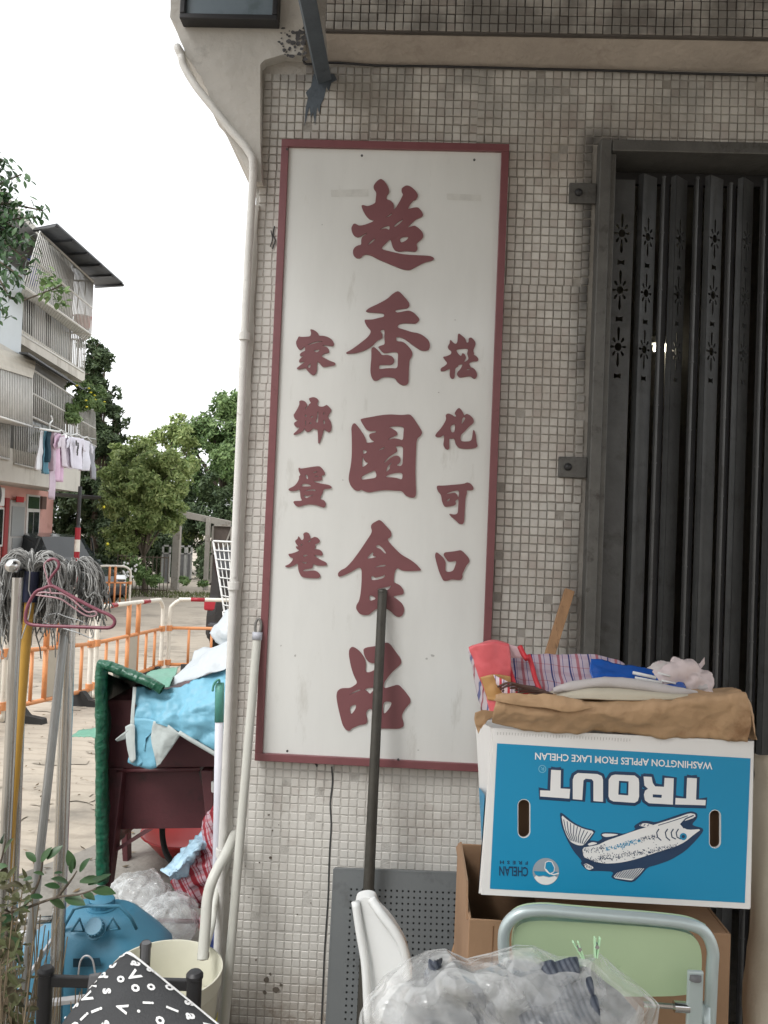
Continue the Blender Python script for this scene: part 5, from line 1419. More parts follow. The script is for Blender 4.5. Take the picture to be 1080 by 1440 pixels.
# ------------------------------------------------------------------ green folding chair
gc = thing('folding_chair', 'pale green folding chair with grey tube frame standing in front of the brown carton', 'chair', tuple(Vector((at(860, 1400, 1.36).x, 1.3, 0))))
YC = 1.36
o1 = [(720, 1500), (713, 1400), (708, 1330), (712, 1302), (730, 1285), (760, 1280), (800, 1283), (860, 1288), (920, 1293), (965, 1299), (990, 1310), (1002, 1335), (1001, 1370), (995, 1500)]
path = catmull([at(x, y, YC + (.0 if y < 1400 else -.0)) for x, y in o1], 5)
mb = MB(); mb.tube(path, .0100, 12); mb.build('frame', M_['chair_tube'], gc, smooth=True)
bkp = [(722, 1350), (720, 1325), (724, 1305), (742, 1294), (800, 1296), (860, 1300), (920, 1304), (965, 1310), (982, 1322), (988, 1345), (985, 1385), (975, 1400), (900, 1402), (820, 1400), (745, 1398), (728, 1385)]
ng = MB(); ng.poly([chaikin(bkp, 2)], lambda x, y: at(x, y, YC + .004), depth=.014); ng.build('backrest', M_['chair_green'], gc, bevel=.002)
# pale rim line above the frame
mb = MB(); mb.tube(catmull([at(x, y - 6, YC + .016) for x, y in o1[3:11]], 4), .006, 8); mb.build('rim', M_['chair_green'], gc, smooth=True)
p = at(976, 1425, YC - .035)
mb = MB(); mb.box(p.x - .013, p.x + .013, p.y - .004, p.y + .004, p.z - .12, p.z + .07); mb.build('bracket', M_['chair_tube'], gc, bevel=.003)
q0 = at(905, 1412, YC - .03); q1 = at(985, 1418, YC - .03)
mb = MB(); mb.tube([q0, q1], .0045, 8); mb.lathe(at(958, 1416, YC - .032), [(.009, -.012), (.009, .012)], 12, (q1 - q0).normalized(), cap=True); mb.build('pivot_rod', M_['chrome'], gc, smooth=True, auto=40)
mb = MB(); mb.lathe(at(977, 1372, YC - .035), [(.0005, .004), (.0105, .003), (.011, -.006)], 12, Vector((0, 0, 1))); mb.build('cap', M_['grey_strap'], gc, smooth=True)
# legs and seat (mostly below the frame)
lx = at(722, 1440, YC).x; rx_ = at(990, 1440, YC).x
for xx in (lx, rx_):
    mb = MB(); mb.tube(catmull([(xx, YC, .72), (xx, YC - .02, .45), (xx, YC - .16, 0.0)], 5), .0115, 10); mb.build('leg', M_['chair_tube'], gc, smooth=True)
    mb = MB(); mb.tube(catmull([(xx - .0, YC - .30, .44), (xx, YC - .12, .3), (xx, YC + .06, 0.0)], 5), .0115, 10); mb.build('leg', M_['chair_tube'], gc, smooth=True)
mb = MB(); mb.box(lx + .015, rx_ - .015, YC - .34, YC - .02, .44, .47); mb.build('seat', M_['chair_green'], gc, bevel=.01, seg=3)

# white plastic chair, seen side-on
wc = thing('plastic_chair', 'old white plastic chair seen edge on in front of the perforated panel', 'chair', tuple(Vector((at(540, 1440, 1.62).x, 1.62, 0))))
Yc = 1.66
out = [(499, 1268), (508, 1263), (520, 1262), (528, 1266), (531, 1278), (546, 1292), (560, 1312), (572, 1334), (577, 1362), (576, 1400), (574, 1470), (520, 1470), (516, 1410), (512, 1360), (504, 1310), (499, 1285)]
mb = MB(); mb.poly([chaikin(out, 2)], lambda x, y: at(x, y, Yc - .05 * max(0, (x - 500) / 80)), depth=.035); mb.build('backrest', M_['white_plastic'], wc, bevel=.006, seg=3)
mb = MB(); mb.poly([chaikin([(533, 1325), (545, 1335), (556, 1360), (556, 1390), (545, 1390), (538, 1360)], 1)], lambda x, y: at(x, y, Yc - .05 * max(0, (x - 500) / 80) - .002), depth=.001); mb.build('recess_shade', M_['grout'], wc) if False else None
mb = MB(); mb.tube(catmull([at(500, 1268, Yc - .01), at(506, 1310, Yc - .02), at(514, 1360, Yc - .03), at(518, 1440, Yc - .04)], 6), .009, 8); mb.build('rib', M_['white_plastic'], wc, smooth=True)
mb = MB(); mb.tube(catmull([at(522, 1264, Yc - .03), at(536, 1285, Yc - .045), at(555, 1310, Yc - .055), at(568, 1336, Yc - .06), at(573, 1370, Yc - .06), at(570, 1440, Yc - .06)], 6), .010, 8); mb.build('rib', M_['white_plastic'], wc, smooth=True)
xc = at(540, 1440, Yc).x
mb = MB(); mb.box(xc - .02, xc + .36, Yc - .40, Yc - .03, .40, .43); mb.build('seat', M_['white_plastic'], wc, bevel=.012, seg=3)
for (a_, b_) in ((xc, Yc - .06), (xc, Yc - .38), (xc + .34, Yc - .06), (xc + .34, Yc - .38)):
    mb = MB(); mb.hexa([(a_ - .03, b_ - .02, 0), (a_ + .02, b_ - .02, 0), (a_ + .02, b_ + .02, 0), (a_ - .03, b_ + .02, 0), (a_ - .02, b_ - .025, .41), (a_ + .025, b_ - .025, .41), (a_ + .025, b_ + .025, .41), (a_ - .02, b_ + .025, .41)]); mb.build('leg', M_['white_plastic'], wc, bevel=.008)

# clear bag of bubble wrap holding dark woven rolls, on the chairs
m_weave = stripes_mat('woven_strap', S(128, 134, 144), [(.0, .35, S(84, 92, 108)), (.6, .7, S(160, 164, 170))], 130, 'X', cross=('Z', [(.1, .45, S(96, 104, 120))], 90), rot=.6)
bw = thing('plastic_bag', 'large clear plastic bag of bubble wrap heaped on the chair seats in front', 'bag', tuple(at(720, 1560, 1.15)))
Yb = 1.14
hull = [(500, 1470), (506, 1425), (516, 1400), (540, 1372), (572, 1350), (600, 1337), (625, 1334), (655, 1347), (690, 1340), (725, 1328), (752, 1330), (785, 1345), (815, 1342), (845, 1340), (870, 1362), (900, 1385), (928, 1415), (920, 1470)]
cxp, cyp = 715, 1475
def bagpt(u, v, seed, infl):
    i = u * (len(hull) - 1); k = min(int(i), len(hull) - 2); t = i - k
    ex = hull[k][0] * (1 - t) + hull[k + 1][0] * t; ey = hull[k][1] * (1 - t) + hull[k + 1][1] * t
    r = v
    x = cxp + (ex - cxp) * r; y = cyp + (ey - cyp) * r
    dep = Yb + .05 - infl * math.sqrt(max(0, 1 - r * r))
    q = Vector((x * .011, y * .011, seed))
    dep += .026 * noise.noise(q * 1.1) + .012 * noise.noise(q * 2.7) + .030 * (1 - 2 * abs(noise.noise(q * .8 + Vector((3, 0, 0)))))
    return at(x + 3 * noise.noise(q * 2), y + 3 * noise.noise(q * 2 + Vector((9, 0, 0))), dep)
mb = MB(); mb.grid(lambda u, v: bagpt(u, v * .999 + .001, 1.0, .16), 240, 130)
mb.build('outer_film', M_['film2'], bw, smooth=True)
mb = MB(); mb.grid(lambda u, v: bagpt(u, (v * .999 + .001) * .9, 4.7, .09), 160, 80)
mb.build('inner_film', M_['film2'], bw, smooth=True)
mb = MB(); mb.grid(lambda u, v: bagpt(u, (v * .999 + .001) * .86, 8.7, -.06), 90, 50)
mb.build('stuffing', mat('stuffing', S(112, 116, 120), .5, var=.15, scale=9, bump=.3, bscale=25), bw, smooth=True)
for (pa, pb2, r_, Yr) in (((722, 1390), (812, 1364), .022, 1.14), ((755, 1422), (832, 1394), .024, 1.125), ((744, 1452), (840, 1420), .024, 1.105), ((614, 1358), (604, 1384), .013, 1.145), ((664, 1405), (700, 1445), .018, 1.13)):
    a_ = at(pa[0], pa[1], Yr); b_ = at(pb2[0], pb2[1], Yr)
    mb = MB()
    C_ = [a_.lerp(b_, k / 12) for k in range(13)]
    mb.tube([c + Vector((0, 0, .003 * math.sin(k * 1.3))) for k, c in enumerate(C_)], [r_ * (.85 + .15 * math.sin(k * .9 + 1)) for k in range(13)], 16)
    mb.build('woven_roll', m_weave, bw, smooth=True)
for (pa, pb2) in (((840, 1318), (838, 1342)), ((809, 1324), (820, 1343))):
    a_ = at(pa[0], pa[1], 1.12); b_ = at(pb2[0], pb2[1], 1.12)
    t = thing('clothes_peg', 'pale green clothes peg clipped on the plastic bag, ' + ('the upright one on the right' if pa[0] > 830 else 'the leaning one on the left'), 'peg', tuple(b_), 'clothes pegs on the plastic bag')
    for s_ in (-1, 1):
        mb = MB(); mb.bar(a_ + Vector((s_ * .0035, 0, 0)), b_ + Vector((s_ * .0012, 0, -.004)), .0022, .007); mb.build('arm', M_['pegs'], t, bevel=.0006)
    mb = MB(); mb.lathe(a_.lerp(b_, .5), [(.003, -.004), (.003, .004)], 8, Vector((0, 1, 0)), cap=True); mb.build('spring', M_['chrome'], t)
# ------------------------------------------------------------------ left foreground: rack, mops, hangers
YR = 2.1
def gl(a, b):
    return ground_hit(a, b)
rk = thing('steel_rack', 'stainless steel rack of upright tubes with a ball capped top rail holding the mops', 'rack', tuple(Vector((at(30, 1440, YR).x, YR, 0))))
a = at(25, 812, YR - .14); b = at(10, 1180, YR - .14); b = Vector((b.x, YR - .14, 0))
mb = MB(); mb.tube([a + Vector((0, 0, .0)), a.lerp(b, .5), b], .0135, 16); mb.build('post', M_['stainless'], rk, smooth=True, auto=50)
a2 = at(36, 810, YR + .03); b2 = Vector((at(26, 1180, YR + .03).x, YR + .03, 0)); mb = MB(); mb.tube([a2, a2.lerp(b2, .5), b2], .012, 14); mb.build('post', M_['stainless'], rk, smooth=True, auto=50)
a = at(98, 850, YR + .10); b = at(84, 1250, YR + .06); b = gl(a, b)
mb = MB(); mb.tube([a, a.lerp(b, .5), b], .0185, 16); mb.build('post', M_['stainless'], rk, smooth=True, auto=50)
mb = MB(); mb.tube([at(20, 797, YR - .14), at(40, 797, YR - .02), at(76, 796, YR + .0)], .0125, 14); mb.build('top_rail', M_['stainless'], rk, smooth=True, auto=50)
c = at(19, 796, YR - .15)
mb = MB(); mb.lathe(c - Vector((.0, .0, 0)), [(.0005, .020), (.010, .018), (.0165, .011), (.019, 0), (.0165, -.011), (.010, -.018), (.0005, -.020)], 18, Vector((0, 1, 0))); mb.build('ball_cap', M_['stainless'], rk, smooth=True)
mb = MB(); mb.tube([at(-60, 1300, YR + .03), at(30, 1296, YR + .03), at(84, 1292, YR + .08)], .010, 10); mb.build('lower_rail', M_['stainless'], rk, smooth=True)

def mop(name, label, head, base, hm, hr, collar_m, sweep, seed, nst=150, clamp_px=None):
    """head: top of the handle, sweep: list of (direction angle, length, bulge)"""
    t = thing(name, label, 'mop', (base.x, base.y, 0), 'upturned grey string mops')
    mb = MB(); mb.tube([head, head.lerp(base, .4), base], hr, 14); mb.build('handle', hm, t, smooth=True, auto=50)
    d = (head - base).normalized()
    if collar_m: mb = MB(); mb.tube([head - d * .075, head - d * .03, head + d * .005], hr * 1.45, 14); mb.build('socket', collar_m, t, smooth=True, auto=50)
    r = random.Random(seed)
    mb = MB()
    for k in range(nst):
        an, ln_, bz = sweep(r)
        dx, dy = math.cos(an), math.sin(an)
        h0 = r.uniform(.0, .02)
        p = [head + Vector((dx * .006, dy * .006, -.01))]
        p.append(head + Vector((dx * .016, dy * .016, bz * .55 + h0)))
        p.append(head + Vector((dx * .045, dy * .04, bz + h0)))
        w_ = r.uniform(.6, 1.0)
        p.append(head + Vector((dx * .085 * w_, dy * .07 * w_, bz * .55)))
        dr = r.uniform(.8, 1.15) * w_
        p.append(head + Vector((dx * .092 * dr, dy * .075 * dr, -.04)))
        p.append(head + Vector((dx * .095 * dr + r.uniform(-.01, .01), dy * .08 * dr + r.uniform(-.01, .01), -.5 * ln_)))
        p.append(head + Vector((dx * .09 * dr + r.uniform(-.02, .02), dy * .09 * dr + r.uniform(-.02, .02), -ln_)))
        C_ = catmull(p, 4)
        C_ = [c + Vector((fbm(c * 30 + Vector((k * .37, 0, 0))), fbm(c * 30 + Vector((0, k * .37, 0))), 0)) * .006 for c in C_]
        mb.tube(C_, r.uniform(.0014, .0021), 5, cap=False)
    o = mb.build('strings', M_['mop'], t, smooth=True, kind='stuff')
    return t
YM = 2.02
h1 = at(45, 806, YM); b1 = gl(h1, at(8, 1240, YM + .04))
m_soc = mat('socket_navy', S(34, 40, 66), .5)
mop('string_mop', 'upturned grey string mop on a yellow handle, its strings falling to the left', h1, b1, M_['yellow'], .0125, m_soc,
    lambda r: (r.choice([r.gauss(math.pi, .4), r.gauss(math.pi, .25), r.gauss(math.pi * .75, .4), r.gauss(.4, .5)]) , abs(r.gauss(.125, .045)), r.uniform(.015, .045)), 4, 330)
h2 = at(99, 812, YM + .12); b2 = gl(h2, at(56, 1200, YM + .02))
mop('string_mop', 'upturned grey string mop on a bare steel handle, its strings falling to the right', h2, b2, M_['galv'], .0115, None,
    lambda r: (r.choice([r.gauss(.0, .5), r.gauss(.3, .6), r.gauss(-1.9, .5), r.gauss(math.pi, .45)]), abs(r.gauss(.085, .03)), r.uniform(.015, .042)), 9, 340)
# green sleeve at the foot of the yellow handle
pa = h1.lerp(b1, .80); pb_ = h1.lerp(b1, .93)
o = MB().tube([pa + Vector((.012, .02, 0)), pb_ + Vector((.012, .02, 0))], .008, 10).build('green_stake', mat('stake_green', S(24, 76, 52), .5), smooth=True)
tag(recenter(o), 'short dark green garden stake standing right beside the yellow mop handle', 'stake')

def hanger(name, label, pts, hook, r, m, Y, dy=0.0, group=None):
    t = thing(name, label, 'hanger', tuple(at(pts[0][0], pts[0][1], Y)), group)
    mb = MB(); mb.tube(catmull([at(x, y, Y + dy * i) for i, (x, y) in enumerate(pts)] , 5, closed=False), r, 8); mb.build('body', m, t, smooth=True)
    mb = MB(); mb.tube(catmull([at(x, y, Y) for x, y in hook], 6), r * .85, 8); mb.build('hook', m, t, smooth=True)
    return t
hanger('clothes_hanger', 'maroon plastic clothes hanger hooked over the rack below the mops', [(73, 824), (80, 827), (100, 838), (120, 849), (140, 859), (152, 864), (160, 870), (161, 877), (156, 882), (146, 883), (120, 882), (90, 881), (60, 880), (40, 877), (36, 868), (40, 850), (50, 833), (60, 828), (70, 824), (76, 825)],
       [(73, 825), (70, 816), (76, 806), (82, 798), (82, 790), (75, 786), (67, 789)], .0044, M_['hanger'], 1.93, group='hangers on the mop rack')
hanger('clothes_hanger', 'thin grey wire hanger behind the maroon hanger', [(80, 862), (95, 868), (115, 874), (128, 884), (131, 893), (127, 897), (110, 890), (90, 884), (72, 879), (60, 872), (68, 865), (80, 862)],
       [(80, 862), (82, 852), (88, 848), (86, 842), (80, 842)], .0016, M_['galv'], 1.99, group='hangers on the mop rack')
hanger('clothes_hanger', 'pale pink hanger tangled in the strings of the steel handled mop', [(72, 834), (90, 836), (105, 846), (116, 856), (124, 861), (133, 860), (136, 864), (130, 867), (118, 864), (100, 852), (84, 842), (60, 838), (50, 836), (60, 833), (72, 834)],
       [(72, 835), (66, 812), (62, 795), (70, 786), (80, 788)], .0022, mat('hanger_pale', S(176, 140, 146), .4), 1.96, group='hangers on the mop rack')
c = at(117, 860, 1.97)
o = MB().obox(c, Vector((.98, 0, .17)), Vector((0, 1, 0)), Vector((-.17, 0, .98)), .015, .008, .011).build('black_clip', M_['black'], bevel=.002)
tag(recenter(o), 'small square black clip hanging from the hangers', 'clip')

# ------------------------------------------------------------------ maroon hopper on legs, with covers
YH = 3.0
hp = thing('maroon_hopper', 'dark maroon metal hopper on splayed legs standing under the blue tarp', 'hopper', tuple(Vector((at(240, 1270, YH).x, YH, 0))))
bx0, bx1 = at(160, 1100, YH).x, at(322, 1100, YH).x
z_top = at(240, 985, YH).z; z_mid = at(240, 1083, YH).z; z_bot = at(240, 1165, YH).z
def q4(pts, Y, dep, name, m, par, bevel=.0):
    mb = MB(); mb.poly([[(x, y) for x, y in pts]], lambda x, y: at(x, y, Y), depth=dep); return mb.build(name, m, par, bevel=bevel)
q4([(150, 985), (328, 985), (326, 1090), (300, 1078), (168, 1080), (152, 1090)], YH - .06, .55, 'upper_bin', M_['maroon'], hp, .006)
q4([(166, 1083), (278, 1081), (300, 1164), (170, 1166)], YH - .03, .45, 'lower_bin', M_['maroon'], hp, .006)
mb = MB(); mb.tube([at(165, 1084, YH - .065), at(220, 1083, YH - .065), at(281, 1082, YH - .065)], .008, 8); mb.build('lip', M_['maroon'], hp, smooth=True)
def leg(pa_, pb_, w0, w1, nm='leg', Y0=YH - .07, Y1=YH - .12, dep=.012):
    A, B = at(pa_[0], pa_[1], Y0), at(pb_[0], pb_[1], Y1)
    B = Vector((B.x, B.y, max(B.z, 0.0)))
    mb = MB()
    mb.hexa([B + Vector((-w1, 0, 0)), B + Vector((w1, 0, 0)), B + Vector((w1, .05, 0)), B + Vector((-w1, .05, 0)), A + Vector((-w0, 0, 0)), A + Vector((w0, 0, 0)), A + Vector((w0, .07, 0)), A + Vector((-w0, .07, 0))])
    mb.build(nm, M_['maroon'], hp, bevel=.004)
leg((163, 1080), (146, 1268), .028, .014)
leg((290, 1084), (302, 1240), .022, .010)
leg((170, 1090), (175, 1235), .02, .012, Y0=YH + .38, Y1=YH + .42)
leg((290, 1090), (298, 1225), .02, .012, Y0=YH + .38, Y1=YH + .42)
mb = MB(); mb.hexa([at(152, 1200, YH - .08), at(160, 1200, YH - .08), at(160, 1200, YH - .04), at(152, 1200, YH - .04), at(204, 1166, YH - .06), at(216, 1166, YH - .06), at(216, 1166, YH - .02), at(204, 1166, YH - .02)]); mb.build('gusset', M_['maroon'], hp)
mb = MB(); mb.tube([at(223, 1295, YH - .35), at(300, 1296, YH - .35)], .008, 8); mb.build('foot_rail', M_['maroon'], hp, smooth=True)
c = at(301, 1106, YH - .07); mb = MB(); mb.lathe(c, [(.012, -.02), (.012, .02)], 10, Vector((0, 0, 1)), cap=True); mb.build('latch', M_['white_plastic'], hp, bevel=.002)
# black hoop handle behind
mb = MB(); mb.tube(catmull([at(228, 1160, YH + .25), at(229, 1180, YH + .25), at(234, 1200, YH + .22), at(245, 1215, YH + .2), at(262, 1216, YH + .2)], 6), .012, 10)
o = mb.build('black_hoop', M_['rubber'], smooth=True); tag(recenter(o), 'curved black rubber hose end showing under the maroon hopper', 'hose')
# red basin behind
bs = MB(); c = Vector((at(262, 1185, YH + .55).x, YH + .55, 0))
zt = at(262, 1168, YH + .55).z
bs.lathe(c, [(.10, .012), (.12, .012), (.19, zt - .01), (.205, zt), (.20, zt + .006), (.18, zt - .01), (.11, .02), (.001, .018)], 28)
o = bs.build('red_basin', mat('basin_red', S(176, 44, 44), .4, var=.06), smooth=True); tag(recenter(o), 'round red plastic basin on the ground under the maroon hopper', 'basin')

# green quilted cover: upright padded edge and top edge
gcv = thing('green_cover', 'shiny dark green quilted cover hanging open round the maroon hopper', 'cover', tuple(Vector((at(146, 1260, 2.85).x, 2.85, 0))))
def padded(path, rx, m, name, par, amp=.18, fsq=16, n=14, seed=0, flat=.55):
    C_ = catmull(path, 10); N_ = len(C_)
    mb = MB()
    def fn(u, v):
        i = min(int(v * (N_ - 1)), N_ - 2); t = v * (N_ - 1) - i
        c = C_[i].lerp(C_[i + 1], t); d = (C_[i + 1] - C_[i]).normalized()
        s_ = d.cross(Vector((0, 1, 0)))
        s_ = s_.normalized() if s_.length > .01 else Vector((1, 0, 0))
        q = d.cross(s_)
        a_ = 2 * math.pi * u
        k = 1 + amp * fbm(c * fsq + Vector((math.cos(a_) * 1.2, math.sin(a_) * 1.2, seed))) + .16 * abs(fbm(c * 45))
        return c + (s_ * math.cos(a_) + q * math.sin(a_) * 2.2 * flat) * rx * k
    mb.grid(fn, n, N_ * 2, closeu=True)
    return mb.build(name, m, par, smooth=True)
padded([at(145, 933, 2.85), at(142, 960, 2.85), at(143, 1020, 2.85), at(143, 1080, 2.85), at(143, 1140, 2.85), at(144, 1190, 2.85), at(145, 1240, 2.86)], .021, M_['green_cover'], 'upright_edge', gcv, seed=1)
padded([at(140, 934, 2.85), at(155, 937, 2.84), (at(185, 949, 2.83)), at(210, 960, 2.82), at(228, 970, 2.82)], .017, M_['green_cover'], 'top_edge', gcv, seed=4)
m_gdark = mat('green_inner', S(26, 62, 52), .5, var=.15, bump=.3, bscale=30)
sheet([[at(146, 940, 2.86), at(146, 1040, 2.86), at(147, 1140, 2.86), at(150, 1235, 2.87)], [at(160, 952, 3.05), at(158, 1040, 3.05), at(158, 1120, 3.05), at(164, 1190, 3.05)], [at(190, 960, 3.5), at(186, 1040, 3.5), at(184, 1110, 3.5), at(192, 1160, 3.5)]], 'inner_side', m_gdark, gcv, nu=6, nv=8, amp=.02, fs=7, thick=.004)
sheet([[at(150, 940, 2.88), at(190, 955, 2.86), at(228, 972, 2.84)], [at(160, 950, 3.2), at(200, 958, 3.2), at(235, 972, 3.1)], [at(170, 975, 3.5), at(215, 975, 3.5), at(262, 975, 3.5)]], 'inner_top', m_gdark, gcv, nu=8, nv=8, amp=.02, fs=7, thick=.004)
m_gpale = mat('green_pale', S(96, 148, 128), .45, var=.08, bump=.2)
sheet([[at(200, 957, 2.88), at(222, 966, 2.86), at(238, 965, 2.86)], [at(206, 948, 3.05), at(230, 948, 3.05), at(246, 950, 3.0)], [at(214, 944, 3.25), at(235, 940, 3.25), at(252, 936, 3.2)]], 'pale_flap', m_gpale, gcv, nu=8, nv=8, amp=.01, fs=9, thick=.003)
mb = MB(); mb.tube([at(142, 1236, 2.86), at(143, 1262, 2.87)], .016, 12); mb.build('foot', M_['galv'], gcv, smooth=True)
sheet([[at(98, 1036, 3.9), at(118, 1036, 3.8), at(140, 1040, 3.6)], [at(112, 1028, 4.1), at(125, 1025, 4.0), at(142, 1022, 3.8)]], 'loose_corner', m_gpale, gcv, nu=6, nv=5, amp=.008, thick=.003)

# blue tarp with pale underside
bt = thing('blue_tarp', 'light blue tarp with a pale lining draped over the maroon hopper', 'tarp', tuple(at(245, 1000, 2.9)))
YT_ = 2.83
main = [[(190, 966, 2.92), (215, 968, 2.90), (245, 966, 2.9), (280, 952, 2.92), (322, 936, 2.95)],
        [(190, 985, 2.86), (216, 985, 2.84), (246, 984, 2.84), (280, 976, 2.84), (324, 962, 2.86)],
        [(190, 1010, 2.84), (214, 1008, 2.82), (240, 1004, 2.80), (278, 994, 2.80), (325, 988, 2.82)],
        [(190, 1040, 2.84), (206, 1036, 2.82), (220, 1018, 2.80), (272, 1012, 2.78), (325, 1020, 2.80)],
        [(184, 1071, 2.84), (200, 1074, 2.82), (217, 1020, 2.80), (268, 1038, 2.77), (324, 1066, 2.79)]]
sheet([[at(*p) for p in r_] for r_ in main], 'front_drop', M_['blue_tarp'], bt, nu=12, nv=10, amp=.006, fs=9, thick=.0015, crease=.018, cs=7)
low = [[(188, 1010, 2.835), (200, 1010, 2.82), (214, 1012, 2.81), (222, 1016, 2.80)], [(186, 1040, 2.835), (200, 1042, 2.82), (212, 1040, 2.81), (218, 1036, 2.80)], [(182, 1073, 2.835), (198, 1079, 2.82), (212, 1081, 2.81), (221, 1079, 2.80)]]
sheet([[at(*p) for p in r_] for r_ in low], 'lower_tongue', M_['blue_tarp'], bt, nu=8, nv=8, amp=.006, fs=9, thick=.002, crease=.006)
lin = [[(216, 1014, 2.80), (235, 1018, 2.79), (255, 1032, 2.78)], [(212, 1035, 2.80), (228, 1040, 2.79), (244, 1048, 2.79)], [(218, 1060, 2.80), (226, 1062, 2.80), (234, 1062, 2.80)], [(221, 1078, 2.80), (223, 1076, 2.80), (226, 1074, 2.80)]]
m_lin = mat('tarp_lining', S(176, 184, 182), .7, var=.07, scale=12, bump=.25, bscale=50)
sheet([[at(x, y, d - .008) for x, y, d in r_] for r_ in lin], 'lining', m_lin, bt, nu=8, nv=8, amp=.006, fs=12, thick=.002, crease=.008)
edge = [[(176, 1022, 2.825), (184, 1018, 2.82), (190, 1020, 2.82)], [(178, 1045, 2.82), (185, 1044, 2.815), (190, 1044, 2.815)], [(182, 1070, 2.82), (186, 1073, 2.81), (191, 1068, 2.81)]]
sheet([[at(*p) for p in r_] for r_ in edge], 'turned_edge', m_lin, bt, nu=5, nv=8, amp=.003, thick=.002)
edge = [[(187, 966, 2.86), (192, 966, 2.86)], [(185, 995, 2.84), (190, 996, 2.84)], [(183, 1022, 2.83), (189, 1022, 2.83)]]
sheet([[at(*p) for p in r_] for r_ in edge], 'turned_edge', m_lin, bt, nu=4, nv=8, amp=.003, thick=.002)
hem = catmull([at(x, y, d) for x, y, d in ((252, 1030, 2.77), (268, 1040, 2.765), (285, 1050, 2.77), (305, 1062, 2.775), (324, 1076, 2.78))], 6)
mb = MB(); mb.tube(hem, .008, 8); mb.build('hem', m_lin, bt, smooth=True)
sheet([[at(162, 1040, 2.82), at(172, 1032, 2.82), at(180, 1026, 2.82)], [at(165, 1042, 2.83), at(174, 1040, 2.83), at(182, 1038, 2.83)]], 'white_tag', m_lin, bt, nu=5, nv=4, amp=.002, thick=.003)
# grey-white sheet over the top
gs = thing('grey_sheet', 'stiff grey white plastic sheet folded over the top of the blue tarp', 'sheet', tuple(at(290, 930, 3.0)))
f = [[(238, 966, 2.94), (262, 960, 2.92), (290, 950, 2.90), (326, 936, 2.90)], [(250, 948, 3.00), (272, 938, 2.98), (296, 930, 2.96), (326, 918, 2.96)], [(262, 934, 3.1), (282, 922, 3.08), (300, 912, 3.05), (326, 904, 3.05)], [(274, 916, 3.2), (288, 909, 3.2), (304, 908, 3.2), (326, 898, 3.2)]]
sheet([[at(*p) for p in r_] for r_ in f], 'top', M_['grey_sheet'], gs, nu=10, nv=8, amp=.006, fs=6, thick=.002, crease=.014, cs=4)
f = [[(293, 890, 3.20), (302, 902, 3.15), (312, 908, 3.1), (326, 910, 3.1)], [(298, 878, 3.2), (306, 886, 3.1), (315, 892, 3.08), (326, 894, 3.08)], [(305, 872, 3.2), (312, 872, 3.15), (318, 872, 3.12), (328, 872, 3.12)], [(316, 858, 3.2), (318, 856, 3.2), (322, 854, 3.2), (328, 850, 3.2)]]
sheet([[at(*p) for p in r_] for r_ in f], 'stand_up_fold', M_['grey_sheet'], gs, nu=8, nv=8, amp=.005, fs=7, thick=.002, crease=.012)

# white wire grid panels leaning behind the corner
m_wire = mat('white_wire', C3(.66, .66, .65), .45)
def grid_panel(name, label, corners, Ys, nu_, nv_, r_):
    P = [at(x, y, Y) for (x, y), Y in zip(corners, Ys)]
    t = thing(name, label, 'grid', tuple((P[2] + P[3]) / 2), 'white wire grids behind the corner')
    mb = MB()
    for i in range(nu_ + 1):
        u = i / nu_; mb.tube([P[0].lerp(P[1], u), P[3].lerp(P[2], u)], r_, 6)
    mb.build('uprights', m_wire, t, smooth=True, kind='stuff')
    mb = MB()
    for j in range(nv_ + 1):
        v = j / nv_; mb.tube([P[0].lerp(P[3], v) + Vector((0, -.006, 0)), P[1].lerp(P[2], v) + Vector((0, -.006, 0))], r_ * 1.1, 6)
    mb.build('crossbars', m_wire, t, smooth=True, kind='stuff')
    mb = MB(); mb.tube([P[0], P[1], P[2], P[3], P[0]], r_ * 1.9, 8); mb.build('rim', m_wire, t, smooth=True)
grid_panel('wire_grid', 'upper white wire grid with dark gaps poking out from behind the building corner', [(300, 761), (372, 764), (372, 892), (318, 876)], (3.5, 3.5, 3.45, 3.45), 11, 9, .0026)
grid_panel('wire_grid', 'lower narrow white wire grid reaching down to the tarp beside the corner', [(314, 860), (372, 862), (372, 962), (326, 962)], (3.3, 3.3, 3.2, 3.2), 7, 6, .0026)
o = MB(); 
c = at(330, 757, 3.9)
blob(c, .06, .05, .02, 'x', m_lin, None, 3) if False else None

# ------------------------------------------------------------------ hooks, hose, bucket, jerrycan
a = at(309, 960, 2.62); b = gl(a, at(303, 1340, 2.45))
t = thing('hooked_stick', 'white stick with a green grip and small hook on top, leaning by the tarp', 'stick', (b.x, b.y, 0))
mb = MB(); mb.tube([a.lerp(b, .10), a.lerp(b, .5), b], .0135, 12); mb.build('shaft', mat('stick_white', S(206, 206, 214), .45, var=.04), t, smooth=True)
mb = MB(); mb.tube([a, a.lerp(b, .04), a.lerp(b, .13)], .0150, 12); mb.build('grip', M_['grip_green'], t, smooth=True)
mb = MB(); mb.tube(catmull([a + Vector((0, 0, -.01)), at(308, 956, 2.6), at(303, 959, 2.6), at(300, 965, 2.6), at(299, 972, 2.6)], 5), .004, 8); mb.build('hook', M_['grip_green'], t, smooth=True)
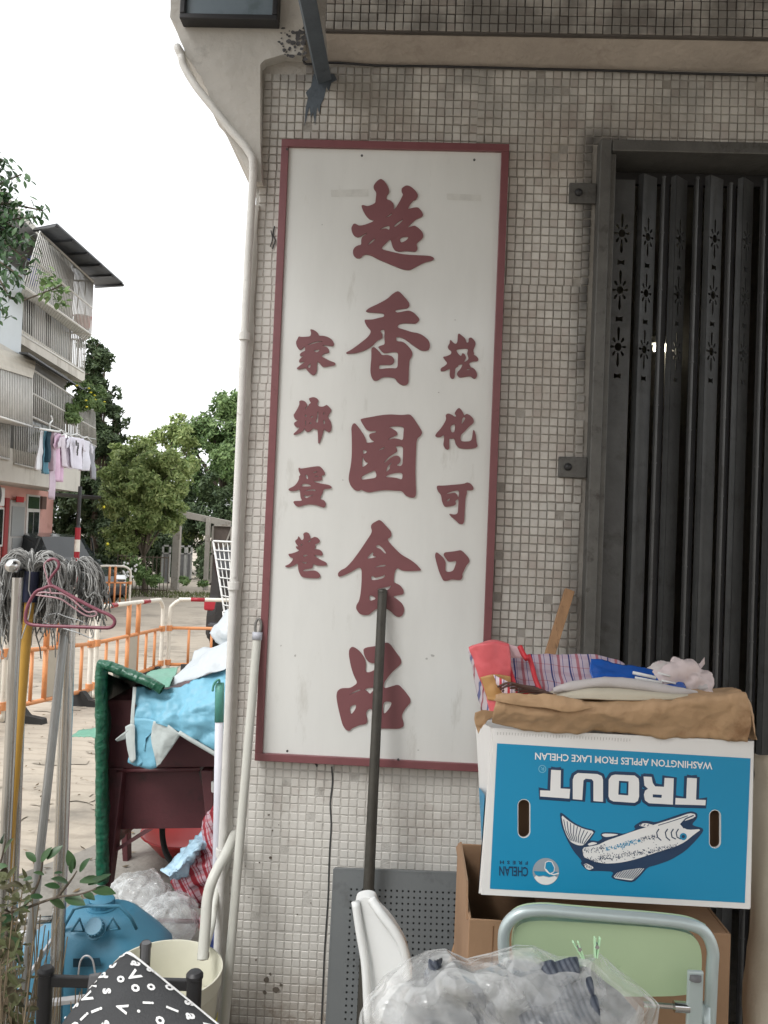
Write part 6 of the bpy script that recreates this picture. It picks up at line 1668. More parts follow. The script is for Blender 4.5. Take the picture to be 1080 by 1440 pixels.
# bucket
Yk = 2.02
c = at(234, 1362, Yk); rB = (at(312, 1362, Yk) - at(156, 1362, Yk)).length / 2 * .99
bk = thing('bucket', 'cream plastic bucket with a yellow label on the ground in front of the wall foot', 'bucket', (c.x, c.y, 0))
zt = c.z
mb = MB(); mb.lathe((c.x, c.y, 0), [(rB * .80, .004), (rB * .82, 0), (rB * .93, zt - .06), (rB * .945, zt - .055), (rB * .955, zt - .045), (rB * .985, zt - .04), (rB * .985, zt - .008), (rB, zt - .006), (rB, zt), (rB * .97, zt), (rB * .955, zt - .01), (rB * .92, zt - .08), (rB * .79, .01), (.001, .008)], 56)
mb.build('body', M_['cream'], bk, smooth=True, auto=35)
mb = MB(); mb.lathe((c.x, c.y, 0), [(rB * .9, zt - .10), (.001, zt - .10)], 32); mb.build('water', mat('water', S(190, 188, 168), .12, spec=.6), bk)
mb = MB()
pts_ = []
for k in range(7):
    a_ = R(-36 + 8 * k); rr_ = rB * .895 + .003
    pts_.append((c.x + rr_ * math.cos(a_), c.y + rr_ * math.sin(a_)))
mb.add([(x, y, zt - .19) for x, y in pts_] + [(c.x + (x - c.x) * 1.03, c.y + (y - c.y) * 1.03, zt - .12) for x, y in pts_], [(i, i + 1, i + 8, i + 7) for i in range(6)])
mb.build('label', mat('label_yellow', S(214, 206, 66), .5, dirt=S(60, 80, 60), dscale=30, dlev=(.6, .65)), bk, solid=.001)
# white hose into the bucket
t = thing('white_hose', 'thick off white hose bending down the corner into the cream bucket', 'hose', tuple(at(287, 1340, 2.1)))
mb = MB(); mb.tube(catmull([at(333, 1165, 2.34), at(327, 1180, 2.26), at(318, 1200, 2.18), at(301, 1232, 2.12), at(292, 1262, 2.1), at(289, 1300, 2.08), at(286, 1336, 2.06), at(285, 1350, 2.05)], 8), .0145, 14); mb.build('tube', M_['hose'], t, smooth=True)
mb = MB(); mb.tube(catmull([at(330, 1185, 2.40), at(322, 1205, 2.30), at(304, 1260, 2.26), at(298, 1300, 2.2), at(290, 1330, 2.1)], 8), .010, 12); mb.build('tube', M_['hose'], t, smooth=True)
c2 = at(286, 1340, 2.06); mb = MB(); mb.lathe(c2, [(.0155, -.012), (.0155, .0)], 12, Vector((0, 0, 1)), cap=True); mb.build('end_ring', mat('ring_brown', S(110, 96, 84), .6), t)
# jerrycan
Yj = 2.35
def jp(px, py, Y=Yj): return at(px, py, Y)
cx = jp(138, 1300).x
zt = jp(138, 1280).z
jc = thing('jerrycan', 'large blue plastic jerrycan with two screw caps on the ground below the green cover', 'jerrycan', (cx, Yj, 0))
def jring(z, hx, hy, oy=0, n=28, p=3.2):
    out = []
    for k in range(n):
        a_ = 2 * math.pi * k / n
        ca, sa = math.cos(a_), math.sin(a_)
        out.append(Vector((cx + hx * math.copysign(abs(ca) ** (2 / p), ca), Yj + oy + hy * math.copysign(abs(sa) ** (2 / p), sa), z)))
    return out
wj = (jp(242, 1320).x - jp(36, 1320).x) / 2
secs = [(0, wj * .88, .12), (.02, wj * .96, .135), (.10, wj, .14), (zt - .15, wj, .14), (zt - .10, wj * .97, .135), (zt - .065, wj * .80, .12), (zt - .035, wj * .62, .105), (zt - .012, wj * .50, .09), (zt, wj * .42, .075)]
mb = MB(); n_ = 28
vs = []
for z, hx, hy in secs: vs += jring(z, hx, hy)
fs = [(i * n_ + k, i * n_ + (k + 1) % n_, (i + 1) * n_ + (k + 1) % n_, (i + 1) * n_ + k) for i in range(len(secs) - 1) for k in range(n_)]
fs += [tuple(range(n_))[::-1], tuple(range((len(secs) - 1) * n_, len(secs) * n_))]
mb.add(vs, fs); mb.build('body', M_['canblue'], jc, smooth=True, auto=60, bevel=.006)
ct_ = Vector((jp(140, 1270).x, Yj + .02, zt))
def cap(c, r_, h_, ax=Vector((0, 0, 1))):
    q = MB(); n2 = 24
    q.lathe(c, [(r_ * 1.25, -.004), (r_ * 1.25, .003), (r_, .004), (r_, h_ * .95), (r_ * .93, h_), (.0005, h_)], n2, ax)
    ax = ax.normalized(); u = ax.orthogonal().normalized(); w_ = ax.cross(u)
    for k in range(18):
        a_ = 2 * math.pi * k / 18; d_ = u * math.cos(a_) + w_ * math.sin(a_)
        q.bar(c + d_ * r_ + ax * .008, c + d_ * r_ + ax * h_ * .9, .003, .003, d_)
    return q
cap(ct_, .036, .026).build('screw_cap', M_['canblue'], jc, smooth=True, auto=35)
c3 = jp(135, 1306, Yj - .118)
tlt = Vector((0, -.75, .66))
cap(c3 + Vector((0, .0, 0)), .024, .026, tlt).build('screw_cap', M_['canblue'], jc, smooth=True, auto=35)
# raised triangles and shoulder panel edges
def rail(pxs, r_=.004, Y=Yj - .122, cl=True):
    P = [jp(x, y, Y + (1296 - y) * -.0010) for x, y in pxs]
    q = MB(); q.tube((P + P[:2]) if cl else P, r_, 6); q.build('moulding', M_['canblue'], jc, smooth=True)
rail([(101, 1309), (112, 1292), (118, 1309)]); rail([(150, 1308), (158, 1291), (168, 1306)])
rail([(84, 1314), (104, 1278), (120, 1274), (168, 1274), (184, 1290), (192, 1306)], .005, Yj - .105, False)
q = MB(); P = [jp(x, y, Yj - .1415) for x, y in ((103, 1348), (140, 1347), (142, 1358), (103, 1360))]; q.add(P, [(0, 1, 2, 3)]); q.build('recess_shade', mat('can_shadow', S(30, 66, 84), .5), jc, solid=.002)  # flat dark plate: the shade of a recess put into its colour

# clear plastic bags on the ground, red tartan bundle
def film_bag(px, py, Y, rx, ry, rz, label, seed):
    c = at(px, py, Y)
    t = thing('clear_bag', label, 'bag', (c.x, c.y, 0), 'clear plastic bags on the ground')
    blob(c, rx, ry, rz, 'film', M_['film'], t, seed, .22, 5, .30, cs=4.5, nu=60, nv=36, zmin=.008)
    blob(c, rx * .8, ry * .8, rz * .75, 'film', M_['film'], t, seed + 5, .25, 6, .30, cs=6, nu=50, nv=30, zmin=.012)
film_bag(195, 1262, 2.75, .11, .12, .085, 'crumpled clear plastic bag lying between the jerrycan and the hopper leg', 2)
film_bag(232, 1290, 2.6, .11, .12, .07, 'clear plastic bag with fine creases behind the cream bucket', 9)
t = thing('blue_foil_bag', 'bluish silver plastic bag twisted beside the red tartan bundle', 'bag', tuple(at(250, 1215, 2.75)))
f = [[(229, 1228, 2.70), (236, 1218, 2.72), (250, 1198, 2.75), (268, 1180, 2.78), (284, 1172, 2.8)], [(238, 1232, 2.66), (250, 1222, 2.66), (264, 1206, 2.68), (278, 1192, 2.7), (290, 1184, 2.74)], [(240, 1240, 2.70), (256, 1230, 2.70), (272, 1214, 2.72), (284, 1202, 2.75), (294, 1196, 2.78)]]
sheet([[at(*p) for p in r_] for r_ in f], 'film', mat('foil_blue', S(166, 196, 214), .18, var=.18, scale=16, bump=.5, bscale=30, coat=.6), t, nu=9, nv=9, amp=.012, fs=16, thick=.001, crease=.02, cs=12)
m_rt = stripes_mat('red_tartan', S(206, 186, 192), [(.05, .32, S(170, 44, 60)), (.42, .5, S(190, 90, 104)), (.66, .74, S(150, 50, 70))], 22, 'X', cross=('Z', [(.1, .3, S(200, 120, 130)), (.6, .66, S(160, 60, 80))], 26), rot=.5)
t = thing('red_tartan_bag', 'red and white tartan bag slumped on the ground behind the white stick', 'bag', tuple(Vector((at(285, 1220, 2.85).x, 2.85, 0))))
blob(at(283, 1225, 2.80), .085, .10, .10, 'sack', m_rt, t, 11, .25, 7, .28, cs=8, nu=64, nv=40, zmin=.01)
blob(at(306, 1190, 2.80), .055, .08, .15, 'sack', m_rt, t, 14, .25, 8, .25, cs=8, nu=60, nv=40)
blob(at(300, 1290, 2.60), .05, .08, .07, 'sack', m_rt, t, 19, .25, 9, .25, cs=9, nu=60, nv=40, zmin=.01)
t = thing('navy_packet', 'small crumpled navy blue packet on the ground behind the bucket rim', 'packet', tuple(Vector((at(294, 1318, 2.35).x, 2.35, 0))))
blob(at(296, 1318, 2.4), .03, .04, .035, 'film', mat('navy_foil', S(40, 56, 110), .3, bump=.4), t, 6, .3, 15, .3)

# ------------------------------------------------------------------ black folding trolley chair with lettered cushion
tc_ = thing('black_stool', 'black tube framed folding stool behind the lettered cushion', 'stool', tuple(Vector((at(170, 1440, 1.75).x, 1.75, 0))))
Yb_ = 1.72
def post(px, py0, Y, w=.0145):
    p = at(px, py0, Y)
    mb = MB(); mb.lathe((p.x, p.y, 0), [(w, 0), (w, p.z - .012), (w * 1.12, p.z - .010), (w * 1.12, p.z - .003), (w * .8, p.z + .003), (.0005, p.z + .004)], 18)
    mb.build('post', M_['black'], tc_, smooth=True, auto=40)
    return p
p1 = post(65, 1362, Yb_, .016); p2_ = post(205, 1326, Yb_ + .22, .013); p3_ = post(274, 1368, Yb_ - .02, .0165)
def slab(a_, b_, hz, hy, nm='rail'):
    mb = MB(); mb.bar(a_, b_, hz, hy, Vector((0, 1, 0))); mb.build(nm, M_['black'], tc_, bevel=.003)
slab(at(70, 1379, Yb_), at(275, 1385, Yb_), .024, .012)
slab(at(70, 1470, Yb_), at(275, 1475, Yb_), .024, .012)
mb = MB(); mb.lathe(at(205, 1340, Yb_ + .195), [(.011, -.02), (.011, .025)], 12, Vector((0, 0, 1)), cap=True); mb.build('plate', M_['grey_strap'], tc_)
sheet([[at(126, 1370, 1.70), at(143, 1367, 1.70)], [at(122, 1400, 1.69), at(136, 1400, 1.69)], [at(118, 1450, 1.68), at(130, 1450, 1.68)]], 'strap', M_['grey_strap'], tc_, nu=4, nv=6, amp=.001, thick=.002)
# lettered cushion
cu_ = thing('lettered_cushion', 'black square cushion printed all over with white letters, corner up, on the stool', 'cushion', tuple(at(200, 1470, 1.55)))
A, Lf, Rt = at(180, 1338, 1.66), at(70, 1466, 1.52), at(336, 1466, 1.50)
B_ = at(222, 1620, 1.36)
nrm = (Rt - A).cross(Lf - A).normalized()
if nrm.y > 0: nrm = -nrm
def cpt(u, v):   # u towards right corner, v towards left corner
    p = A * (1 - u) * (1 - v) + Rt * u * (1 - v) + Lf * (1 - u) * v + B_ * u * v
    e = (u * (1 - u) * v * (1 - v)) ** .5
    p = p + ((Lf + Rt) / 2 - A) * (.05 * math.exp(-(u + v) / .05))
    return p, e
mb = MB()
mb.grid(lambda u, v: cpt(u, v)[0] + nrm * (.075 * min(1, cpt(u, v)[1] * 3.0) ** .6), 26, 26)
mb.grid(lambda u, v: cpt(u, v)[0] - nrm * (.04 * cpt(u, v)[1] * 3.0), 16, 16)
mb.build('body', M_['charcoal'], cu_, smooth=True)
A_r = A + ((Lf + Rt) / 2 - A) * .05
rim = [A, A.lerp(Rt, .5), Rt, Rt.lerp(B_, .5), B_, B_.lerp(Lf, .5), Lf, Lf.lerp(A, .5)]
def rimline(off): return [p + nrm * off for p in (A_r, A.lerp(Rt, .06), A.lerp(Rt, .5), A.lerp(Rt, .95), Rt, Rt.lerp(B_, .5), B_, B_.lerp(Lf, .5), Lf, Lf.lerp(A, .05), Lf.lerp(A, .5), A.lerp(Lf, .06), A_r, A_r.lerp(Rt, .03))]
mb = MB(); mb.tube(catmull(rimline(.002), 6), .0028, 8); mb.build('piping', M_['print_white'], cu_, smooth=True)
mb = MB(); mb.tube(catmull([p + Vector((-.0, 0, -.018)) - nrm * .01 for p in rimline(0)], 6), .0024, 8); mb.build('piping', M_['print_white'], cu_, smooth=True)
rl = random.Random(21)
cache = {}
mbt = MB()
taken = []
strs = 'ViolPsads.oiVl'
tries = 0
while len(taken) < 90 and tries < 6000:
    tries += 1
    u, v = rl.uniform(.02, .98), rl.uniform(.02, .98)
    if any((u - a_) ** 2 + (v - b2_) ** 2 < .0125 for a_, b2_ in taken): continue
    taken.append((u, v))
    ch = strs[len(taken) % len(strs)]
    if ch not in cache: cache[ch] = textmesh(ch, .035)
    vs, fs = cache[ch]
    x0 = sum(q[0] for q in vs) / len(vs); y0 = sum(q[1] for q in vs) / len(vs)
    an = R(-45 + rl.choice([0, 0, 0, -20, 15, 35])); sc = rl.uniform(.115, .145)
    V3 = []
    for q in vs:
        dx, dy = (q[0] - x0) * sc, (q[1] - y0) * sc
        # letter frame: right along +u-v, up against u+v
        xx = dx * math.cos(an) - dy * math.sin(an); yy = dx * math.sin(an) + dy * math.cos(an)
        uu = u + xx * .95; vv = v - yy * .95
        uu = min(max(uu, .004), .996); vv = min(max(vv, .004), .996)
        p, e = cpt(uu, vv)
        V3.append(p + nrm * (.075 * min(1, e * 3.0) ** .6 + .0016))
    mbt.add(V3, fs)
mbt.build('lettering', M_['print_white'], cu_, kind='stuff')
# thin loop of wire behind
o = MB().tube(catmull([at(110, 1372, 1.8), at(113, 1352, 1.8), at(121, 1344, 1.8), at(130, 1350, 1.8), at(134, 1370, 1.8)], 6), .0022, 6).build('wire_loop', M_['alu'], smooth=True)
tag(recenter(o), 'bent loop of pale wire poking up over the black stool rail', 'wire')
# pale aluminium rail low on the left
for (a_, b_, Y, lab) in (((-20, 1316), (60, 1311), 2.5, 'short pale metal bar lying behind the weeds at the left edge'), ((20, 1416), (118, 1404), 2.0, 'pale metal bar lying in front of the jerrycan')):
    o = MB().bar(at(a_[0], a_[1], Y), at(b_[0], b_[1], Y), .012, .02).build('metal_bar', M_['alu'], bevel=.002)
    tag(recenter(o), lab, 'bar', 'pale metal bars on the ground')
o = MB().bar(at(28, 1392, 2.05), at(84, 1305, 2.3), .008, .012).build('metal_strut', M_['alu'], bevel=.002)
tag(recenter(o), 'slanting pale metal strut touching the left side of the jerrycan', 'strut')

# ------------------------------------------------------------------ plants in the left foreground
def leaf(mb, base, d, up, L_, W_, cup=.25):
    d = d.normalized(); s_ = d.cross(up).normalized(); u = s_.cross(d)
    n = 5; rows = []
    for i in range(n + 1):
        t = i / n; w_ = W_ * math.sin(math.pi * min(t * .92 + .06, 1)) ** .8
        c = base + d * L_ * t + u * (-.18 * L_ * t * t)
        rows += [c - s_ * w_ + u * w_ * cup, c, c + s_ * w_ + u * w_ * cup]
    mb.add(rows, [(3 * i + k, 3 * i + k + 1, 3 * i + k + 4, 3 * i + k + 3) for i in range(n) for k in (0, 1)])
wd = thing('leafy_weed', 'green leafy weed branch reaching across in front of the jerrycan', 'plant', tuple(Vector((at(-40, 1440, 1.7).x, 1.7, 0))))
stems = [[(-60, 1420, 1.7), (-10, 1300, 1.68), (40, 1276, 1.66), (80, 1262, 1.64), (110, 1258, 1.62), (135, 1250, 1.6)],
         [(30, 1280, 1.66), (50, 1250, 1.66), (58, 1225, 1.66), (60, 1205, 1.66)], [(80, 1262, 1.64), (98, 1240, 1.64), (108, 1225, 1.63)], [(-30, 1340, 1.7), (-20, 1260, 1.7), (0, 1215, 1.7), (8, 1180, 1.7)], [(0, 1300, 1.68), (20, 1330, 1.64), (30, 1360, 1.6)]]
mb = MB()
mb.tube([at(-60, 1420, 1.7), Vector((at(-60, 1420, 1.7).x, 1.7, 0))], .006, 6)
for s_ in stems: mb.tube(catmull([at(*p) for p in s_], 5), [.004 - .0025 * i / (5 * (len(s_) - 1)) for i in range(5 * (len(s_) - 1) + 1)], 6)
mb.build('stem', M_['bark'], wd, smooth=True)
lf = [(58, 1212, -60, 20), (50, 1212, -130, 19), (66, 1208, -45, 22), (62, 1230, 200, 14), (45, 1236, 185, 16), (76, 1228, -10, 10), (104, 1222, -110, 24), (112, 1226, -60, 20), (96, 1242, 205, 24), (84, 1248, -165, 18), (112, 1240, -12, 26), (124, 1244, -25, 24), (130, 1252, 2, 28), (118, 1256, 25, 20), (92, 1262, 15, 30), (70, 1266, 20, 24), (60, 1262, -170, 16), (40, 1276, 160, 22), (20, 1290, 170, 26), (8, 1300, 120, 26), (-2, 1290, 60, 24), (6, 1200, -70, 24), (0, 1210, -120, 26), (-10, 1222, -20, 22), (4, 1186, -95, 22), (14, 1310, 60, 22), (26, 1340, 80, 20), (100, 1228, -90, 18), (46, 1262, 150, 18), (136, 1240, -35, 18)]
mb = MB(); r_ = random.Random(5)
for (px, py, an, L_) in lf:
    b_ = at(px, py, 1.64); a_ = R(an)
    d = (at(px + math.cos(a_) * 10, py + math.sin(a_) * 10, 1.64 + r_.uniform(-.012, .008)) - b_)
    leaf(mb, b_, d, Vector((r_.uniform(-.3, .3), -.6, 1)), L_ * 1.64 / F_PX * 1.15, L_ * 1.64 / F_PX * .27)
mb.build('leaves', M_['leaf_near'], wd, smooth=True)
# dry stalks
mb = MB()
for k in range(80):
    x = r_.choice([r_.uniform(-30, 45), r_.uniform(-30, 45), r_.uniform(-30, 45), r_.uniform(45, 130)]); Y = r_.uniform(1.75, 2.1) if x > 60 else r_.uniform(1.5, 2.0)
    p0 = at(x, 1460, Y); 
    hgt_ = r_.uniform(.10, .36) if x < 90 else r_.uniform(.05, .14)
    lean = r_.uniform(-.35, .45)
    z0 = p0.z if p0.z > 0 else 0
    P = [Vector((p0.x, Y, 0)), Vector((p0.x + lean * .05, Y, hgt_ * .5 + z0 * .5)), Vector((p0.x + lean * .16, Y + r_.uniform(-.05, .05), z0 + hgt_))]
    mb.tube(catmull(P, 4), [.0014] * 9, 4, cap=False)
o = mb.build('dry_stalks', M_['dry'], kind='stuff'); tag(recenter(o), 'thin dry straw coloured stalks tangled at the bottom left', 'dry weeds')
mb = MB()
for k in range(420):
    x = r_.uniform(-40, 40) ; y = r_.uniform(1230, 1450); Y = r_.uniform(1.5, 1.9)
    p = at(x, y, Y)
    if p.z < .02: continue
    leaf(mb, p, Vector((r_.uniform(-1, 1), r_.uniform(-1, .3), r_.uniform(-.4, 1))), Vector((r_.uniform(-.5, .5), -.3, 1)), r_.uniform(.012, .035), r_.uniform(.003, .009))
o = mb.build('undergrowth', leaf_mat('leaf_brown', C3(.05, .035, .02), C3(.09, .11, .04), .7, .1)); o['kind'] = 'stuff'; tag(recenter(o), 'dark brownish undergrowth at the very left edge below the mops', 'undergrowth')
# ------------------------------------------------------------------ orange and white road barriers
def barrier(A, B, label, z0=None, plate=True, marks=True, foot=True):
    """A, B: ground points (x, y) of its two ends"""
    A = Vector((A[0], A[1], gz(0, A[1]))); B = Vector((B[0], B[1], gz(0, B[1])))
    L_ = (B - A).length; u = (B - A).normalized(); up = Vector((0, 0, 1)); n = u.cross(up).normalized()
    t = thing('road_barrier', label, 'barrier', tuple((A + B) / 2), 'orange and white road barriers')
    r_ = .026
    def P(s_, z, o=0): return A + u * s_ + up * z + n * o
    H = 1.0; zb, zm = .14, .62
    lp = [P(.04, .04), P(.04, .3), P(.04, .82), P(.07, .92), P(.16, .985), P(.3, H), P(L_ - .3, H), P(L_ - .16, .985), P(L_ - .07, .92), P(L_ - .04, .82), P(L_ - .04, .3), P(L_ - .04, .04)]
    mb = MB(); mb.tube(catmull(lp, 5), r_, 12); mb.build('hoop', M_['barrier_white'], t, smooth=True)
    for z in (zb, zm):
        mb = MB(); mb.tube([P(.05, z), P(L_ - .05, z)], .021, 10)
        mb.build('rail', M_['orange'], t, smooth=True)
    ns = 6
    xs_ = [L_ * (k + 1) / (ns + 1) for k in range(ns)]
    for k, s_ in enumerate(xs_):
        mid_ = k in (2, 3)
        mb = MB(); mb.tube([P(s_, zb), P(s_, zm)], .024 if mid_ else .017, 10); mb.build('bar', M_['orange'], t, smooth=True)
        if mid_:
            mb = MB(); mb.tube([P(s_, zm), P(s_, H - .01)], .028, 10); mb.build('bar', M_['orange'], t, smooth=True)
    if plate:
        mb = MB()
        a, b = xs_[2] + .02, xs_[3] - .02
        mb.hexa([P(a, zb + .02, -.012), P(b, zb + .02, -.012), P(b, zb + .02, .012), P(a, zb + .02, .012), P(a, zm - .02, -.012), P(b, zm - .02, -.012), P(b, zm - .02, .012), P(a, zm - .02, .012)])
        mb.build('plate', M_['plate_grey'], t, bevel=.003)
    if marks:
        for (a, b) in ((.30, .30 + .18 * 1), (L_ * .62, L_ * .62 + .22)):
            mb = MB(); mb.tube([P(a, H), P(b, H)], r_ * 1.06, 12); mb.build('reflector', M_['reflect_red'], t, smooth=True)
    for s_ in (.0, L_):
        for z in (zm, zb + .03):
            mb = MB(); mb.tube([P(s_ + (.04 if s_ == 0 else -.04), z - .035), P(s_ + (.04 if s_ == 0 else -.04), z + .035)], .040, 10); mb.build('clamp', M_['orange'], t, smooth=True, auto=40)
    if foot:
        for s_ in (.25, L_ - .25):
            c = P(s_, 0)
            mb = MB()
            pr_ = [(-.27, 0), (-.26, .05), (-.12, .07), (-.05, .15), (.05, .15), (.12, .07), (.26, .05), (.27, 0)]
            mb.poly([pr_], lambda x, y: c + n * x + up * y - u * .04, depth=-.09 if False else .09, nrm=-u)
            mb.build('foot', M_['rubber'], t, bevel=.008)
    return t
def gp(px, Y): p = at(px, 900, Y); return (p.x, Y)
barrier(gp(4, 6.5), gp(131, 8.15), 'orange and white road barrier nearest on the left, passing behind the mops')
barrier(gp(134, 8.25), gp(229, 10.2), 'orange and white road barrier receding in the middle with two red reflector marks on top')
a_ = gp(233, 10.25); barrier(a_, (a_[0] + 2.0, 10.75), 'orange and white road barrier facing us in front of the parked black car')
barrier(gp(-150, 5.6), gp(6, 6.35), 'orange and white road barrier cut by the left edge of the view')
a_ = gp(125, 17.5); barrier(a_, (a_[0] + .78, 17.9), 'small far orange and white barrier in front of the dark green car', foot=False, plate=False, marks=False)

# ------------------------------------------------------------------ cars
def car(name, label, M4, paint, L_=4.4, W_=1.74, H_=1.46, boxy=1.0):
    """local: +x forward, origin on the ground at the centre. stations: x, half width low, half width belt, z sill, z belt, z roof, half width roof"""
    org = M4.translation
    t = thing(name, label, 'car', tuple(org))
    hl = L_ / 2; hw = W_ / 2
    st = [(-hl, .74, .70, .42, .80, .84, .60), (-hl + .06, .90, .86, .28, .88, .96, .66), (-hl + .30, .97, .93, .22, .93, 1.20, .68), (-hl + .65, 1, .96, .20, .95, 1.38, .70), (-.6, 1, .97, .20, .95, H_, .72), (.1, 1, .97, .20, .93, H_ - .01, .72), (.55, 1, .97, .20, .92, H_ - .07, .70), (1.02, 1, .96, .20, .92, 1.12, .74), (1.28, 1, .95, .20, .91, .955, .78), (1.75, .97, .90, .20, .82, .86, .74), (hl - .12, .88, .82, .24, .68, .73, .66), (hl, .72, .66, .36, .56, .60, .52)]
    def ring(s_):
        x, a, b, zs, zb, zr, c = s_
        a *= hw; b *= hw; c *= hw * boxy
        if boxy > 1 and x < -1.4: zr = max(zr, H_ - .12 - (.35 if x < -hl + .05 else 0)); zb = max(zb, .95)
        return [(x, -a * .92, zs - .03), (x, -a, zs + .08), (x, -a, (zs + zb) / 2), (x, -b, zb), (x, -(b * .35 + c * .65 + .0), zb + (zr - zb) * .62), (x, -c, zr - .035), (x, -c * .8, zr), (x, 0, zr + .01),
                (x, c * .8, zr), (x, c, zr - .035), (x, (b * .35 + c * .65), zb + (zr - zb) * .62), (x, b, zb), (x, a, (zs + zb) / 2), (x, a, zs + .08), (x, a * .92, zs - .03)]
    rs = [ring(s_) for s_ in st]; n = len(rs[0])
    body = MB(); gl_ = MB()
    W3 = lambda p: M4 @ Vector(p)
    for i in range(len(rs) - 1):
        for k in range(n - 1):
            q = [W3(rs[i][k]), W3(rs[i + 1][k]), W3(rs[i + 1][k + 1]), W3(rs[i][k + 1])]
            side_win = k in (3, 4, 9, 10) and 2 <= i <= 6
            screen = (k in (5, 6, 7, 8) and i in (6, 7)) or (k in (5, 6, 7, 8) and i in (1, 2))
            (gl_ if (side_win or screen) else body).add(q, [(0, 1, 2, 3)])
    body.add([W3(p) for p in rs[0]], [tuple(range(n))]); body.add([W3(p) for p in rs[-1]], [tuple(range(n))[::-1]])
    o = body.build('body', paint, t, smooth=True, auto=35)
    gl_.build('windows', M_['glass_dark'], t, smooth=True, auto=35)
    for sy in (-1, 1):
        for x in (-1.25, -.15, .72):
            pl_ = MB(); pl_.bar(W3((x, sy * hw * .975, .93)), W3((x + (.08 if x > 0 else -.02), sy * hw * .76, H_ - .07)), .06, .012, M4.to_3x3() @ Vector((0, 1, 0))); pl_.build('pillar', paint, t)
    Rm = M4.to_3x3()
    for x in (-hl + .82, hl - .85):
        for sy in (-1, 1):
            c = W3((x, sy * (hw - .09), .32)); ax = Rm @ Vector((0, sy, 0))
            q = MB(); q.lathe(c, [(.001, -.1), (.30, -.1), (.32, -.07), (.32, .07), (.30, .095), (.2, .098), (.001, .07)], 28, ax); w_ = q.build('tyre', M_['rubber'], t, smooth=True, auto=40)
            q = MB(); q.lathe(c, [(.205, .094), (.195, .102), (.05, .09), (.001, .104)], 20, ax); q.build('rim', M_['chrome'], w_, smooth=True)
    for sy in (-1, 1):
        q = MB(); q.obox(W3((hl - .16, sy * hw * .66, .66)), Rm @ Vector((.8, sy * -.35, .3)).normalized(), Rm @ Vector((sy * .35, .8, 0)).normalized(), Rm @ Vector((-.3, 0, .8)).normalized(), .14, .13, .07); q.build('headlight', M_['chrome'], t, bevel=.03)
        q = MB(); q.obox(W3((-hl + .10, sy * hw * .80, .80)), Rm @ Vector((1, 0, 0)), Rm @ Vector((0, 1, 0)), Rm @ Vector((0, 0, 1)), .09, .13, .085); q.build('tail_light', M_['reflect_red'], t, bevel=.03)
        q = MB(); q.obox(W3((.62, sy * (hw + .08), .98)), Rm @ Vector((1, 0, 0)), Rm @ Vector((0, 1, 0)), Rm @ Vector((0, 0, 1)), .05, .09, .06); q.build('mirror', paint, t, bevel=.02)
    q = MB(); q.obox(W3((-hl + .02, 0, .42)), Rm @ Vector((1, 0, 0)), Rm @ Vector((0, 1, 0)), Rm @ Vector((0, 0, 1)), .07, hw * .86, .13); q.build('bumper', paint, t, bevel=.05, seg=3)
    q = MB(); q.obox(W3((hl - .04, 0, .40)), Rm @ Vector((1, 0, 0)), Rm @ Vector((0, 1, 0)), Rm @ Vector((0, 0, 1)), .06, hw * .80, .11); q.build('bumper', M_['black'], t, bevel=.04, seg=3)
    return t
pc = at(60, 830, 20.0)
car('parked_car', 'dark green grey car parked nose right behind the pink house', Matrix.Translation((at(64, 830, 19.2).x, 19.2, gz(0, 19))) @ Matrix.Rotation(R(-34), 4, 'Z'), M_['carpaint'], L_=4.6, W_=1.8, H_=1.66)
pc = at(286, 900, 11.9)
car('parked_car', 'black car mostly hidden behind the building corner, one red tail light showing', Matrix.Translation((pc.x + 1.05, 11.9 + 2.0, gz(0, 12))) @ Matrix.Rotation(R(86), 4, 'Z'), M_['carblack'], L_=4.5, W_=1.86, H_=1.80, boxy=1.22)

# ------------------------------------------------------------------ the old house on the left
FP = at(115, 690, 20.0)
U = Vector((-.1166, 1, 0)).normalized(); NN = Vector((1, .1166, 0)).normalized()
def fs(px, py, off=0.0):
    p = onplane(px, py, FP + NN * off, NN)
    return ((p - FP).dot(U), p.z)
def W3h(s_, o, z): return Vector((FP.x, FP.y, 0)) + U * s_ + NN * o + Vector((0, 0, z))
house = thing('old_house', 'three storey old house with caged balconies, cream upper walls and pink ground floor', 'house', (FP.x - 2, FP.y - 2, gz(0, 19)))
def hbox(s0, s1, o0, o1, z0, z1, name, m, bevel=0, mb=None):
    q = mb or MB()
    q.hexa([W3h(s0, o0, z0), W3h(s0, o1, z0), W3h(s1, o1, z0), W3h(s1, o0, z0), W3h(s0, o0, z1), W3h(s0, o1, z1), W3h(s1, o1, z1), W3h(s1, o0, z1)])
    if mb is None: return q.build(name, m, house, bevel=bevel)
ZG = gz(0, 20)
s_end, zA = fs(112, 692); _, zB2 = fs(112, 655)
s_pink, _ = fs(76, 690, -1.0)
s_left = fs(-160, 690)[0]
s2_end, zC = fs(119, 538); _, zD = fs(119, 522)
s_div = fs(29, 470)[0]
zE = fs(125, 400, .35)[1]
print('house', s_end, zA, zB2, s_pink, s_left, s2_end, zC, zD, s_div, zE)
hbox(s_left, s_pink, -5, -1.0, ZG - .1, zA, 'ground_wall', M_['pink'])
hbox(s_left, s_end, -5, 0, zA, zA + .12, 'balcony_slab', M_['cream_wall'])
hbox(s_left, s_end, -.12, 0, zA + .12, zB2, 'parapet', M_['cream_wall'])
hbox(s_end - .12, s_end, -1.0, -.12, zA + .12, zB2, 'parapet', M_['cream_wall'])
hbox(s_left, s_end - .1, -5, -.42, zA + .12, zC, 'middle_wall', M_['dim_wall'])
hbox(s_left, s_div, -5, .02, fs(28, 500)[1], fs(30, 385)[1], 'stair_wall', M_['pale_wall'])
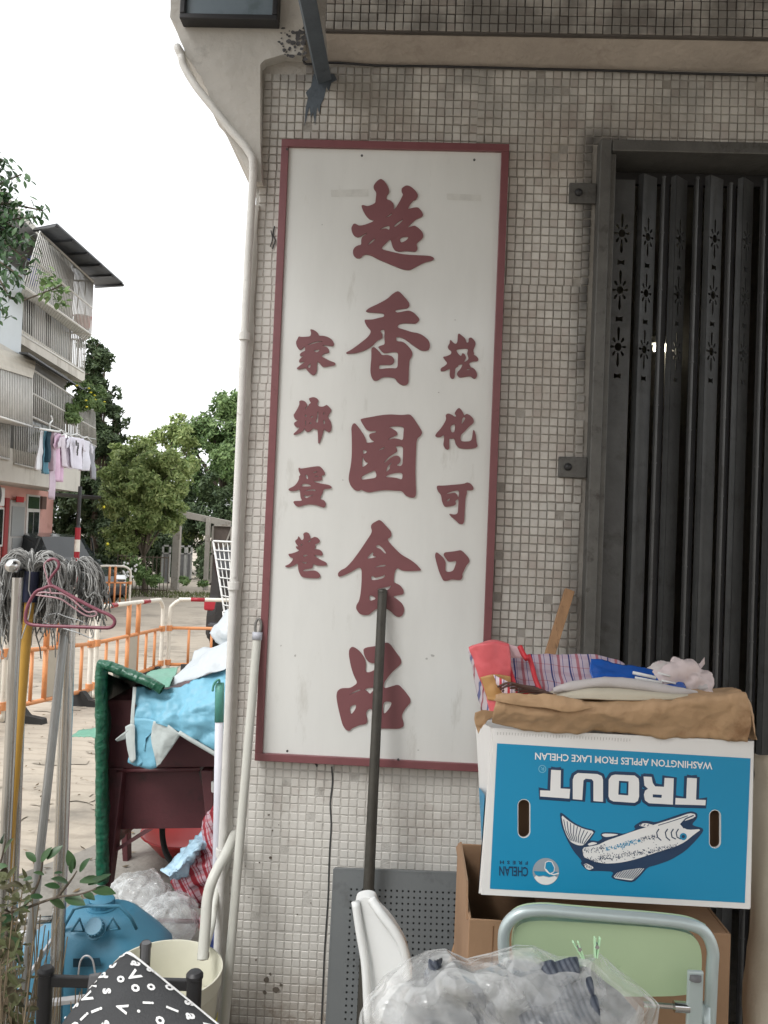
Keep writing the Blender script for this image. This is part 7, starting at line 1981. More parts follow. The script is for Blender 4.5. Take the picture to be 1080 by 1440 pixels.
hbox(s_left, s_div, -5, .04, fs(28, 500)[1] - .25, fs(28, 500)[1], 'floor_band', M_['cream_wall'])
hbox(s_div, s2_end, -5, 0, zC, zD, 'balcony_slab', M_['cream_wall'])
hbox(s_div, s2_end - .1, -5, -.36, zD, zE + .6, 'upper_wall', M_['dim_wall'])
hbox(s_left, s2_end - .3, -5, -.37, zE + .6, zE + .75, 'flat_roof', M_['cream_wall'])
# dark roof sheet on brackets
def prow2(lst): return [onplane(x, y, FP + NN * o, NN) for x, y, o in lst]
r0 = prow2([(48, 322, -.3), (134, 402, -.1)]); r1 = prow2([(80, 316, 1.5), (173, 399, 1.5)])
mb = MB()
th = Vector((0, 0, .03))
n = 5
for k in range(n):
    a0, a1 = k / n + .002, (k + 1) / n - .002
    mb.hexa([r0[0].lerp(r0[1], a0), r1[0].lerp(r1[1], a0), r1[0].lerp(r1[1], a1), r0[0].lerp(r0[1], a1)] + [p + th for p in (r0[0].lerp(r0[1], a0), r1[0].lerp(r1[1], a0), r1[0].lerp(r1[1], a1), r0[0].lerp(r0[1], a1))])
mb.build('awning_roof', M_['roof_sheet'], house)
mb = MB()
for k in range(6):
    a = k / 5
    mb.bar(r0[0].lerp(r0[1], a) - th, r1[0].lerp(r1[1], a) - th, .05, .05)
mb.build('awning_rib', M_['black'], house)
# balcony cages: bars between an upper and a lower line, bulging outwards
def cage(u0, u1, l0, l1, ou, ol, nb, m, name='cage_bars', rails=(0, 1), r_=.014, bulge=0.0, grp=None, end=True):
    Ua, Ub = prow2([(u0[0], u0[1], ou), (u1[0], u1[1], ou)]); La, Lb = prow2([(l0[0], l0[1], ol), (l1[0], l1[1], ol)])
    mb = MB()
    for k in range(nb + 1):
        t = k / nb
        a, b = Ua.lerp(Ub, t), La.lerp(Lb, t)
        pts_ = [a]
        if bulge: pts_ += [a.lerp(b, .12) + NN * bulge, a.lerp(b, .5) + NN * bulge, a.lerp(b, .88) + NN * bulge]
        pts_ += [b]
        mb.tube(catmull(pts_, 3) if bulge else pts_, r_, 5)
    for v in rails:
        mb.tube([Ua.lerp(La, v) + NN * (bulge if 0 < v < 1 else 0), Ub.lerp(Lb, v) + NN * (bulge if 0 < v < 1 else 0)], r_ * 1.8, 6)
    if end:   # return to the wall at the far end
        for k in range(1, 7):
            off = -NN * (.17 * k)
            mb.tube([Ub + off, Lb + off], r_, 5)
        for v in (0, 1): p = Ub.lerp(Lb, v); mb.tube([p, p - NN * 1.1], r_ * 1.6, 6)
    return mb.build(name, m, house, smooth=True, kind='stuff')
cage((30, 412), (120, 478), (30, 470), (118, 524), .0, .0, 34, M_['bars'], 'railing_bars', (0, 1))
cage((56, 326), (131, 396), (33, 402), (128, 470), .45, .45, 42, M_['bars'], 'upper_cage', (0, .5, 1), .013)
# mesh shelf under the upper cage
a, b = prow2([(33, 404, .45), (128, 471, .45)]); c, d = prow2([(30, 413, 0), (120, 479, 0)])
mb = MB()
for k in range(12): t = k / 11; mb.tube([a.lerp(c, t), b.lerp(d, t)], .012, 5)
for k in range(30): t = k / 29; mb.tube([a.lerp(b, t), c.lerp(d, t)], .012, 5)
mb.build('cage_floor', M_['bars'], house, kind='stuff')
# middle floor cages
cage((46, 520), (133, 578), (45, 586), (135, 628), .5, .5, 40, M_['bars_grey'], 'middle_cage', (0, .5, 1), .013)
cage((-40, 505), (45, 530), (-40, 574), (45, 600), .55, .55, 34, M_['bars'], 'middle_cage', (0, 1), .013, end=False)
cage((-40, 583), (14, 590), (-40, 635), (13, 646), .02, .02, 20, M_['bars'], 'railing_bars', (0, 1), end=False)
cage((20, 590), (54, 600), (20, 652), (54, 660), .02, .02, 11, M_['bars_grey'], 'railing_bars', (0, 1), end=False)
# corrugated hood over the left cage
ha = prow2([(-40, 505, .58), (46, 532, .58)]); hb = prow2([(-40, 484, .05), (38, 500, .05)])
mb = MB()
def hood(u, v):
    a_, b_ = ha[0].lerp(ha[1], u), hb[0].lerp(hb[1], u)
    p = a_.lerp(b_, v) + Vector((0, 0, .14 * math.sin(math.pi * min(v * 1.15, 1)))) + NN * (.10 * math.sin(math.pi * v))
    return p + Vector((0, 0, .014 * math.sin(v * 50)))
mb.grid(hood, 10, 60); mb.build('hood', mat('hood_beige', C3(.46, .43, .37), .6, var=.1), house, smooth=True)
ha = prow2([(-40, 574, .55), (45, 600, .55)]); hb = prow2([(-40, 586, 0), (22, 598, 0)])
mb = MB()
for k in range(14): t = k / 13; mb.tube([ha[0].lerp(hb[0], t), ha[1].lerp(hb[1], t)], .012, 5)
mb.build('cage_floor', M_['bars'], house, kind='stuff')
# flat canopy under the upper slab
ca_, cb_ = prow2([(27, 497, .05), (118, 546, .05)]); cc_, cd_ = prow2([(40, 498, .8), (120, 550, .6)])
mb = MB(); mb.hexa([ca_, cc_, cd_, cb_, ca_ + th, cc_ + th, cd_ + th, cb_ + th]); mb.build('awning', M_['roof_sheet'], house)
ca_, cb_ = prow2([(112, 694, .0), (112, 697, -1)]); 
c1, c2, c3, c4 = at(76, 694, 20.8), at(142, 699, 20.2), at(142, 703, 22.4), at(76, 698, 22.4)
mb = MB(); mb.hexa([c1, c2, c3, c4] + [p + th for p in (c1, c2, c3, c4)]); mb.build('awning', M_['roof_sheet'], house)
# ground floor door, windows and air conditioner on the recessed wall
def rect(x0, y0, x1, y1, off, name, m, th_=.05, bev=0, par=None):
    s0, z1_ = fs(x0, y0, off); s1, _ = fs(x1, y0, off); _, z0_ = fs(x0, y1, off)
    q = MB(); q.hexa([W3h(s0, off - th_, z0_), W3h(s0, off, z0_), W3h(s1, off, z0_), W3h(s1, off - th_, z0_), W3h(s0, off - th_, z1_), W3h(s0, off, z1_), W3h(s1, off, z1_), W3h(s1, off - th_, z1_)])
    return q.build(name, m, par or house, bevel=bev)
m_door = mat('door_grey', C3(.30, .31, .31), .5, var=.25, scale=20, stretch=(1, 1, 30))
dr = rect(15, 703, 37, 838, -.96, 'door', mat('door_frame', C3(.42, .40, .38), .5), .06)
rect(18, 712, 35, 754, -.94, 'door_grille', m_door, .02, par=dr)
rect(18, 757, 35, 836, -.94, 'door_panel', m_door, .02, par=dr)
wn_ = rect(39, 695, 57.5, 765, -.96, 'window', M_['bars'], .06)
rect(41.5, 698, 56, 715, -.94, 'pane', mat('pane_green', C3(.03, .06, .04), .15), .02, par=wn_)
rect(41.5, 720, 47.5, 762, -.94, 'pane', M_['glass_dark'], .02, par=wn_)
rect(49, 720, 55.5, 762, -.94, 'pane', M_['glass_dark'], .02, par=wn_)
rect(60, 698, 66, 716, -.90, 'meter_box', mat('box_brown', C3(.12, .07, .06), .6), .1)
wn2 = rect(-20, 712, 7, 770, -.96, 'window', M_['bars'], .06)
rect(-18, 716, -4, 766, -.94, 'pane', M_['glass_dark'], .02, par=wn2); rect(-2, 716, 5, 766, -.94, 'pane', M_['glass_dark'], .02, par=wn2)
rect(9, 700, 14, 838, -.93, 'red_panel', mat('red_panel', S(150, 60, 60), .7), .04)
rect(24, 698, 34, 706, -.86, 'red_paper', mat('red_paper', S(176, 40, 44), .7), .02)
acb = rect(-25, 682, 8, 710, -.55, 'air_conditioner', M_['white_plastic'], .35, .02)
s_, z_ = fs(-5, 696, -.54); q = MB(); q.lathe(W3h(s_, -.545, z_), [(.24, 0), (.24, .02), (.2, .02), (.2, 0)], 24, NN); q.build('fan_ring', M_['grey_strap'], acb)
# window openings and things glimpsed behind the bars upstairs
for (a_, b_, c_, d_) in ((38, 380, 60, 440), (66, 400, 84, 450), (40, 590, 90, 640), (60, 545, 110, 580)):
    rect(a_, b_, c_, d_, -.34 if b_ < 500 else -.40, 'window', M_['glass_dark'], .04)
rect(50, 415, 66, 500, -.2, 'curtain', mat('curtain', C3(.5, .5, .5), .8, var=.2, scale=3, stretch=(10, 10, 1)), .02)
rect(74, 430, 100, 520, -.2, 'curtain', mat('curtain_grey', C3(.4, .42, .43), .8, var=.3, scale=3, stretch=(10, 10, 1)), .02)
rect(-30, 400, 3, 450, .04, 'window', mat('window_teal', C3(.10, .22, .22), .2), .03)
# red basket in the upper cage
p = onplane(116, 448, FP + NN * .25, NN)
mb = MB(); mb.lathe(p - Vector((0, 0, .25)), [(.16, 0), (.20, .28), (.22, .30), (.18, .26), (.001, .02)], 16)
o = mb.build('red_basket', mat('basket_red', S(220, 110, 104), .5), smooth=True); tag(recenter(o), 'salmon red basket inside the far end of the top balcony cage', 'basket')
p = onplane(48, 378, FP + NN * (.1), NN)
mb = MB(); mb.tube(catmull([p + U * -.3 + Vector((0, 0, .1)), p + U * -.1 + Vector((0, 0, .2)), p + U * .1 + Vector((0, 0, .1)), p + U * .3 + Vector((0, 0, .18))], 5), .03, 8); mb.tube([p, p + Vector((0, 0, -.35))], .08, 8)
o = mb.build('blue_umbrella', mat('umb_blue', S(80, 86, 150), .6), smooth=True); tag(recenter(o), 'faded blue folded umbrella behind the bars of the top balcony', 'umbrella')
# laundry pole and clothes
pa_ = onplane(48, 601, FP + NN * 1.0, NN); pb_ = onplane(134, 618, FP + NN * 1.0, NN)
mb = MB(); mb.tube([pa_, pb_], .018, 8); o = mb.build('laundry_pole', M_['galv'], smooth=True); tag(recenter(o), 'thin pole holding the hanging laundry in front of the middle balcony', 'pole')
mb = MB(); mb.box(0, .01, 0, .01, 0, .01)
rk_ = thing('drying_rack', 'square white clip drying rack hanging over the trousers', 'rack', tuple(onplane(70, 603, FP + NN * 1.0, NN)))
a, b = prow2([(57, 603, .8), (83, 607, .8)]); c, d = prow2([(57, 603, 1.15), (83, 607, 1.15)])
mb = MB()
for (p, q_) in ((a, b), (c, d), (a, c), (b, d), (a.lerp(b, .5), c.lerp(d, .5))): mb.tube([p, q_], .022, 6)
mb.build('frame', M_['white_plastic'], rk_, smooth=True)
hk = onplane(70, 596, FP + NN * 1.0, NN); mb = MB(); mb.tube(catmull([a.lerp(d, .5), hk, hk + U * .12 + Vector((0, 0, .08)), hk + U * .05 + Vector((0, 0, .16))], 5), .016, 6); mb.build('hook', M_['white_plastic'], rk_, smooth=True)
clothes = [('towel', 'narrow white towel at the left end of the laundry', 'towel', [(57, 605), (60, 606), (58, 660), (50, 661)], C3(.66, .67, .70), .9),
           ('trousers', 'pair of teal trousers hanging from the drying rack', 'trousers', [(61, 605), (67, 606), (66, 667), (58, 665)], S(96, 140, 158), .92),
           ('trousers', 'dark teal trousers hanging beside the lighter teal pair', 'trousers', [(66, 606), (71, 607), (69, 650), (65, 650)], S(44, 74, 88), .95),
           ('trousers', 'brownish patterned trousers hanging from the drying rack', 'trousers', [(71, 607), (76, 608), (74, 663), (68, 661)], S(150, 130, 140), .97),
           ('scarf', 'long pale lilac scarf hanging lowest of the laundry', 'scarf', [(76, 608), (82, 609), (75, 703), (71, 700)], S(196, 180, 194), 1.0),
           ('blouse', 'pink blouse with long sleeves among the laundry', 'blouse', [(81, 609), (90, 612), (84, 678), (77, 676)], S(214, 184, 206), 1.03),
           ('shirt', 'white patterned shirt hanging left of the big white T shirt', 'shirt', [(86, 614), (100, 616), (99, 660), (88, 656)], S(206, 198, 208), 1.08),
           ('shirt', 'white T shirt with a dark print on its chest', 'shirt', [(98, 614), (117, 617), (113, 662), (98, 656)], S(214, 212, 224), 1.12),
           ('shirt', 'white short sleeved shirt at the right of the laundry', 'shirt', [(116, 617), (128, 622), (125, 662), (112, 662)], S(208, 208, 218), 1.06),
           ('trousers', 'grey trousers at the right end of the laundry', 'trousers', [(126, 624), (134, 628), (136, 676), (127, 672)], S(150, 152, 160), 1.0)]
for i, (nm, lab, cat, q4_, col, off) in enumerate(clothes):
    P = [onplane(x, y, FP + NN * off, NN) for x, y in q4_]
    ctrl = []
    for j in range(6):
        v = j / 5
        row = []
        for k in range(5):
            u_ = k / 4
            p = P[0].lerp(P[1], u_).lerp(P[3].lerp(P[2], u_), v) + NN * (.05 * math.sin(u_ * 9 + i) * (.3 + v))
            row.append(p)
        ctrl.append(row)
    t = thing(nm, lab, cat, tuple((P[0] + P[1]) / 2), 'laundry hanging from the middle balcony')
    sheet(ctrl, 'cloth', mat('laundry_%s' % 'abcdefghij'[i], col, .85, var=.08, scale=4), t, nu=4, nv=4, amp=.03, fs=3, thick=.01)
    if nm in ('shirt', 'blouse'):
        for (sx, a0, a1) in ((-1, P[0], P[3]), (1, P[1], P[2])):
            d_ = U * sx
            sl = [[a0, a0.lerp(a1, .14)], [a0 + d_ * .14 + Vector((0, 0, -.10)), a0.lerp(a1, .26) + d_ * .05], [a0 + d_ * .2 + Vector((0, 0, -.26)), a0.lerp(a1, .36) + d_ * .08 + Vector((0, 0, -.0))]]
            sheet(sl, 'sleeve', bpy.data.materials['laundry_%s' % 'abcdefghij'[i]], t, nu=3, nv=3, amp=.02, thick=.01)
        mb = MB(); mb.tube([P[0] + Vector((0, 0, .02)), P[0].lerp(P[1], .5) + Vector((0, 0, .08)), P[1] + Vector((0, 0, .02))], .016, 6); mb.build('hanger_bar', M_['white_plastic'], t, smooth=True)
    if 'print' in lab:
        c = P[0].lerp(P[2], .33) + NN * .07
        mb = MB()
        for k in range(7):
            e = c + U * rnd.uniform(-.09, .09) + Vector((0, 0, rnd.uniform(-.12, .12)))
            mb.obox(e, U, NN, Vector((0, 0, 1)), .035, .004, .04)
        mb.build('print', M_['charcoal'], t)

# ------------------------------------------------------------------ striped pole
g0 = at(103, 880, 15.0)
t = thing('striped_pole', 'dark pole with red and white bands on its lower part beside the pink house', 'pole', (g0.x, 15, gz(0, 15)))
ztop = at(110, 742, 15).z; zz0 = gz(0, 15)
base = Vector((g0.x, 15, zz0)); topp = Vector((g0.x, 15, ztop))
nb_ = 8
for k in range(nb_):
    z0_, z1_ = zz0 + (ztop - zz0) * k / nb_, zz0 + (ztop - zz0) * (k + 1) / nb_
    mb = MB(); mb.tube([(g0.x, 15, z0_), (g0.x, 15, z1_)], .052, 16); mb.build('band', M_['reflect_red'] if k % 2 else M_['barrier_white'], t, smooth=True, auto=40)
mb = MB(); mb.lathe((g0.x, 15, ztop), [(.052, 0), (.034, .05)], 16); mb.tube([(g0.x, 15, ztop), (g0.x, 15, at(114, 684, 15).z)], .034, 12); mb.build('shaft', M_['black'], t, smooth=True, auto=40)

# ------------------------------------------------------------------ gate frame at the end of the lane
YG = 24.0
def gpt(px, Y=YG): return at(px, 800, Y).x
gz0 = gz(0, 24)
fr = thing('gate_frame', 'weathered steel portal frame with mesh leaf at the end of the lane', 'gate', (gpt(282), YG, gz0))
zt1, zt2 = at(248, 722, YG).z, at(320, 740, YG + 1).z
m_post = mat('post_grey', C3(.30, .28, .25), .7, var=.15, scale=3, dirt=C3(.14, .11, .09), dscale=3)
mb = MB(); mb.box(gpt(242), gpt(252), YG - .1, YG + .1, gz0, zt1); mb.build('post', m_post, fr, bevel=.01)
mb = MB(); mb.box(gpt(281.5), gpt(287), YG + .4, YG + .6, gz0, zt1 - .1); mb.build('post', m_post, fr, bevel=.01)
mb = MB(); mb.box(gpt(318.5), gpt(323), YG + .9, YG + 1.1, gz0, zt1 - .12); mb.build('post', m_post, fr, bevel=.01)
mb = MB(); a, b = at(247, 721, YG), at(324, 737, YG + 1)
mb.bar(a, b, .20, .12, Vector((0, 0, 1)) if False else Vector((0, 1, 0))); mb.build('beam', m_post, fr, bevel=.01)
x0, x1 = gpt(288), gpt(318)
za, zb_ = at(300, 737, YG + .6).z, gz0 + .15
mb = MB()
for (xa, xb, z0_, z1_) in ((x0, x0 + .06, zb_, za), (x1 - .06, x1, zb_, za), (x0, x1, za - .06, za), (x0, x1, zb_, zb_ + .06), (x0, x1, (za + zb_) / 2, (za + zb_) / 2 + .05)): mb.box(xa, xb, YG + .62, YG + .68, z0_, z1_)
mb.bar((x0, YG + .66, zb_), (x1, YG + .66, za), .05, .03)
mb.build('leaf_frame', m_post, fr)
mb = MB(); mb.box(x0 + .06, x1 - .06, YG + .69, YG + .70, zb_, za - .06); mb.build('mesh_sheet', mat('mesh_brown', C3(.09, .07, .06), .8, var=.2, alpha=1), fr)
def small_gate(xp0, xp1, yt, yb, Y, lab):
    t = thing('panel_gate', lab, 'gate', (gpt((xp0 + xp1) / 2, Y), Y, gz0), 'white framed panels beside the gate frame')
    a, b = at(xp0, yt, Y), at(xp1, yt, Y); zl = at(xp0, yb, Y).z
    mb = MB(); w_ = .05
    for (xa, xb, z0_, z1_) in ((a.x, a.x + w_, zl, a.z), (b.x - w_, b.x, zl, a.z), (a.x, b.x, a.z - w_, a.z), (a.x, b.x, zl, zl + w_), (a.x, b.x, a.z - .28, a.z - .24)): mb.box(xa, xb, Y - .03, Y + .03, z0_, z1_)
    mb.build('frame', mat('frame_pale', C3(.42, .42, .40), .6), t)
    mb = MB(); mb.box(a.x + w_, b.x - w_, Y - .012, Y + .012, zl + w_, a.z - .28); mb.build('panel', mat('panel_grey', C3(.2, .2, .2), .7, var=.2, scale=6), t)
small_gate(228.5, 240.5, 766, 820, 23.8, 'grey panel gate in a white frame left of the portal post')
small_gate(252.5, 262, 767, 818, 24.6, 'grey panel gate in a white frame right of the portal post')
small_gate(262.5, 271, 767, 816, 24.8, 'narrow grey panel gate leaning at the right of its twin')
# thin wire fence before the hedge
t = thing('wire_fence', 'low rusty wire fence in front of the dark hedge', 'fence', (gpt(200, 21.5), 21.5, gz0))
mb = MB()
for k in range(14):
    x = gpt(165 + 5.5 * k, 21.5)
    mb.tube([(x, 21.5, gz0), (x, 21.5, gz0 + 1.15)], .012, 5)
mb.build('pickets', M_['bark'], t, kind='stuff')
mb = MB()
for z in (.2, 1.1): mb.tube([(gpt(165, 21.5), 21.5, gz0 + z), (gpt(237, 21.5), 21.5, gz0 + z)], .016, 6)
mb.build('rail', M_['bark'], t)

# ------------------------------------------------------------------ trees
def tree(label, cat, base, lobes, n, ls, m, seed, trunk=.12, th_=None, name='tree', dens=.55, group=None, extra=None, leaf_kind='quad', branches=True):
    r = random.Random(seed)
    t = thing(name, label, cat, tuple(base), group)
    mb = MB()
    main = list(lobes)
    lobes = [(l[0], l[1], l[2], l[3] * .78, l[4] * .78, l[5] * .78) for l in main]
    for l in main:      # ragged outline: smaller clumps pushed out of every main one
        for q in range(11):
            d = Vector((r.gauss(0, 1), r.gauss(0, 1), r.gauss(.15, 1))).normalized()
            k_ = r.uniform(.20, .42); e_ = r.uniform(.60, .92)
            lobes.append((l[0] + d.x * l[3] * e_, l[1] + d.y * l[4] * e_, l[2] + d.z * l[5] * e_, l[3] * k_, l[4] * k_, l[5] * k_ * r.uniform(.6, 1)))
    vol = [l[3] * l[4] * l[5] for l in lobes]; tot = sum(vol)
    cen = Vector((sum(l[0] for l in lobes) / len(lobes), sum(l[1] for l in lobes) / len(lobes), sum(l[2] for l in lobes) / len(lobes)))
    if trunk:
        b = Vector(base)
        top_ = Vector((cen.x, cen.y, min(l[2] for l in lobes)))
        mid_ = b.lerp(top_, .5) + Vector((r.uniform(-.1, .1), 0, 0))
        mb.tube(catmull([b, mid_, top_], 4), [trunk * (1.15 - .5 * i / 8) for i in range(9)], 9)
        for l in main:
            e = Vector(l[:3]); mb.tube(catmull([top_, top_.lerp(e, .5) + Vector((0, 0, .15)), e], 3), [trunk * .5 * (1 - .11 * i) for i in range(7)], 6)
            for q in range(3):
                d = Vector((r.uniform(-1, 1) * l[3], r.uniform(-1, 1) * l[4], r.uniform(-.5, 1) * l[5])) * .8
                mb.tube([e, e + d], [trunk * .16, trunk * .05], 5)
        mb.build('trunk', M_['bark'], t, smooth=True)
    mb = MB()
    V_, F_ = [], []
    cnt = 0; tries_ = 0
    while cnt < n and tries_ < n * 5:
        tries_ += 1
        x = r.random() * tot
        for l, vv in zip(lobes, vol):
            x -= vv
            if x <= 0: break
        u = Vector((r.gauss(0, 1), r.gauss(0, 1), r.gauss(0, 1))).normalized()
        rad = r.random() ** .42
        p = Vector((l[0] + u.x * l[3] * rad, l[1] + u.y * l[4] * rad, l[2] + u.z * l[5] * rad))
        nz_ = noise.noise(p * (1.1 / max(.3, ls * 6)) + Vector((seed, 0, 0)))
        if nz_ < -.12 + (1 - dens) * .5 * (rad - .3): continue
        cnt += 1
        s_ = ls * r.uniform(.45, 1.35)
        # leaves lie roughly across the outward direction, drooping
        ax = (u + Vector((r.gauss(0, .7), r.gauss(0, .7), r.gauss(0, .5) + .35))).normalized()
        a = ax.orthogonal().normalized(); b_ = ax.cross(a)
        an = r.random() * 6.283
        d1 = a * math.cos(an) + b_ * math.sin(an); d2 = ax.cross(d1)
        k = len(V_)
        V_ += [tuple(p - d1 * s_), tuple(p + d2 * s_ * .42 - ax * s_ * .12), tuple(p + d1 * s_), tuple(p - d2 * s_ * .42 - ax * s_ * .12)]
        F_.append((k, k + 1, k + 2, k + 3))
    mb.v, mb.f, mb.mi = V_, F_, [0] * len(F_)
    mb.build('crown', m, t, kind='stuff')
    return t
def lobe(px, py, Y, rpx, rpy, dy=None):
    p = at(px, py, Y); sc_ = Y / F_PX
    return (p.x, Y, p.z, rpx * sc_, dy if dy else (rpx + rpy) * .5 * sc_, rpy * sc_)
def base_at(px, Y): return (at(px, 800, Y).x, Y, gz(0, Y))
tree('bushy light green tree in the middle of the lane end, lower than the others', 'tree', base_at(205, 22.3),
     [lobe(190, 655, 22.3, 48, 38), lobe(225, 680, 22, 52, 48), lobe(170, 700, 22.3, 40, 44), lobe(215, 728, 22.2, 52, 40), lobe(245, 660, 22.2, 32, 36), lobe(180, 755, 22.2, 42, 34), lobe(238, 735, 22.4, 25, 25), lobe(205, 630, 22.4, 26, 22)], 26000, .075, M_['leaf_light'], 3, .09)
tree('tall leafy tree rising behind the gate frame at the right', 'tree', base_at(300, 33),
     [lobe(300, 610, 33, 50, 46), lobe(335, 640, 33, 50, 80), lobe(262, 620, 33, 34, 34), lobe(320, 570, 33, 30, 26), lobe(345, 580, 33, 40, 36), lobe(285, 680, 33, 46, 46), lobe(370, 620, 33, 40, 70)], 30000, .11, M_['leaf_mid'], 8, .22)
tree('pale green tree showing between the middle tree and the house', 'tree', base_at(235, 30),
     [lobe(245, 600, 30, 22, 22), lobe(215, 625, 30, 26, 26), lobe(262, 640, 30, 30, 40), lobe(215, 690, 31, 50, 60), lobe(160, 690, 32, 50, 60), lobe(235, 750, 31, 50, 50)], 20000, .12, M_['leaf_light'], 12, .12)
tree('dark tree climbing beside the upper floors of the old house', 'tree', base_at(140, 24),
     [lobe(132, 492, 24, 22, 24), lobe(148, 505, 24, 15, 16), lobe(130, 525, 24, 26, 28), lobe(150, 548, 24, 25, 22), lobe(138, 570, 24, 30, 30), lobe(165, 590, 24, 22, 24), lobe(150, 625, 24, 34, 38), lobe(165, 640, 24, 28, 28), lobe(130, 700, 24, 40, 40), lobe(130, 590, 24, 26, 40), lobe(118, 650, 24.6, 30, 40)], 28000, .08, M_['leaf_dark'], 5, .14)
tree('small bright green creeper bush spilling over the balcony end', 'shrub', tuple(onplane(125, 600, FP + NN * .7, NN)),
     [(lambda p: (p.x, p.y, p.z, .45, .4, .40))(onplane(112, 560, FP + NN * .6, NN)), (lambda p: (p.x, p.y, p.z, .35, .3, .30))(onplane(100, 585, FP + NN * .6, NN)), (lambda p: (p.x, p.y, p.z, .45, .4, .4))(onplane(130, 555, FP + NN * .6, NN))], 3200, .055, M_['leaf_mid'], 15, 0, name='creeper')
# hedges and far wood
def hedge(label, lobes, n, ls, m, seed, name='hedge'):
    t = tree(label, 'hedge', (lobes[0][0], lobes[0][1], gz(0, lobes[0][1])), lobes, n, ls, m, seed, 0, name=name)
    return t
hedge('dark hedge behind the parked green car and the wire fence', [lobe(90, 740, 24.5, 50, 60, 1.0), lobe(140, 760, 24.5, 50, 60, 1.0), lobe(190, 775, 24, 45, 48, .8), lobe(225, 782, 24.5, 24, 40, .8), lobe(150, 800, 23, 60, 28, .6)], 26000, .075, M_['leaf_dark'], 31)
hedge('shadowy dark trees closing the lane behind the gate frame', [lobe(250, 740, 31, 40, 60, 1.5), lobe(300, 740, 31, 44, 70, 1.5), lobe(350, 740, 31, 44, 70, 1.5), lobe(400, 740, 31, 44, 70, 1.5), lobe(300, 800, 29, 70, 28, 1)], 30000, .10, M_['leaf_dark'], 37)
hedge('low weedy plants with pale blossoms by the wire fence', [lobe(190, 800, 21, 20, 24, .4), lobe(215, 812, 21.2, 14, 20, .4), lobe(175, 815, 20.8, 16, 14, .3), lobe(258, 818, 23, 10, 8, .3), lobe(285, 822, 23.2, 10, 6, .3)], 4200, .05, M_['leaf_mid'], 41, name='weeds')
# flowers
mb = MB(); r_ = random.Random(8)
for (px, py, o) in ((108, 542, 1), (125, 546, 1), (128, 552, 1), (133, 556, 1), (134, 562, 1), (121, 563, 1), (122, 572, 1), (147, 565, 1)):
    p = onplane(px, py, FP + NN * 1.0, NN)
    mb.lathe(p, [(.001, -.02), (.036, 0), (.001, .02)], 7)
o = mb.build('yellow_flowers', M_['flower']); o['kind'] = 'stuff'; tag(recenter(o), 'yellow flowers dotting the creeper on the balcony end', 'flowers')
for i, (px, py, lab) in enumerate(((146, 713, 'single yellow flower on the tree just right of the laundry'), (151, 765, 'single yellow flower low on the tree right of the striped pole'))):
    p = at(px, py, 20.9)
    mb = MB(); mb.lathe(p, [(.001, -.03), (.045, 0), (.001, .03)], 8, Vector((0, -1, .3))); o = mb.build('flower', M_['flower'], smooth=True); tag(recenter(o), lab, 'flower', 'yellow flowers on the trees')
mb = MB()
for k in range(26):
    p = at(r_.uniform(172, 192), r_.uniform(790, 812), 20.5); mb.lathe(p, [(.001, -.02), (.035, 0), (.001, .02)], 6, Vector((0, -1, .2)))
o = mb.build('white_blossoms', M_['print_white']); o['kind'] = 'stuff'; tag(recenter(o), 'small white blossoms on the bush beside the far barrier', 'blossoms')
# grass verge at the foot of the hedge
mb = MB()
for k in range(5000):
    x = r_.uniform(-10.5, -5.2); y = r_.uniform(19.5, 23.3)
    if y < 21.2 and x > -7.4: continue
    z0_ = gz(0, y); h_ = r_.uniform(.03, .12); a_ = r_.uniform(0, 3.14)
    dx, dy = math.cos(a_) * .012, math.sin(a_) * .012
    mb.add([(x - dx, y - dy, z0_), (x + dx, y + dy, z0_), (x + r_.uniform(-.04, .04), y + r_.uniform(-.04, .04), z0_ + h_)], [(0, 1, 2)])
o = mb.build('grass_verge', M_['grass'], kind='stuff'); tag(recenter(o), 'thin grass verge along the foot of the hedge', 'grass')

# near tree, branches hanging in at the top left
tb_ = Vector((at(-330, 900, 7.5).x, 7.5, gz(0, 7.5)))
nt_ = thing('near_tree', 'dark leaved tree branches hanging in at the upper left edge', 'tree', tuple(tb_))
mb = MB()
crn = Vector((tb_.x + .2, 7.5, 3.6))
mb.tube(catmull([tb_, tb_.lerp(crn, .5) + Vector((.1, 0, 0)), crn], 5), [.16 - .008 * i for i in range(11)], 10)
twigs = []
ends = [((-40, 250), (8, 225)), ((-40, 290), (30, 245)), ((-40, 290), (60, 296)), ((-30, 320), (45, 340)), ((-30, 360), (30, 390)), ((-30, 360), (15, 420)), ((-60, 240), (-10, 220)), ((-40, 300), (20, 320)), ((-40, 330), (50, 305)), ((-60, 380), (5, 440)), ((-30, 310), (10, 270)), ((-20, 330), (36, 365))]
leaves = MB()
for (a_, b_) in ends:
    A, B = at(a_[0], a_[1], 7.3), at(b_[0], b_[1], 7.0)
    C_ = catmull([crn, A.lerp(crn, .4), A, A.lerp(B, .5) + Vector((0, 0, .04)), B], 6)
    mb.tube(C_, [.03 * (1 - .9 * i / (len(C_) - 1)) + .003 for i in range(len(C_))], 6)
    m_ = len(C_)
    for i in range(m_ // 2, m_):
        for q in range(9):
            p = C_[i] + Vector((r_.uniform(-.09, .09), r_.uniform(-.12, .12), r_.uniform(-.08, .08)))
            d = Vector((r_.uniform(-1, 1), r_.uniform(-1, .4), r_.uniform(-1.1, .3)))
            leaf(leaves, p, d, Vector((r_.uniform(-.4, .4), -.5, 1)), r_.uniform(.06, .11), r_.uniform(.014, .022), .15)
mb.build('branches', M_['bark'], nt_, smooth=True)
leaves.build('leaves', M_['leaf_near'], nt_, smooth=True, kind='stuff')
p0 = onplane(72, 408, FP + NN * 1.2, NN)
t = thing('potted_plant', 'small leafy plant pushing out through the bars of the top balcony', 'plant', tuple(p0))
lv = MB()
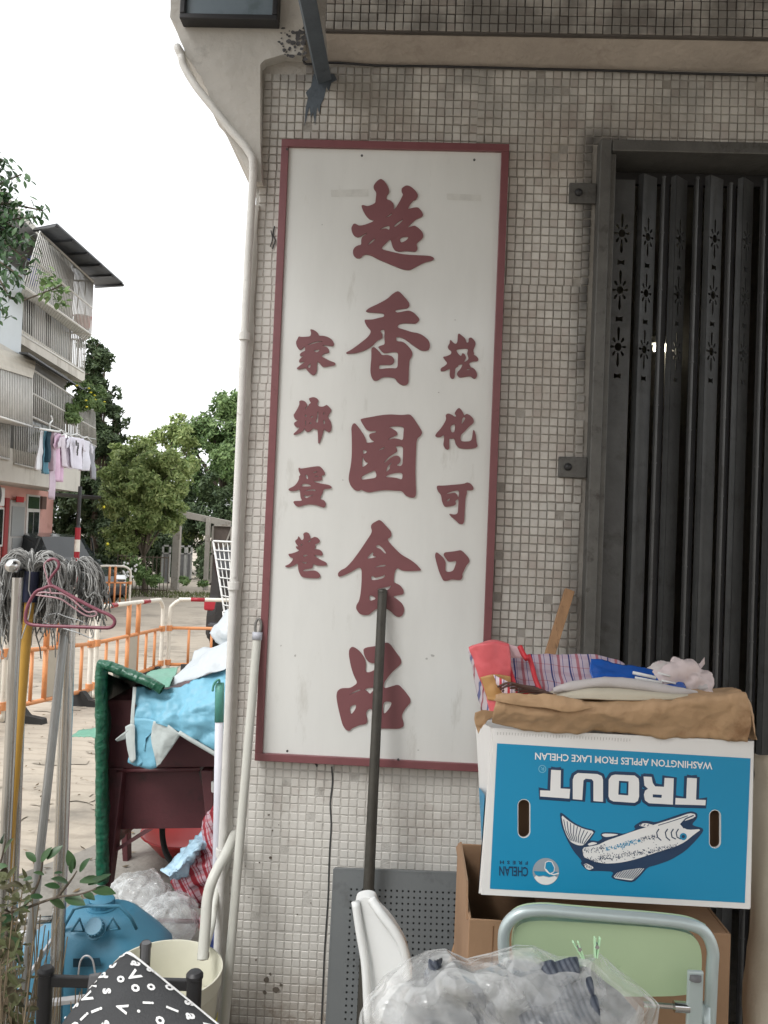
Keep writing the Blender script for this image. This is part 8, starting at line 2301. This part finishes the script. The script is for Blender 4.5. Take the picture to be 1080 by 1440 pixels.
for k in range(90):
    p = p0 + U * r_.uniform(-.45, .45) + Vector((r_.uniform(-.2, .2), 0, r_.uniform(-.2, .25)))
    leaf(lv, p, Vector((r_.uniform(-1, 1), r_.uniform(-1, 1), r_.uniform(-.6, .8))), Vector((.3, -.4, 1)), r_.uniform(.12, .2), r_.uniform(.03, .05))
lv.build('leaves', M_['leaf_mid'], t, smooth=True, kind='stuff')
mb = MB(); mb.tube([p0 + Vector((-.5, 0, -.2)), p0 + Vector((0, 0, 0)), p0 + Vector((.2, 0, .1))], .015, 6); mb.build('stem', M_['bark'], t)

# litter: fallen leaves and crumbs on the path and lane
mb = MB(); rl = random.Random(77)
for k in range(520):
    y = rl.uniform(2.2, 9.5); x = rl.uniform(-.62, -.30) * y + (rl.uniform(0, .8) if y < 4.5 else 0)
    if x > -.55 and y < 2.6: continue
    z0_ = gz(0, y) + (.010 if y < 6.7 else .004); s_ = rl.uniform(.006, .022); a_ = rl.uniform(0, 6.28); q_ = rl.uniform(.25, .5)
    dx, dy = math.cos(a_) * s_, math.sin(a_) * s_
    mb.add([(x - dx, y - dy, z0_), (x - dy * q_, y + dx * q_, z0_ + rl.uniform(0, .006)), (x + dx, y + dy, z0_ + rl.uniform(0, .008)), (x + dy * q_, y - dx * q_, z0_)], [(0, 1, 2, 3)])
o = mb.build('fallen_leaves', mat('litter', C3(.12, .085, .045), .9, island=.6), kind='stuff'); tag(recenter(o), 'dry fallen leaves and crumbs scattered on the path and the lane', 'litter')
# rust and wet stains in the lane are thin irregular patches
mb = MB()
for k in range(26):
    y = rl.uniform(3.9, 12); x = rl.uniform(-.60, -.28) * y; s_ = rl.uniform(.05, .22)
    n_ = 14; ph = rl.random() * 9
    P = [Vector((x, y, gz(0, y) + .0045 + k * .00006))]
    for q in range(n_):
        a_ = 2 * math.pi * q / n_; r0_ = s_ * (.6 + .6 * noise.noise(Vector((math.cos(a_) * 1.3 + ph, math.sin(a_) * 1.3, k))))
        xx_, yy_ = x + math.cos(a_) * r0_ * 1.5, y + math.sin(a_) * r0_
        P.append(Vector((xx_, yy_, gz(0, yy_) + .0045 + k * .00006)))
    mb.add(P, [(0, 1 + q, 1 + (q + 1) % n_) for q in range(n_)])
mb.build('road_stains', mat('road_stain', C3(.33, .29, .235), .85, var=.2, scale=7), kind='structure')
